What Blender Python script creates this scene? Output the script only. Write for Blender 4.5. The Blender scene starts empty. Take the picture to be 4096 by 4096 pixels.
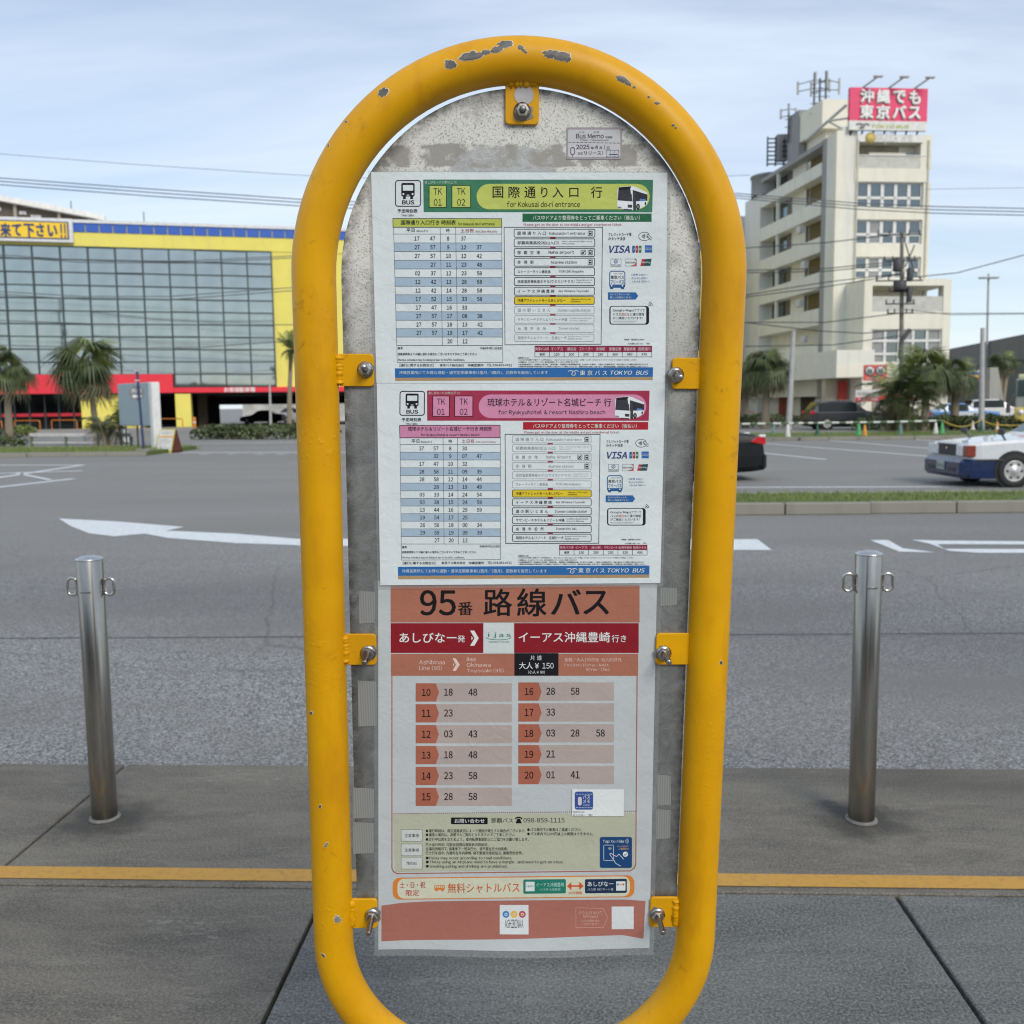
import bpy, bmesh, math, random
from mathutils import Vector, Matrix, noise
from mathutils.bvhtree import BVHTree
random.seed(7)
R_ = math.radians
scene = bpy.context.scene
COL = scene.collection

# ------------------------------------------------------------------ camera
PXW = 4096.0                      # measurements of the place are noted in 4096-pixel photo units
FPX = 3880.0
CAMZ = 1.56
PITCH = math.atan((2048 - 1620) / FPX)
YAW = R_(2.7)
ROLL = R_(-0.7)
cam_d = bpy.data.cameras.new('camera')
cam = bpy.data.objects.new('camera', cam_d); COL.objects.link(cam)
cam_d.sensor_width = 36.0
cam_d.lens = 36.0 * FPX / PXW
cam_d.clip_start = 0.05; cam_d.clip_end = 6000
CM = Matrix.Rotation(YAW, 4, 'Z') @ Matrix.Rotation(R_(90) - PITCH, 4, 'X') @ Matrix.Rotation(ROLL, 4, 'Z')
CM.translation = Vector((0, 0, CAMZ))
cam.matrix_world = CM
scene.camera = cam
cam_d.dof.use_dof = True
cam_d.dof.focus_distance = 1.31
cam_d.dof.aperture_fstop = 10.0
CO = CM.translation.copy(); CR = CM.to_3x3()

# ------------------------------------------------------------------ world, sun
SUN_EL, SUN_AZ = R_(38), R_(150)   # azimuth clockwise from +Y: behind the camera, to the right
world = bpy.data.worlds.new("World"); scene.world = world
world.use_nodes = True
wn, wl = world.node_tree.nodes, world.node_tree.links
wn.clear()
w_out = wn.new('ShaderNodeOutputWorld'); w_bg = wn.new('ShaderNodeBackground')
sky = wn.new('ShaderNodeTexSky'); sky.sky_type = 'NISHITA'; sky.sun_disc = False
sky.sun_elevation = SUN_EL; sky.sun_rotation = SUN_AZ
sky.altitude = 0; sky.air_density = 1.0; sky.dust_density = 0.6; sky.ozone_density = 1.2
tc = wn.new('ShaderNodeTexCoord'); sep = wn.new('ShaderNodeSeparateXYZ')
wl.new(tc.outputs['Generated'], sep.inputs[0])
mx = wn.new('ShaderNodeMath'); mx.operation = 'MAXIMUM'; mx.inputs[1].default_value = 0.03
wl.new(sep.outputs['Z'], mx.inputs[0])
ad = wn.new('ShaderNodeMath'); ad.operation = 'ADD'; ad.inputs[1].default_value = 0.12
wl.new(mx.outputs[0], ad.inputs[0])
comb = wn.new('ShaderNodeCombineXYZ')
for ax, k in (('X', 0), ('Y', 1)):
    dv = wn.new('ShaderNodeMath'); dv.operation = 'DIVIDE'
    wl.new(sep.outputs[ax], dv.inputs[0]); wl.new(ad.outputs[0], dv.inputs[1]); wl.new(dv.outputs[0], comb.inputs[k])
cmap = wn.new('ShaderNodeMapping'); cmap.inputs['Rotation'].default_value = (0, 0, R_(25)); cmap.inputs['Scale'].default_value = (0.42, 1.25, 1)
wl.new(comb.outputs[0], cmap.inputs[0])
cn = wn.new('ShaderNodeTexNoise'); cn.inputs['Scale'].default_value = 0.95; cn.inputs['Detail'].default_value = 8
cn.inputs['Roughness'].default_value = 0.55; cn.inputs['Distortion'].default_value = 0.5
wl.new(cmap.outputs[0], cn.inputs['Vector'])
cr = wn.new('ShaderNodeMapRange'); cr.inputs[1].default_value = 0.36; cr.inputs[2].default_value = 0.72
cr.inputs[3].default_value = 0.34; cr.inputs[4].default_value = 0.97
wl.new(cn.outputs['Fac'], cr.inputs[0])
hz = wn.new('ShaderNodeMapRange'); hz.inputs[1].default_value = 0.0; hz.inputs[2].default_value = 0.30
hz.inputs[3].default_value = 0.65; hz.inputs[4].default_value = 0.0
wl.new(sep.outputs['Z'], hz.inputs[0])
mxx = wn.new('ShaderNodeMath'); mxx.operation = 'MAXIMUM'
wl.new(cr.outputs[0], mxx.inputs[0]); wl.new(hz.outputs[0], mxx.inputs[1])
mix = wn.new('ShaderNodeMix'); mix.data_type = 'RGBA'
wl.new(mxx.outputs[0], mix.inputs['Factor']); wl.new(sky.outputs[0], mix.inputs['A'])
CLOUD = (6.3, 7.05, 8.1, 1)
mix.inputs['B'].default_value = CLOUD
wl.new(mix.outputs['Result'], w_bg.inputs['Color'])
w_bg.inputs['Strength'].default_value = 0.108
wl.new(w_bg.outputs[0], w_out.inputs[0])

sun_d = bpy.data.lights.new('sun', 'SUN'); sun = bpy.data.objects.new('sun', sun_d); COL.objects.link(sun)
sun_d.energy = 1.7; sun_d.angle = R_(24); sun_d.color = (1.0, 0.93, 0.80)
sdir = Vector((math.sin(SUN_AZ) * math.cos(SUN_EL), math.cos(SUN_AZ) * math.cos(SUN_EL), math.sin(SUN_EL)))
sun.rotation_euler = sdir.to_track_quat('Z', 'Y').to_euler()

vs = scene.view_settings
vs.view_transform = 'Standard'; vs.look = 'None'; vs.gamma = 1.0; vs.use_curve_mapping = False; vs.exposure = 0.36
scene.render.film_transparent = False
scene.cycles.use_denoising = True
scene.cycles.max_bounces = 6
scene.cycles.filter_width = 1.15

# ------------------------------------------------------------------ geometry of the view (to place measured things)
def ray(x, y): return (CR @ Vector(((x - 2048) / FPX, -(y - 2048) / FPX, -1.0)))
def G(x, y, z=-0.12):
    d = ray(x, y); t = (z - CO.z) / d.z
    return CO + d * t
def AD(x, y, D): return CO + ray(x, y) * D          # point at depth D
def depth(p): return -((CM.inverted() @ p).z)
def topz(base, y):                                   # height of a thing standing at base, whose top is seen at row y
    D = depth(base); p = AD(2048, y, D)
    q = CM.inverted() @ base
    x = 2048 + q.x / -q.z * FPX
    return AD(x, y, D).z
def pxof(p):
    q = CM.inverted() @ p
    return 2048 + q.x / -q.z * FPX, 2048 - q.y / -q.z * FPX
def view(x0, y0, s): return lambda x, y: (x0 + x * s, y0 + y * s)
VA = view(1400, 650, 750 / 1932); VB = view(1980, 650, 750 / 1932)
VC = view(1400, 1350, 750 / 1449); VD = view(1980, 1350, 750 / 1449)
VE = view(1400, 2300, 1330 / 1932); VF = view(1400, 3050, 1330 / 1932)
VU = view(2200, 480, 350 / 1932)
V1 = view(2900, 200, 1196 / 1932); V2 = view(2900, 1200, 1196 / 1932)
V3 = view(0, 1300, 1300 / 1932); V4 = view(0, 700, 1300 / 1932); V5 = view(0, 700, 500 / 1932)
V8 = view(0, 1350, 700 / 1932); VR = view(2700, 2100, 1396 / 1351); VT = view(1200, 100, 1700 / 1932)
VX = view(0, 2900, 1400 / 1932); VS = view(3350, 300, 450 / 1739)

# ------------------------------------------------------------------ materials
def lin(c):
    c = c / 255.0
    return c / 12.92 if c <= 0.04045 else ((c + 0.055) / 1.055) ** 2.4
def rgb(r, g, b, k=1.0): return tuple(min(0.9, lin(v) * k) for v in (r, g, b))
MATS = {}
class NT:
    def __init__(s, name):
        s.m = bpy.data.materials.new(name); s.m.use_nodes = True
        s.n, s.l = s.m.node_tree.nodes, s.m.node_tree.links
        s.b = s.n['Principled BSDF']
    def nd(s, t, **kw):
        n = s.n.new('ShaderNode' + t)
        for k, v in kw.items(): setattr(n, k, v)
        return n
    def coord(s, scale=(1, 1, 1), kind='Object'):
        t = s.nd('TexCoord'); m = s.nd('Mapping'); m.inputs['Scale'].default_value = scale
        s.l.new(t.outputs[kind], m.inputs[0]); return m.outputs[0]
    def noise(s, vec, scale, detail=4, rough=0.55, dist=0):
        n = s.nd('TexNoise'); n.inputs['Scale'].default_value = scale; n.inputs['Detail'].default_value = detail
        n.inputs['Roughness'].default_value = rough; n.inputs['Distortion'].default_value = dist
        s.l.new(vec, n.inputs['Vector']); return n.outputs['Fac']
    def rng(s, v, a, b, c=0, d=1):
        n = s.nd('MapRange'); n.inputs[1].default_value = a; n.inputs[2].default_value = b
        n.inputs[3].default_value = c; n.inputs[4].default_value = d
        s.l.new(v, n.inputs[0]); return n.outputs[0]
    def mix(s, f, a, b, mode='MIX'):
        n = s.nd('Mix', data_type='RGBA', blend_type=mode)
        if isinstance(f, (int, float)): n.inputs['Factor'].default_value = f
        else: s.l.new(f, n.inputs['Factor'])
        for k, v in (('A', a), ('B', b)):
            if isinstance(v, tuple): n.inputs[k].default_value = (*v[:3], 1)
            else: s.l.new(v, n.inputs[k])
        return n.outputs['Result']
    def math(s, op, a, b=None):
        n = s.nd('Math', operation=op)
        for i, v in enumerate((a, b)):
            if v is None: continue
            if isinstance(v, (int, float)): n.inputs[i].default_value = v
            else: s.l.new(v, n.inputs[i])
        return n.outputs[0]
    def bump(s, h, strength=0.3, dist=0.01):
        n = s.nd('Bump'); n.inputs['Strength'].default_value = strength; n.inputs['Distance'].default_value = dist
        s.l.new(h, n.inputs['Height']); s.l.new(n.outputs[0], s.b.inputs['Normal']); return n
    def base(s, v):
        if isinstance(v, tuple): s.b.inputs['Base Color'].default_value = (*v[:3], 1)
        else: s.l.new(v, s.b.inputs['Base Color'])
    def set(s, **kw):
        for k, v in kw.items():
            i = s.b.inputs[{'rough': 'Roughness', 'metal': 'Metallic', 'coat': 'Coat Weight', 'coatr': 'Coat Roughness', 'spec': 'Specular IOR Level', 'alpha': 'Alpha', 'trans': 'Transmission Weight'}[k]]
            if isinstance(v, (int, float)): i.default_value = v
            else: s.l.new(v, i)
        return s

def simple(name, c, rough=0.6, metal=0.0, var=0.12, scale=3.0, coat=0.0, spec=0.5):
    """plain paint / plastic / metal with a little uneven colour and gloss"""
    if name in MATS: return MATS[name]
    t = NT(name); v = t.coord()
    n = t.noise(v, scale, 5)
    dark = tuple(x * (1 - var) for x in c); lite = tuple(min(1, x * (1 + var)) for x in c)
    t.base(t.mix(t.rng(n, 0.3, 0.7), dark, lite))
    t.set(rough=t.rng(t.noise(v, scale * 4, 3), 0.2, 0.8, max(0.02, rough - 0.08), min(1, rough + 0.08)), metal=metal, coat=coat, spec=spec)
    MATS[name] = t.m; return t.m

def wall_mat(name, c, dirt=(0.12, 0.11, 0.09), amount=0.35, rough=0.8):
    if name in MATS: return MATS[name]
    t = NT(name); v = t.coord(); st = t.coord((1, 1, 0.12))
    n = t.noise(v, 0.8, 6, 0.6); s = t.noise(st, 1.6, 5, 0.65)
    f = t.math('MULTIPLY', t.rng(s, 0.5, 0.8), amount)
    b = t.mix(t.rng(n, 0.3, 0.7), tuple(x * 0.92 for x in c), c)
    t.base(t.mix(f, b, dirt)); t.set(rough=rough)
    t.bump(t.noise(v, 12, 4), 0.15, 0.01)
    MATS[name] = t.m; return t.m

def print_mat(c, gloss=0.32):
    """ink on laminated paper"""
    key = 'print_%02x%02x%02x_%d' % (*c, int(gloss * 100))
    if key in MATS: return MATS[key]
    t = NT(key); v = t.coord()
    col = rgb(*c, 1.12)
    n1 = t.noise(v, 9, 5, 0.6); n2 = t.noise(v, 160, 2)
    k = t.mix(t.rng(n1, 0.25, 0.75), tuple(x * 0.9 for x in col), col)
    t.base(t.mix(t.math('MULTIPLY', t.rng(n2, 0.3, 0.7), 0.12), k, tuple(x * 0.8 for x in col)))
    t.set(rough=gloss, spec=0.3, coat=0.35, coatr=0.1)
    cb = t.nd('Bump'); cb.inputs['Strength'].default_value = 0.5; cb.inputs['Distance'].default_value = 0.02
    t.l.new(t.math('ADD', t.noise(v, 5, 3, .5, .8), t.math('MULTIPLY', t.noise(t.coord((1, 1, .35)), 26, 4, .6, 1.4), .2)), cb.inputs['Height']); t.l.new(cb.outputs[0], t.b.inputs['Coat Normal'])
    # fine waves and pinched creases of the plastic film
    h = t.math('ADD', t.noise(v, 7, 2), t.math('MULTIPLY', t.noise(v, 45, 3, dist=1.5), 0.12))
    t.bump(h, 0.35, 0.02)
    MATS[key] = t.m; return t.m

def asphalt_mat():
    t = NT('asphalt'); v = t.coord()
    vor = t.nd('TexVoronoi'); vor.inputs['Scale'].default_value = 115; t.l.new(v, vor.inputs['Vector'])
    sp = t.nd('SeparateXYZ'); t.l.new(vor.outputs['Color'], sp.inputs[0])
    stones = t.mix(t.rng(sp.outputs[0], 0.15, 0.95), (0.055, 0.056, 0.058), (0.56, 0.56, 0.555))
    st2 = t.mix(t.rng(t.noise(v, 170, 3, 0.7), 0.45, 0.7), stones, (0.12, 0.12, 0.12))
    big = t.noise(t.coord((0.25, 1, 1)), 0.5, 6, 0.6)
    c = t.mix(t.rng(big, 0.35, 0.68), st2, (0.185, 0.182, 0.172))
    patch = t.noise(t.coord((0.12, 0.6, 1)), 0.35, 4, 0.5)
    c = t.mix(t.math('MULTIPLY', t.rng(patch, 0.49, 0.62), 0.45), c, (0.095, 0.096, 0.10))
    crk = t.nd('TexVoronoi', feature='DISTANCE_TO_EDGE'); crk.inputs['Scale'].default_value = 0.28; wv = t.nd('Mix', data_type='VECTOR'); wv.inputs['Factor'].default_value = 0.12
    nz = t.nd('TexNoise'); nz.inputs['Scale'].default_value = 1.5; nz.inputs['Detail'].default_value = 6; t.l.new(v, nz.inputs['Vector']); t.l.new(v, wv.inputs['A']); t.l.new(nz.outputs['Color'], wv.inputs['B']); t.l.new(wv.outputs['Result'], crk.inputs['Vector'])
    c = t.mix(t.math('MULTIPLY', t.rng(crk.outputs['Distance'], 0.003, 0.001), 0.28), c, (0.03, 0.03, 0.032))
    oil = t.rng(t.noise(t.coord((0.7, 1.6, 1)), 0.8, 5, 0.7), 0.64, 0.72); c = t.mix(t.math('MULTIPLY', oil, 0.45), c, (0.04, 0.04, 0.045))
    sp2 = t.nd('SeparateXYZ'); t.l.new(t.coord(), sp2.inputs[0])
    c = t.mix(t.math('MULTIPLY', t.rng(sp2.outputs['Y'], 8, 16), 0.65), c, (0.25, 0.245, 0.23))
    t.base(c); t.set(rough=0.82, spec=0.3)
    t.bump(t.math('ADD', sp.outputs[1], t.noise(v, 200, 2)), 0.7, 0.004)
    return t.m

def spot_tint(t, c, pts, r, col, amt):
    """ragged round spots of another tone about the given points"""
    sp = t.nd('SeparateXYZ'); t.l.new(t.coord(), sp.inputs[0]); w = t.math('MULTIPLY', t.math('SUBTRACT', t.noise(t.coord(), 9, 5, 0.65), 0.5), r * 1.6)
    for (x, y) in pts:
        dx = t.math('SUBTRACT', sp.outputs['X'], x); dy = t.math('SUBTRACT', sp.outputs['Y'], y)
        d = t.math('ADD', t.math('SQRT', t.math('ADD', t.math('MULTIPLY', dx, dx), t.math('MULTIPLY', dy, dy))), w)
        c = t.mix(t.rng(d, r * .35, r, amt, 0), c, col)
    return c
def concrete_mat(name, a, b, fine=0.35):
    t = NT(name); v = t.coord((1, 1, 1), 'Object')
    sm = t.noise(t.coord((0.7, 2.4, 1)), 2.6, 8, 0.72, 0.8)
    g = t.noise(v, 120, 4, 0.8); spk = t.noise(v, 420, 2, 0.6)
    scr = t.noise(t.coord((2.0, 9, 1)), 3.5, 6, 0.7, 1.2)
    c = t.mix(t.rng(sm, 0.36, 0.66), a, b)
    c = t.mix(t.math('MULTIPLY', t.rng(g, 0.44, 0.64), fine * 1.4), c, tuple(x * 2.3 for x in b))
    c = t.mix(t.math('MULTIPLY', t.rng(scr, 0.56, 0.72), 0.5), c, tuple(x * 1.9 for x in b))
    c = t.mix(t.math('MULTIPLY', t.rng(spk, 0.60, 0.70), 0.35), c, (0.42, 0.41, 0.38))
    c = spot_tint(t, c, [tuple(G(x * 2.12, y * 2.12, 0))[:2] for x, y in ((198, 1543), (1625, 1547))], 0.24, (0.03, 0.03, 0.028), 0.7)  # darker ragged ring about each bollard foot
    c = t.mix(t.rng(t.noise(t.coord((0.5, 1.6, 1)), 0.9, 3, 0.5), 0.52, 0.66, 0, 0.4), c, tuple(x * 0.6 for x in a))
    sc_ = [tuple(G(*VX(x, y), 0))[:2] for x, y in ((1150, 300), (1240, 285), (1330, 300), (1430, 290), (1520, 290), (1650, 340), (950, 1100), (1150, 1130))]
    c = t.mix(t.math('MULTIPLY', t.rng(t.noise(t.coord((1.2, 5, 1)), 14, 5, 0.8, 1.5), 0.54, 0.66), 1.0), c, spot_tint(t, c, sc_, 0.11, (0.34, 0.32, 0.28), 0.75))
    t.base(c); t.set(rough=t.rng(sm, 0.3, 0.7, 0.62, 0.85), spec=0.3)
    t.bump(t.math('ADD', g, spk), 0.2, 0.002)
    return t.m

def grass_mat(name, a, b):
    t = NT(name); v = t.coord()
    n = t.noise(v, 2.5, 5, 0.6); n2 = t.noise(v, 30, 3)
    t.base(t.mix(t.rng(n2, 0.3, 0.7), t.mix(t.rng(n, 0.35, 0.65), a, b), tuple(x * 1.5 for x in b)))
    t.set(rough=0.6, spec=0.25); return t.m
def leaf_mat(name, a, b):
    t = NT(name); i = t.nd('ObjectInfo'); v = t.coord()
    n = t.noise(v, 4, 3)
    f = t.math('ADD', t.math('MULTIPLY', i.outputs['Random'], 0.6), t.math('MULTIPLY', n, 0.4))
    t.base(t.mix(f, a, b)); t.set(rough=0.45, spec=0.4); return t.m

def yellow_mat():
    t = NT('yellow_enamel'); v = t.coord()
    a = rgb(240, 178, 0, 0.88); b = rgb(224, 160, 0, 0.84)
    n = t.noise(v, 6, 5, 0.6); g = t.noise(t.coord((1, 1, 0.3)), 22, 5, 0.6)
    c = t.mix(t.rng(n, 0.3, 0.7), a, b)
    c = t.mix(t.math('MULTIPLY', t.rng(g, 0.55, 0.72), 0.3), c, rgb(176, 112, 8))
    t.base(c); t.set(rough=t.rng(n, 0.3, 0.7, 0.34, 0.5), spec=0.32)
    gr = t.math('MULTIPLY', t.rng(t.noise(v, 28, 6, 0.75, 0.5), 0.58, 0.7), t.rng(t.noise(v, 3.5, 3), 0.5, 0.62))
    c = t.mix(t.math('MULTIPLY', gr, 0.55), c, rgb(112, 74, 18)); t.base(c)
    # brushed paint, runs and blisters
    run = t.noise(v, 120, 2, 0.5); area = t.rng(t.noise(v, 5, 3), 0.55, 0.66)
    bl = t.math('MULTIPLY', t.rng(run, 0.55, 0.75), area)
    h = t.math('ADD', t.math('MULTIPLY', t.noise(t.coord((1, 1, 0.25)), 90, 3), 0.25), bl)
    t.bump(h, 0.24, 0.0022)
    return t.m

def panel_mat():
    t = NT('weathered_sheet_metal')
    tcn = t.nd('TexCoord'); v = tcn.outputs['Object']
    sp = t.nd('SeparateXYZ'); t.l.new(v, sp.inputs[0])
    fine = t.noise(v, 700, 3, 0.65); mid = t.noise(v, 400, 4, 0.65); big = t.noise(v, 9, 5, 0.6); scrub = t.noise(t.coord((1, 1, 1)), 26, 6, 0.75, 2.0)
    hgt = t.math('ADD', sp.outputs['Z'], t.math('MULTIPLY', t.math('SUBTRACT', big, 0.5), 0.22))
    up = t.rng(hgt, 1.52, 1.74)                       # chalky paint left at the top, bare galvanising below
    speck = t.rng(mid, 0.53, 0.60)
    speck = t.math('MULTIPLY', speck, t.rng(fine, 0.38, 0.55))
    chalk = t.mix(t.math('MULTIPLY', speck, 0.75), rgb(214, 214, 208, 1.05), rgb(92, 92, 88))
    bare = t.mix(t.rng(scrub, 0.3, 0.75), rgb(116, 118, 118, 1.1), rgb(150, 152, 152, 1.1))
    bare = t.mix(t.math('MULTIPLY', speck, 0.28), bare, rgb(80, 80, 78))
    c = t.mix(up, bare, chalk)
    st = t.rng(t.noise(v, 14, 6, 0.7, 0.6), 0.57, 0.66)
    c = t.mix(t.math('MULTIPLY', st, 0.45), c, rgb(132, 130, 124))
    # patch where stickers were scrubbed off, with a ragged outline, and a band of old tape glue
    rag = t.math('MULTIPLY', t.math('SUBTRACT', t.noise(v, 22, 5, 0.65), 0.5), 0.9)
    ex = t.math('DIVIDE', t.math('SUBTRACT', sp.outputs['X'], SCR[0]), SCR[2]); ez = t.math('DIVIDE', t.math('SUBTRACT', sp.outputs['Z'], SCR[1]), SCR[3])
    dd = t.math('ADD', t.math('ADD', t.math('MULTIPLY', ex, ex), t.math('MULTIPLY', ez, ez)), rag)
    swirl = t.mix(t.rng(t.noise(t.coord((1, 1, 2.5)), 60, 5, 0.75, 3.0), 0.35, 0.65), rgb(160, 162, 162), rgb(196, 198, 197))
    c = t.mix(t.rng(dd, 1.04, 0.98), c, swirl)
    bz = t.math('ABSOLUTE', t.math('ADD', t.math('SUBTRACT', sp.outputs['Z'], SCR[4]), t.math('MULTIPLY', rag, 0.012)))
    c = t.mix(t.math('MULTIPLY', t.rng(bz, 0.0145, 0.0125), t.rng(t.noise(v, 30, 4), 0.42, 0.5)), c, rgb(158, 155, 148))
    sm_ = t.rng(t.noise(t.coord((1, 1, .7)), 5.5, 5, 0.55, 2.4), 0.5, 0.62); c = t.mix(t.math('MULTIPLY', sm_, 0.38), c, rgb(104, 105, 104))
    # grime along the rim
    at = t.nd('Attribute', attribute_name='rim'); 
    c = t.mix(t.math('MULTIPLY', at.outputs['Fac'], t.rng(t.noise(v, 60, 4, 0.7), 0.3, 0.6)), c, rgb(78, 76, 72))
    t.base(c); t.set(rough=t.rng(scrub, 0.3, 0.7, 0.38, 0.6), metal=t.rng(up, 0, 1, 0.55, 0.0))
    t.bump(t.math('ADD', scrub, speck), 0.25, 0.002)
    return t.m

def steel_mat(name, c=(0.62, 0.60, 0.57), rough=0.22, brushed=True):
    t = NT(name); v = t.coord((1, 1, 0.02) if brushed else (1, 1, 1))
    n = t.noise(v, 60, 3); d = t.noise(t.coord((1, 1, 0.35)), 7, 5, 0.65)
    t.base(t.mix(t.rng(d, 0.45, 0.75), c, tuple(x * 0.62 for x in c)))
    t.set(metal=1.0, rough=t.rng(n, 0.25, 0.75, rough - 0.06, rough + 0.14))
    t.bump(n, 0.12, 0.001); return t.m

def glass_mat(name, tint, rough=0.03):
    t = NT(name); v = t.coord()
    n = t.noise(v, 0.55, 3, 0.5)
    t.base(t.mix(t.rng(n, 0.3, 0.7), tint, tuple(x * 0.82 for x in tint))); t.set(metal=0.88, rough=rough)
    t.bump(t.noise(v, 0.35, 1), 0.05, 0.05)
    return t.m

# ------------------------------------------------------------------ mesh builder
WT = {}
class MB:
    def __init__(s): s.v = []; s.f = []; s.m = []; s.mats = []; s.sm = []
    def mi(s, m):
        if m not in s.mats: s.mats.append(m)
        return s.mats.index(m)
    def add(s, vs, fs, m, smooth=False):
        o = len(s.v); s.v += [Vector(p) for p in vs]; k = s.mi(m)
        for f in fs: s.f.append(tuple(i + o for i in f)); s.m.append(k); s.sm.append(smooth)
    def box(s, c, size, m, mat=None, bev=0.0):
        x, y, z = (d / 2 for d in size)
        if bev > 0:
            bm = bmesh.new(); bmesh.ops.create_cube(bm, size=1)
            for v in bm.verts: v.co = Vector((v.co.x * size[0], v.co.y * size[1], v.co.z * size[2]))
            bmesh.ops.bevel(bm, geom=bm.edges[:], offset=bev, segments=1, affect='EDGES')
            bm.verts.index_update()
            vs = [v.co.copy() for v in bm.verts]; fs = [tuple(v.index for v in f.verts) for f in bm.faces]; bm.free()
        else:
            vs = [Vector((a * x, b * y, d * z)) for a in (-1, 1) for b in (-1, 1) for d in (-1, 1)]
            fs = [(0, 1, 3, 2), (4, 6, 7, 5), (0, 4, 5, 1), (2, 3, 7, 6), (0, 2, 6, 4), (1, 5, 7, 3)]
        c = Vector(c)
        vs = [(mat @ v + c) if mat else v + c for v in vs]
        s.add(vs, fs, m)
    def tube(s, pts, r, m, seg=10, caps=True, smooth=True, close=False):
        pts = [Vector(p) for p in pts]; n = len(pts)
        rr = r if isinstance(r, (list, tuple)) else [r] * n
        rings = []; up = None
        for i in range(n):
            if close: d = pts[(i + 1) % n] - pts[i - 1]
            else: d = pts[min(i + 1, n - 1)] - pts[max(i - 1, 0)]
            d.normalize()
            if up is None:
                up = Vector((0, 0, 1)) if abs(d.z) < 0.9 else Vector((1, 0, 0))
            a = d.cross(up).normalized(); b = a.cross(d).normalized(); up = b
            rings.append([pts[i] + (a * math.cos(t) + b * math.sin(t)) * rr[i] for t in (2 * math.pi * k / seg for k in range(seg))])
        vs = [p for g in rings for p in g]; fs = []
        for i in range(n if close else n - 1):
            j = (i + 1) % n
            for k in range(seg):
                l = (k + 1) % seg
                fs.append((i * seg + k, i * seg + l, j * seg + l, j * seg + k))
        s.add(vs, fs, m, smooth)
        if caps and not close:
            s.add(rings[0], [tuple(range(seg))[::-1]], m); s.add(rings[-1], [tuple(range(seg))], m)
    def lathe(s, prof, m, c=(0, 0, 0), seg=24, axis=None, smooth=True):
        """prof = [(r, h)...] about +Z, or about axis"""
        M = (Vector(axis).to_track_quat('Z', 'Y').to_matrix() if axis is not None else Matrix.Identity(3)); c = Vector(c)
        vs = []; fs = []
        for (r, h) in prof:
            for k in range(seg):
                t = 2 * math.pi * k / seg; vs.append(M @ Vector((r * math.cos(t), r * math.sin(t), h)) + c)
        for i in range(len(prof) - 1):
            for k in range(seg):
                l = (k + 1) % seg; fs.append((i * seg + k, i * seg + l, (i + 1) * seg + l, (i + 1) * seg + k))
        s.add(vs, fs, m, smooth)
    def prism(s, poly, m, off):
        """closed polygon (list of Vector) pushed along off"""
        off = Vector(off); n = len(poly); a = [Vector(p) for p in poly]; b = [p + off for p in a]
        s.add(a + b, [tuple(range(n)), tuple(range(2 * n - 1, n - 1, -1))] + [(i, i + n, (i + 1) % n + n, (i + 1) % n) for i in range(n)], m)
    def obj(s, name, parent=None, loc=None, recalc=True):
        me = bpy.data.meshes.new(name)
        base = WT.get(parent.name, Vector((0, 0, 0))) if parent is not None else (Vector(loc) if loc is not None else Vector((0, 0, 0)))
        me.from_pydata([tuple(v - base) for v in s.v], [], s.f)
        for m in s.mats: me.materials.append(m)
        me.polygons.foreach_set('material_index', s.m); me.polygons.foreach_set('use_smooth', s.sm)
        if recalc and len(s.f) < 60000:
            bm = bmesh.new(); bm.from_mesh(me); bmesh.ops.recalc_face_normals(bm, faces=bm.faces); bm.to_mesh(me); bm.free()
        me.update()
        o = bpy.data.objects.new(name, me); COL.objects.link(o)
        if parent is not None: o.parent = parent
        else: o.location = base
        WT[o.name] = base
        return o

def empty(name, loc, label=None, cat=None, group=None, rz=0):
    o = bpy.data.objects.new(name, None); COL.objects.link(o); o.location = loc; o.rotation_euler = (0, 0, rz)
    o.empty_display_size = 0.2
    WT[o.name] = Vector(loc)
    return tag(o, label, cat, group)
def tag(o, label=None, cat=None, group=None, kind=None):
    for k, v in (('label', label), ('category', cat), ('group', group), ('kind', kind)):
        if v: o[k] = v
    return o
def inst(src, parent, loc, name=None, rot=None, scale=None):
    c = src.copy(); COL.objects.link(c); c.parent = parent; c.location = loc
    if rot is not None: c.rotation_euler = rot
    if scale is not None: c.scale = scale
    if name: c.name = name
    return c
def copy_tree(o, parent=None):
    c = o.copy(); COL.objects.link(c); c.parent = parent
    for ch in list(o.children): copy_tree(ch, c)
    return c

# text -> normalised outline mesh (0..1 in both directions) cached
_tx = {}
def strikes(bold, w, h, big=True):
    if bold <= 0: return [(0, 0)]
    bx, by = bold / w, bold / h
    return [(-bx, -by * .6), (bx, -by * .6), (bx * .5, by * .6), (-bx * .5, by * .6)] if big else [(-bx, 0), (bx, 0)]
_gl = {}
def glyph(ch, res):
    if (ch, res) in _gl: return _gl[(ch, res)]
    c = bpy.data.curves.new('t', 'FONT'); c.body = ch; c.size = 1; c.resolution_u = res; c.fill_mode = 'FRONT'
    o = bpy.data.objects.new('t', c); COL.objects.link(o)
    me = bpy.data.meshes.new_from_object(o.evaluated_get(bpy.context.evaluated_depsgraph_get()))
    g = ([(p.co.x, p.co.y) for p in me.vertices], [tuple(p.vertices) for p in me.polygons])
    bpy.data.objects.remove(o); bpy.data.curves.remove(c); bpy.data.meshes.remove(me)
    _gl[(ch, res)] = g; return g
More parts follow.
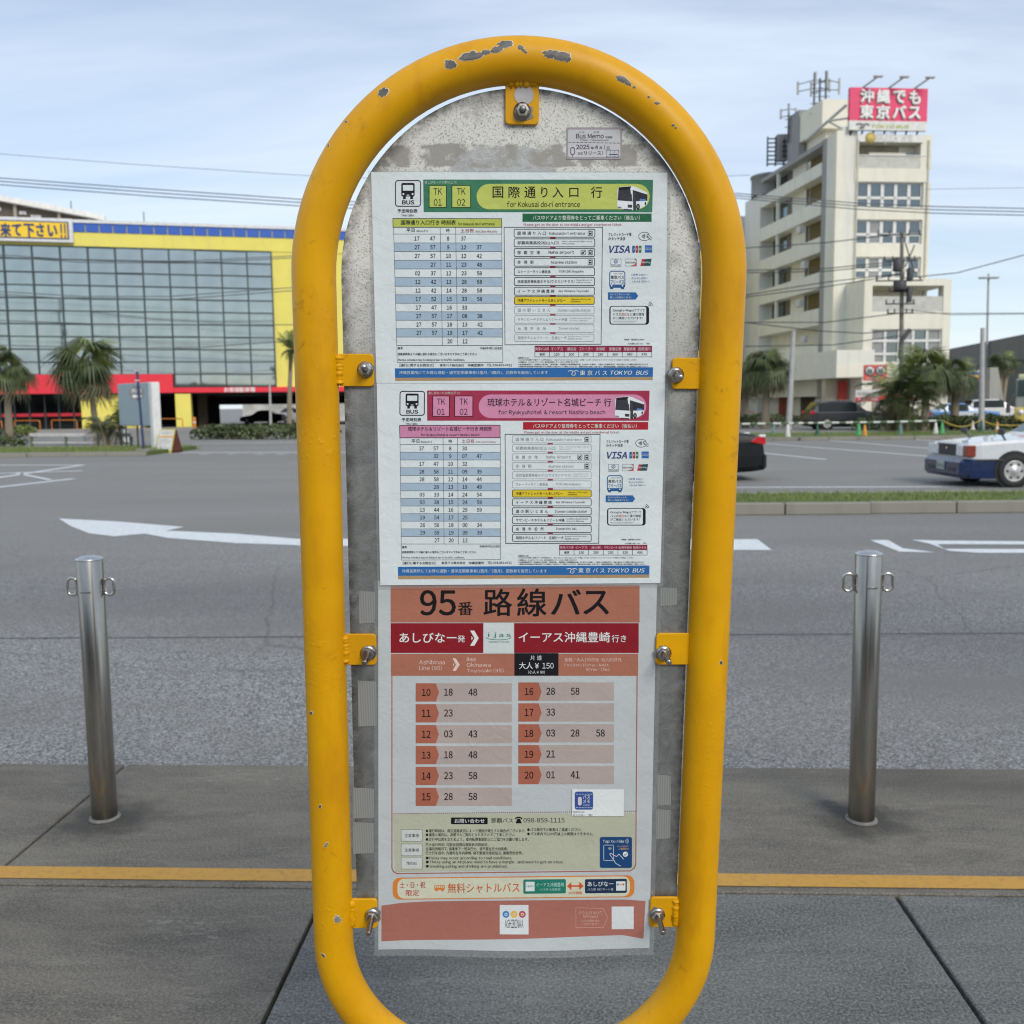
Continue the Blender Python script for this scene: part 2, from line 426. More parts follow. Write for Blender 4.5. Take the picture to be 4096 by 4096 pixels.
def textmesh(s, bold=0.0, shear=0.0, res=2):
    """line of lettering set glyph by glyph; latin letters and figures in the same sans cut as the kana"""
    key = (s, shear, res)
    if key in _tx: return _tx[key]
    v, f, x = [], [], 0.0
    for ch in s:
        if ch in ' \u3000': x += 0.27 if ch == ' ' else 0.8; continue
        o = ord(ch); asc = 0x21 <= o < 0x7f; wide = asc and ch not in '-\'"*_'
        gv, gf = glyph(chr(o + 0xFEE0) if wide else ch, res)
        if not gv: continue
        x0 = min(p[0] for p in gv); x1 = max(p[0] for p in gv)
        if asc:
            k = 0.88; w = (x1 - x0) * k; side = 0.045
            if ch.isdigit(): adv = 0.56; off = (adv - w) / 2
            else: adv = w + side * 2; off = side
            g2 = [((p[0] - x0) * k + x + off, p[1]) for p in gv]
        else: adv = 1.0; g2 = [(p[0] + x, p[1]) for p in gv]
        n = len(v); v += g2; f += [tuple(i + n for i in q) for q in gf]; x += adv
    if not v: v = [(0, 0), (1, 0), (0, 1)]
    if shear: v = [(p[0] + p[1] * shear, p[1]) for p in v]
    x0 = min(p[0] for p in v); x1 = max(p[0] for p in v); y0 = min(p[1] for p in v); y1 = max(p[1] for p in v)
    w = max(1e-6, x1 - x0); h = max(1e-6, y1 - y0)
    _tx[key] = ([((p[0] - x0) / w, (p[1] - y0) / h) for p in v], f, w, h)
    return _tx[key]
# ================================================================== THE BUS STOP SIGN
# pose of the sign plate (it leans a little towards the road side)
hv = Vector((72700, -100, -1797)).normalized()
vv = Vector((-58, -9830, -1797)).normalized()
hv = (hv - vv * hv.dot(vv)).normalized()
SO = CO + ray(2048, 2048) * 1.30                    # a point of the plate's face
SH = (CR @ hv).normalized(); SD = (CR @ vv).normalized(); SN = SD.cross(SH).normalized()
if SN.dot(CO - SO) < 0: SN = -SN
def S0(x, y):                                       # photo px -> plate coordinates (right, down) in metres
    d = ray(x, y); t = (SO - CO).dot(SN) / d.dot(SN); p = CO + d * t - SO
    return p.dot(SH), p.dot(SD)
def SW(a, b, off=0.0): return SO + SH * a + SD * b + SN * off
def S(x, y, off=0.0): a, b = S0(x, y); return SW(a, b, off)

yel = yellow_mat()
stainless = steel_mat('stainless', (0.46, 0.44, 0.41), 0.25, False)
dark_steel = steel_mat('dull_steel', (0.25, 0.24, 0.23), 0.38, False)
a0, _ = S0(1254, 1060); a1, _ = S0(2899, 1060)       # tube centre lines
_, btop = S0(2070, 242)
TR = 0.0281
# centre-line geometry in plate coordinates
acx = (a0 + a1) / 2; RA = (a1 - a0) / 2
bc = btop + RA
_, bb = S0(2070, 3746)
RB = RA * 0.80
# ground point under the sign
gp = SW(acx, 0); base = Vector((SW(acx, bb).x, SW(acx, bb).y, 0.0))
sign = empty('bus_stop_sign', base, 'tall yellow tubular bus stop frame holding a grey metal plate with timetables', 'bus stop sign')
cl = []
for k in range(49):
    t = math.pi * k / 48; cl.append(SW(acx - RA * math.cos(t), bc - RA * math.sin(t)))
for k in range(1, 24): cl.append(SW(acx + RA, bc + (bb - bc) * k / 24))
for k in range(49):
    t = math.pi * k / 48; cl.append(SW(acx + (RA - RB) * (1 if k < 24 else -1 if k > 24 else 0) + RB * math.cos(t), bb + RB * math.sin(t)))
for k in range(1, 24): cl.append(SW(acx - RA, bb + (bc - bb) * k / 24))
mb = MB(); mb.tube(cl, TR, yel, seg=40, close=True); frame = mb.obj('frame', sign)
_bm = bmesh.new(); _bm.from_mesh(frame.data); _bm.transform(Matrix.Translation(base)); tube_bvh = BVHTree.FromBMesh(_bm); _bm.free()
mb = MB(); low = SW(acx, bb + RB)
mb.tube([low + Vector((0, 0, 0.0)), Vector((low.x, low.y, 0.02))], 0.038, yel, 24); mb.obj('post', sign)
mb = MB(); mb.lathe([(0, 0), (0.15, 0), (0.15, 0.012), (0.06, 0.02), (0.045, 0.05), (0, 0.05)], yel, (low.x, low.y, 0.002)); mb.obj('base_plate', sign)

# back plate: arched sheet
pa0, _ = S0(1364, 1060); pa1, _ = S0(2801, 1200)
pcx = (pa0 + pa1) / 2; PR = (pa1 - pa0) / 2
_, ptop = S0(2070, 352); _, pbot = S0(2070, 3600)
pbc = ptop + PR
_sc = S(*VT(930, 650)) - base; _bd = S(*VT(1000, 592)) - base
SCR = (_sc.x, _sc.z, (S(*VT(1180, 650)) - S(*VT(700, 650))).x / 2, (S(*VT(930, 548)) - S(*VT(930, 650))).z, _bd.z)
pmat = panel_mat()
rimpts = []
for k in range(65):
    t = math.pi * k / 64; rimpts.append((pcx - PR * math.cos(t), pbc - PR * math.sin(t)))
rimpts += [(pa1, pbc + (pbot - pbc) * k / 20) for k in range(1, 20)]
rimpts += [(pa1, pbot), (pa0, pbot)]
rimpts += [(pa0, pbot + (pbc - pbot) * k / 20) for k in range(1, 20)]
def inset(pts, d):
    n = len(pts); out = []
    for i in range(n):
        p = Vector(pts[i]); a = Vector(pts[i - 1]); b = Vector(pts[(i + 1) % n]); t = (b - a).normalized()
        out.append((p.x - t.y * d, p.y + t.x * d))
    return out
r0 = rimpts; r1 = inset(rimpts, 0.016)
v = [SW(a, b, 0) - base for a, b in r0] + [SW(a, b, 0) - base for a, b in r1] + [SW(a, b, -0.002) - base for a, b in r0]
n = len(r0)
f = [(i, (i + 1) % n, n + (i + 1) % n, n + i) for i in range(n)] + [tuple(range(n, 2 * n))] + [(i, 2 * n + i, 2 * n + (i + 1) % n, (i + 1) % n) for i in range(n)] + [tuple(range(2 * n, 3 * n))[::-1]]
me = bpy.data.meshes.new('back_plate'); me.from_pydata([tuple(p) for p in v], [], f); me.materials.append(pmat)
at = me.attributes.new('rim', 'FLOAT', 'POINT'); at.data.foreach_set('value', [1.0] * n + [0.0] * n + [1.0] * n)
plate = bpy.data.objects.new('back_plate', me); COL.objects.link(plate); plate.parent = sign

# brackets + welds + bolts
weld = yel
def Art_rr(x0, y0, x1, y1, r, n=4):
    out = []
    for cx, cy, a in ((x1 - r, y0 + r, -90), (x1 - r, y1 - r, 0), (x0 + r, y1 - r, 90), (x0 + r, y0 + r, 180)):
        for k in range(n + 1): t = R_(a + 90 * k / n); out.append((cx + r * math.cos(t), cy + r * math.sin(t)))
    return out
def bracket(x0, y0, x1, y1, vertical=False):
    P = [S0(x0, y0), S0(x1, y0), S0(x1, y1), S0(x0, y1)]
    r = 0.005; mb = MB()
    c = [SW(a, b, 0.001) for a, b in P]
    a_, b_ = P[0]; a2, b2 = P[2]
    def ring(d, off): return [SW(x, y, off) for x, y in Art_rr(min(a_, a2) + d, min(b_, b2) + d, max(a_, a2) - d, max(b_, b2) - d, r)]
    R3 = [ring(0, .001), ring(0, .0046), ring(.0008, .0053)]; n = len(R3[0]); vs = [p for g in R3 for p in g]
    mb.add(vs, [tuple(range(n))] + [(k * n + i, k * n + (i + 1) % n, (k + 1) * n + (i + 1) % n, (k + 1) * n + i) for k in range(2) for i in range(n)] + [tuple(range(2 * n, 3 * n))], yel)
    return mb.obj('bracket', sign)
def weld_bead(pa, pb, parent):
    """lumpy bead between two px points"""
    A = Vector(S0(*pa)); B = Vector(S0(*pb)); pts = []; rr = []
    for k in range(23):
        t = k / 22; q = A.lerp(B, t)
        pts.append(SW(q.x + 0.001 * noise.noise(Vector((k * .6, pa[0], 0))), q.y, 0.0035)); rr.append(0.0055 + 0.0035 * noise.noise(Vector((k * 0.9, pa[0] * .01, 3))) if 0 < k < 22 else 0.001)
    mb = MB(); mb.tube(pts, rr, yel, 12); return mb.obj('weld_bead', sign)
mat_bare = simple('bare_patch', rgb(128, 126, 124), 0.45, 0.3, 0.2, 60)
def blob(cx, cy, rx, ry, ang=0, jag=0.3, n=26, seed=0):
    out = []
    for k in range(n):
        t = 2 * math.pi * k / n
        q = 1 + jag * noise.noise(Vector((math.cos(t) * 2, math.sin(t) * 2, seed + 3.3))) + jag * 0.35 * noise.noise(Vector((math.cos(t) * 4, math.sin(t) * 4, seed + 9.1)))
        x, y = rx * q * math.cos(t), ry * q * math.sin(t)
        out.append((cx + x * math.cos(ang) - y * math.sin(ang), cy + x * math.sin(ang) + y * math.cos(ang)))
    return out
def flat_patch(pts, off, mat, name, th=0.0003):
    mb = MB(); mb.prism([S(x, y, off) for x, y in pts], mat, SN * th); return mb.obj(name, sign)
def bolt(x, y, length, tilt=(0, 0), zoff=0.0055):
    c = S(x, y, zoff); ax = (SN + SH * tilt[0] + SD * tilt[1]).normalized()
    o = MB(); o.lathe([(0, 0), (0.0105, 0), (0.0105, 0.0012), (0.0045, 0.0016)], stainless, c, 28, SN); b = o.obj('washer', sign)
    o = MB()
    o.lathe([(0, 0.0015), (0.0085, 0.0015), (0.0088, 0.0022), (0.0088, 0.0070), (0.0078, 0.0082), (0.0048, 0.0084)], stainless, c, 6, ax, False); o.obj('nut', sign)
    prof = [(0.0, 0.0)]; h = 0.004; k = 0
    while h < length - 0.001:
        prof += [(0.0041, h), (0.0036, h + 0.0006)]; h += 0.00125
    prof += [(0.0038, length - 0.0008), (0.0030, length), (0, length)]
    o = MB(); o.lathe(prof, dark_steel if length < 0.02 else stainless, c, 18, ax); o.obj('stud', sign)
BR = [((1350, 1415), (1498, 1545), (1464, 1478), 0.028, (0.03, -0.16), 'L'), ((2688, 1431), (2845, 1556), (2700, 1500), 0.030, (0.02, 0.06), 'R'),
      ((1375, 2533), (1508, 2655), (1474, 2606), 0.040, (0.0, 0.02), 'L'), ((2624, 2530), (2795, 2654), (2652, 2607), 0.040, (0, 0.0), 'R'),
      ((1400, 3590), (1512, 3704), (1490, 3652), 0.044, (0, 0), 'L'), ((2600, 3583), (2715, 3700), (2628, 3650), 0.044, (0, 0), 'R')]
for (p0, p1, bc_, ln, tl, side) in BR:
    bracket(*p0, *p1)
    flat_patch(blob(bc_[0] + (8 if side == 'L' else -6), bc_[1] - 2, 27, 29, 0, 0.3, seed=bc_[0] * .1), 0.0056, mat_bare, 'bare_patch')
    bolt(*bc_, ln, tl, 0.006)
    wx = p0[0] + 6 if side == 'L' else p1[0] - 12
    weld_bead((wx, p0[1] + 4), (wx + (4 if side == 'L' else -4), p1[1] - 6), sign)
bracket(2021, 325, 2154, 502)
flat_patch(blob(2095, 385, 39, 40, 0, 0.02, 32), 0.0056, simple('grey_disc', rgb(176, 172, 174), 0.5, 0, 0.12, 40), 'round_sticker')
flat_patch(blob(2093, 455, 38, 36, 0, 0.3, 30, seed=4), 0.0057, mat_bare, 'bare_patch')
bolt(2088, 449, 0.013, (0.05, -0.03), 0.006)
weld_bead((2030, 335), (2150, 338), sign)

# paint chips on the tube: thin irregular flakes of bare metal lying on its surface
mat_chip = simple('chipped_metal', rgb(98, 97, 94), 0.55, 0.35, 0.3, 150)
mat_lip = simple('paint_edge', rgb(208, 192, 160), 0.6, 0, 0.2, 90)
def chip(cx, cy, rx, ry, ang=0, jag=0.7, seed=0.0, name='paint_chip', mat=None):
    rings = []
    for fr, off in ((0.0, .0006), (0.45, .0006), (0.75, .0006), (1.0, .0004)):
        rg = []
        for (x, y) in blob(cx, cy, rx * fr, ry * fr, ang, jag, 30, seed):
            hit = tube_bvh.ray_cast(CO, ray(x, y).normalized())
            if hit[0] is None: return
            rg.append(hit[0] + hit[1] * off)
        rings.append(rg)
    lip = []
    for (x, y) in blob(cx, cy, rx * 1.09 + 1.0, ry * 1.09 + 1.0, ang, jag, 30, seed):
        hit = tube_bvh.ray_cast(CO, ray(x, y).normalized())
        if hit[0] is None: return
        lip.append(hit[0] + hit[1] * 0.0001)
    rings.append(lip); n = 30; mb = MB(); m = mat or mat_chip
    vs = [rings[0][0]] + [p for g in rings[1:] for p in g]
    mb.add(vs, [(0, 1 + k, 1 + (k + 1) % n) for k in range(n)] + [(1 + i * n + k, 1 + (i + 1) * n + k, 1 + (i + 1) * n + (k + 1) % n, 1 + i * n + (k + 1) % n) for i in range(2) for k in range(n)], m)
    mb.add(rings[3] + rings[4], [(k, n + k, n + (k + 1) % n, (k + 1) % n) for k in range(n)], mat_lip)
    mb.obj(name, sign)
CH = [(685, 178, 26, 18, 0, 1), (778, 142, 48, 18, -.15, 2), (845, 125, 22, 9, -.2, 3), (895, 112, 30, 13, -.25, 4), (932, 88, 34, 14, -.1, 5), (1003, 102, 14, 8, .4, 6), (1020, 118, 14, 6, .6, 7),
      (1140, 132, 32, 16, .1, 8), (1185, 140, 42, 16, .2, 9), (1218, 154, 14, 12, .3, 10), (1462, 245, 24, 12, .35, 11), (1490, 262, 17, 10, .6, 12), (1519, 282, 6, 5, 0, 13), (1585, 327, 5, 4, 0, 14),
      (1622, 355, 11, 5, .2, 15), (376, 308, 24, 16, -1.0, 16), (210, 440, 6, 4, 0, 17), (1697, 455, 6, 5, 0, 18), (1708, 467, 4, 4, 0, 19), (130, 548, 4, 5, 0, 20)]
for (x, y, rx, ry, an, sd) in CH:
    q = VT(x, y); chip(q[0], q[1], rx * .9, ry * .95, an, 0.5, sd * 1.7)
for (x, y, rx, ry, an, sd, mt) in [(253, 192, 12, 24, .5, 31, 'g'), (362, 908, 30, 34, 0, 32, 'g'), (228, 1258, 11, 22, -.7, 33, 'd'), (88, 88, 6, 14, 0, 34, 'd')]:
    chip(1200 + x * .414, 3300 + y * .414, rx * .40, ry * .40, an, 0.8, sd, mat=simple('grey_metal_spot', rgb(150, 150, 148), 0.5, 0.4, 0.3, 200) if mt == 'g' else None)
for (x, y) in [(1281, 3225), (2884, 2650), (1245, 2852)]: chip(x, y, 5, 7, 0, .6, x)

# strips of ribbed clear tape left on the plate
tape = NT('old_clear_tape'); _v = tape.coord(); _w = tape.nd('TexWave'); _w.inputs['Scale'].default_value = 95; _w.inputs['Distortion'].default_value = 0.4
tape.l.new(_v, _w.inputs['Vector'])
tape.base(tape.mix(tape.rng(_w.outputs['Fac'], 0, 1), rgb(128, 130, 128), rgb(146, 148, 146))); tape.set(rough=0.3, coat=0.3)
for (vw, x0, y0, x1, y1, dx) in [(VE, 55, 92, 148, 282, -4), (VE, 45, 612, 152, 880, 4), (VF, 18, 145, 140, 325, 0), (VF, 20, 345, 140, 530, -2), (VF, 1782, 70, 1862, 250, 3), (VF, 1780, 270, 1862, 445, -2), (VE, 1800, 70, 1900, 180, 0)]:
    q = [vw(x0, y0), vw(x1, y0 + 6), vw(x1 + dx, y1 - 5), vw(x0 + dx, y1)]
    flat_patch(q, 0.0004, tape.m, 'tape_strip', 0.0001)
if False: q = [VT(700, 665), VT(735, 610), VT(860, 560), VT(960, 548), VT(1180, 565), VT(1215, 600), VT(1660, 606), VT(1668, 668)]


# ================================================================== PRINTED SHEETS
def bend3(x, y):
    """how far the loose foot of the lowest sheet stands off the plate"""
    t = max(0.0, (y - 3600) / 200.0)
    return 0.007 * t * t * (0.55 + 0.45 * math.sin(x * 0.0062 + 1.0))
def bend1(x, y): return 0.0004
class Art:
    def __init__(s, root, z, bend=None, M=None):
        s.root = root; s.z = z; s.bend = bend or (lambda x, y: 0.0); s.parts = {}; s.M = M
    def P(s, x, y, layer):
        return S(x, y, s.z + 0.00013 * layer + s.bend(x, y))
    def mb(s, part): return s.parts.setdefault(part, MB())
    def tf(s, vw, x, y):
        p = vw(x, y) if vw else (x, y)
        return s.M(*p) if s.M else p
    def grid(s, part, q, c, layer=1, nx=None, ny=None, gloss=.32):
        """four photo corners tl,tr,br,bl, subdivided so that it follows the sheet"""
        w = max(abs(q[1][0] - q[0][0]), 1); h = max(abs(q[3][1] - q[0][1]), 1)
        nx = nx or max(1, int(w / 70)); ny = ny or max(1, int(h / (24 if q[2][1] > 3590 else 90))); vs = []; fs = []
        for j in range(ny + 1):
            for i in range(nx + 1):
                u, t = i / nx, j / ny
                x = (q[0][0] * (1 - u) + q[1][0] * u) * (1 - t) + (q[3][0] * (1 - u) + q[2][0] * u) * t
                y = (q[0][1] * (1 - u) + q[1][1] * u) * (1 - t) + (q[3][1] * (1 - u) + q[2][1] * u) * t
                vs.append(s.P(x, y, layer))
        for j in range(ny):
            for i in range(nx):
                a = j * (nx + 1) + i; fs.append((a, a + nx + 1, a + nx + 2, a + 1))
        s.mb(part).add(vs, fs, print_mat(c, gloss), True)
    def rect(s, part, vw, x0, y0, x1, y1, c, layer=1):
        s.grid(part, [s.tf(vw, x0, y0), s.tf(vw, x1, y0), s.tf(vw, x1, y1), s.tf(vw, x0, y1)], c, layer)
    def quad(s, part, pts, c, layer=1): s.grid(part, [s.M(*p) if s.M else p for p in pts], c, layer)
    def poly(s, part, vw, pts, c, layer=1):
        p = [s.tf(vw, *q) for q in pts]
        s.mb(part).add([s.P(x, y, layer) for x, y in p], [tuple(range(len(p)))[::-1]], print_mat(c))
    def line(s, part, vw, pts, w, c, layer=2, close=False):
        p = [Vector(s.tf(vw, *q)) for q in pts]
        if close: p.append(p[0])
        for a, b in zip(p[:-1], p[1:]):
            d = (b - a)
            if d.length < 1e-6: continue
            d.normalize(); n = Vector((-d.y, d.x)) * w / 2; e = d * w / 2 * 0.6
            s.mb(part).add([s.P(*(a - e + n), layer), s.P(*(b + e + n), layer), s.P(*(b + e - n), layer), s.P(*(a - e - n), layer)], [(0, 1, 2, 3)], print_mat(c))
    @staticmethod
    def rr(x0, y0, x1, y1, r, n=6):
        out = []
        for cx, cy, a in ((x1 - r, y0 + r, -90), (x1 - r, y1 - r, 0), (x0 + r, y1 - r, 90), (x0 + r, y0 + r, 180)):
            for k in range(n + 1):
                t = R_(a + 90 * k / n); out.append((cx + r * math.cos(t), cy + r * math.sin(t)))
        return out
    def rbox(s, part, vw, x0, y0, x1, y1, r, c, layer=1): s.poly(part, vw, s.rr(x0, y0, x1, y1, r), c, layer)
    def rline(s, part, vw, x0, y0, x1, y1, r, w, c, layer=2): s.line(part, vw, s.rr(x0, y0, x1, y1, r, 4), w, c, layer, True)
    def disc(s, part, vw, x, y, r, c, layer=2, ry=None):
        s.poly(part, vw, [(x + r * math.cos(t), y + (ry or r) * math.sin(t)) for t in (2 * math.pi * k / 18 for k in range(18))], c, layer)
    def arc(s, part, vw, x, y, rx, ry, a0, a1, w, c, layer=2, n=12):
        s.line(part, vw, [(x + rx * math.cos(R_(a0 + (a1 - a0) * k / n)), y + ry * math.sin(R_(a0 + (a1 - a0) * k / n))) for k in range(n + 1)], w, c, layer)
    def text(s, part, vw, t, x0, y0, x1, y1, c, bold=0.0, layer=3, shear=0.0, vw2=None):
        v, f, w, h = textmesh(t, bold, shear, 3 if abs(y1 - y0) > 50 else 2 if (abs(y1 - y0) > 20 or len(t) < 12) else 1)
        a = s.tf(vw, x0, y0); b = s.tf(vw2 or vw, x1, y0); d = s.tf(vw, x0, y1)
        for q, (ox, oy) in enumerate(strikes(bold * .8, w, h, abs(y1 - y0) > 36)):
            out = []
            for (u, k) in v:
                u += ox; k += oy
                x = a[0] + (b[0] - a[0]) * u + (d[0] - a[0]) * (1 - k); y = a[1] + (b[1] - a[1]) * u + (d[1] - a[1]) * (1 - k)
                out.append(s.P(x, y, layer + q * 0.12))
            s.mb(part).add(out, f, print_mat(c))
    def textc(s, part, vw, t, cx, cy, h, c, bold=0.0, layer=3, sx=1.0):
        if not t: return
        v, f, w, hh = textmesh(t, bold, 0)
        ww = w / hh * h * sx * (0.98 if True else 1)
        s.text(part, vw, t, cx - ww / 2, cy - h / 2, cx + ww / 2, cy + h / 2, c, bold, layer)
    def flush(s):
        out = {}
        for k, m in s.parts.items():
            if m.f: out[k] = m.obj(k, s.root, recalc=False)
        return out
def film_mat():
    t = NT('laminate_film'); n, l = t.n, t.l; out = [q for q in n if q.type == 'OUTPUT_MATERIAL'][0]
    tr = t.nd('BsdfTransparent'); tr.inputs[0].default_value = (.93, .94, .94, 1); gl = t.nd('BsdfGlossy'); gl.inputs['Roughness'].default_value = .12
    df = t.nd('BsdfDiffuse'); df.inputs[0].default_value = (.7, .72, .72, 1); m1 = t.nd('MixShader'); m1.inputs[0].default_value = .16; m2 = t.nd('MixShader'); m2.inputs[0].default_value = .07
    l.new(tr.outputs[0], m1.inputs[1]); l.new(df.outputs[0], m1.inputs[2]); l.new(m1.outputs[0], m2.inputs[1]); l.new(gl.outputs[0], m2.inputs[2]); l.new(m2.outputs[0], out.inputs['Surface'])
    return t.m
FILM = film_mat()
def film(root, corners, z, bend, grow):
    """welded plastic margin standing out round the paper"""
    g0, g1, g2, g3 = grow; c = corners
    o = [(c[0][0] - g0, c[0][1] - g1), (c[1][0] + g2, c[1][1] - g1), (c[2][0] + g2, c[2][1] + g3), (c[3][0] - g0, c[3][1] + g3)]
    a = Art(root, z, bend); b = MB()
    for k in range(4):
        p0, p1, q0, q1 = c[k], c[(k + 1) % 4], o[k], o[(k + 1) % 4]; n = 40
        if max(abs(p0[0] - q0[0]), abs(p0[1] - q0[1])) < 1: continue
        vs = []
        for i in range(n + 1):
            t = i / n
            vs += [a.P(p0[0] + (p1[0] - p0[0]) * t, p0[1] + (p1[1] - p0[1]) * t, 0), a.P(q0[0] + (q1[0] - q0[0]) * t, q0[1] + (q1[1] - q0[1]) * t, 0)]
        b.add(vs, [(2 * i, 2 * i + 1, 2 * i + 3, 2 * i + 2) for i in range(n)], FILM, True)
    b.obj('clear_film_margin', root, recalc=False)
def sheet(name, corners, z, label, c, bend=None, gloss=.32):
    b = S((corners[0][0] + corners[2][0]) / 2, (corners[2][1] + corners[3][1]) / 2, z)
    root = empty(name, b, label, 'poster')
    art = Art(root, z, bend); art.grid('paper', corners, c, 0, 16, 60, gloss)
    film(root, corners, z - .0001, bend, {'.0008': (14, 6, 14, 0), '.0024': (12, 0, 10, 14), '.0005': (16, 0, 18, 26)}[('%.4f' % z)[1:]])
    return root, art
INK = (26, 28, 32); GREY = (150, 156, 160); RED = (168, 62, 72); WHT = (222, 228, 226)

def homography(src, dst):
    import numpy as np
    A = []; B = []
    for (x, y), (u, v_) in zip(src, dst):
        A.append([x, y, 1, 0, 0, 0, -u * x, -u * y]); B.append(u)
        A.append([0, 0, 0, x, y, 1, -v_ * x, -v_ * y]); B.append(v_)
    h = np.linalg.solve(np.array(A), np.array(B))
    return lambda x, y: ((h[0] * x + h[1] * y + h[2]) / (h[6] * x + h[7] * y + 1), (h[3] * x + h[4] * y + h[5]) / (h[6] * x + h[7] * y + 1))
H12 = homography([VA(755, 177), VB(1627, 180), VD(1220, 230), VC(347, 238)], [VC(596, 408), VD(1192, 410), VD(1191, 1758), VC(371, 1768)])

D1 = ["17 47 8 37 -", "27 57 9 12 37", "27 57 10 12 42", "- 27 11 23 48", "02 37 12 23 58", "12 42 13 28 58", "12 42 14 28 58", "17 52 15 33 58", "17 47 16 33 -", "27 57 17 08 38", "27 57 18 13 42", "27 57 19 17 42", "- - 20 12 -"]
D2 = ["37 57 8 30 -", "- 32 9 07 47", "17 47 10 32 -", "28 58 11 09 39", "28 58 12 14 44", "- 28 13 19 49", "03 33 14 24 54", "03 38 15 24 59", "13 44 16 29 59", "19 54 17 25 -", "26 56 18 00 34", "29 59 19 09 39", "- 27 20 12 -"]
STOPS = {'kokusai': ("国 際 通 り 入 口", 232, 523, "Kokusaido-ri entrance", 557, 926, 'T', 36), 'shogyo': ("那覇商業高校(松山入口)", 232, 658, ("Naha commercial high school", "(Matsuyama)"), 690, 1002, '', 36),
 'airport': ("那　覇　空　港", 232, 463, "Naha airport", 552, 815, 'PT', 36), 'akamine': ("赤　嶺　駅", 232, 398, "Akamine station", 573, 840, 'T', 36), 'story': ("ストーリーライン瀬長島", 232, 572, "STORYLINE Senagajima", 656, 911, '', 32),
 'onsen': ("琉球温泉瀬長島ホテル(ウミカジテラス)", 232, 818, ("Senagajima hotel", "Umikaji terrace"), 834, 1000, '', 34), 'iias': ("イ ー ア ス 沖 縄 豊 崎", 232, 612, "iias Okinawa Toyosaki", 656, 963, '', 36),
 'here': ("沖縄アウトレットモールあしびなー", 232, 725, ("Okinawa outlet mall", "Ashibinaa"), 779, 988, '', 34), 'michi': ("道 の 駅 い と ま ん", 232, 572, "Itoman roadside-station", 645, 982, '', 36),
 'southern': ("サザンビーチホテル＆リゾート沖縄", 234, 744, ("Southern beach hotel", "& resort Okinawa"), 766, 996, '', 34), 'city': ("糸　満　市　役　所", 234, 526, "Itoman city hall", 656, 873, '', 36),
 'ryukyu': ("琉球ホテル＆リゾート　名城ビーチ", 234, 738, ("Ryukyu hotel & resort", "Nashiro beach"), 755, 985, '', 34)}
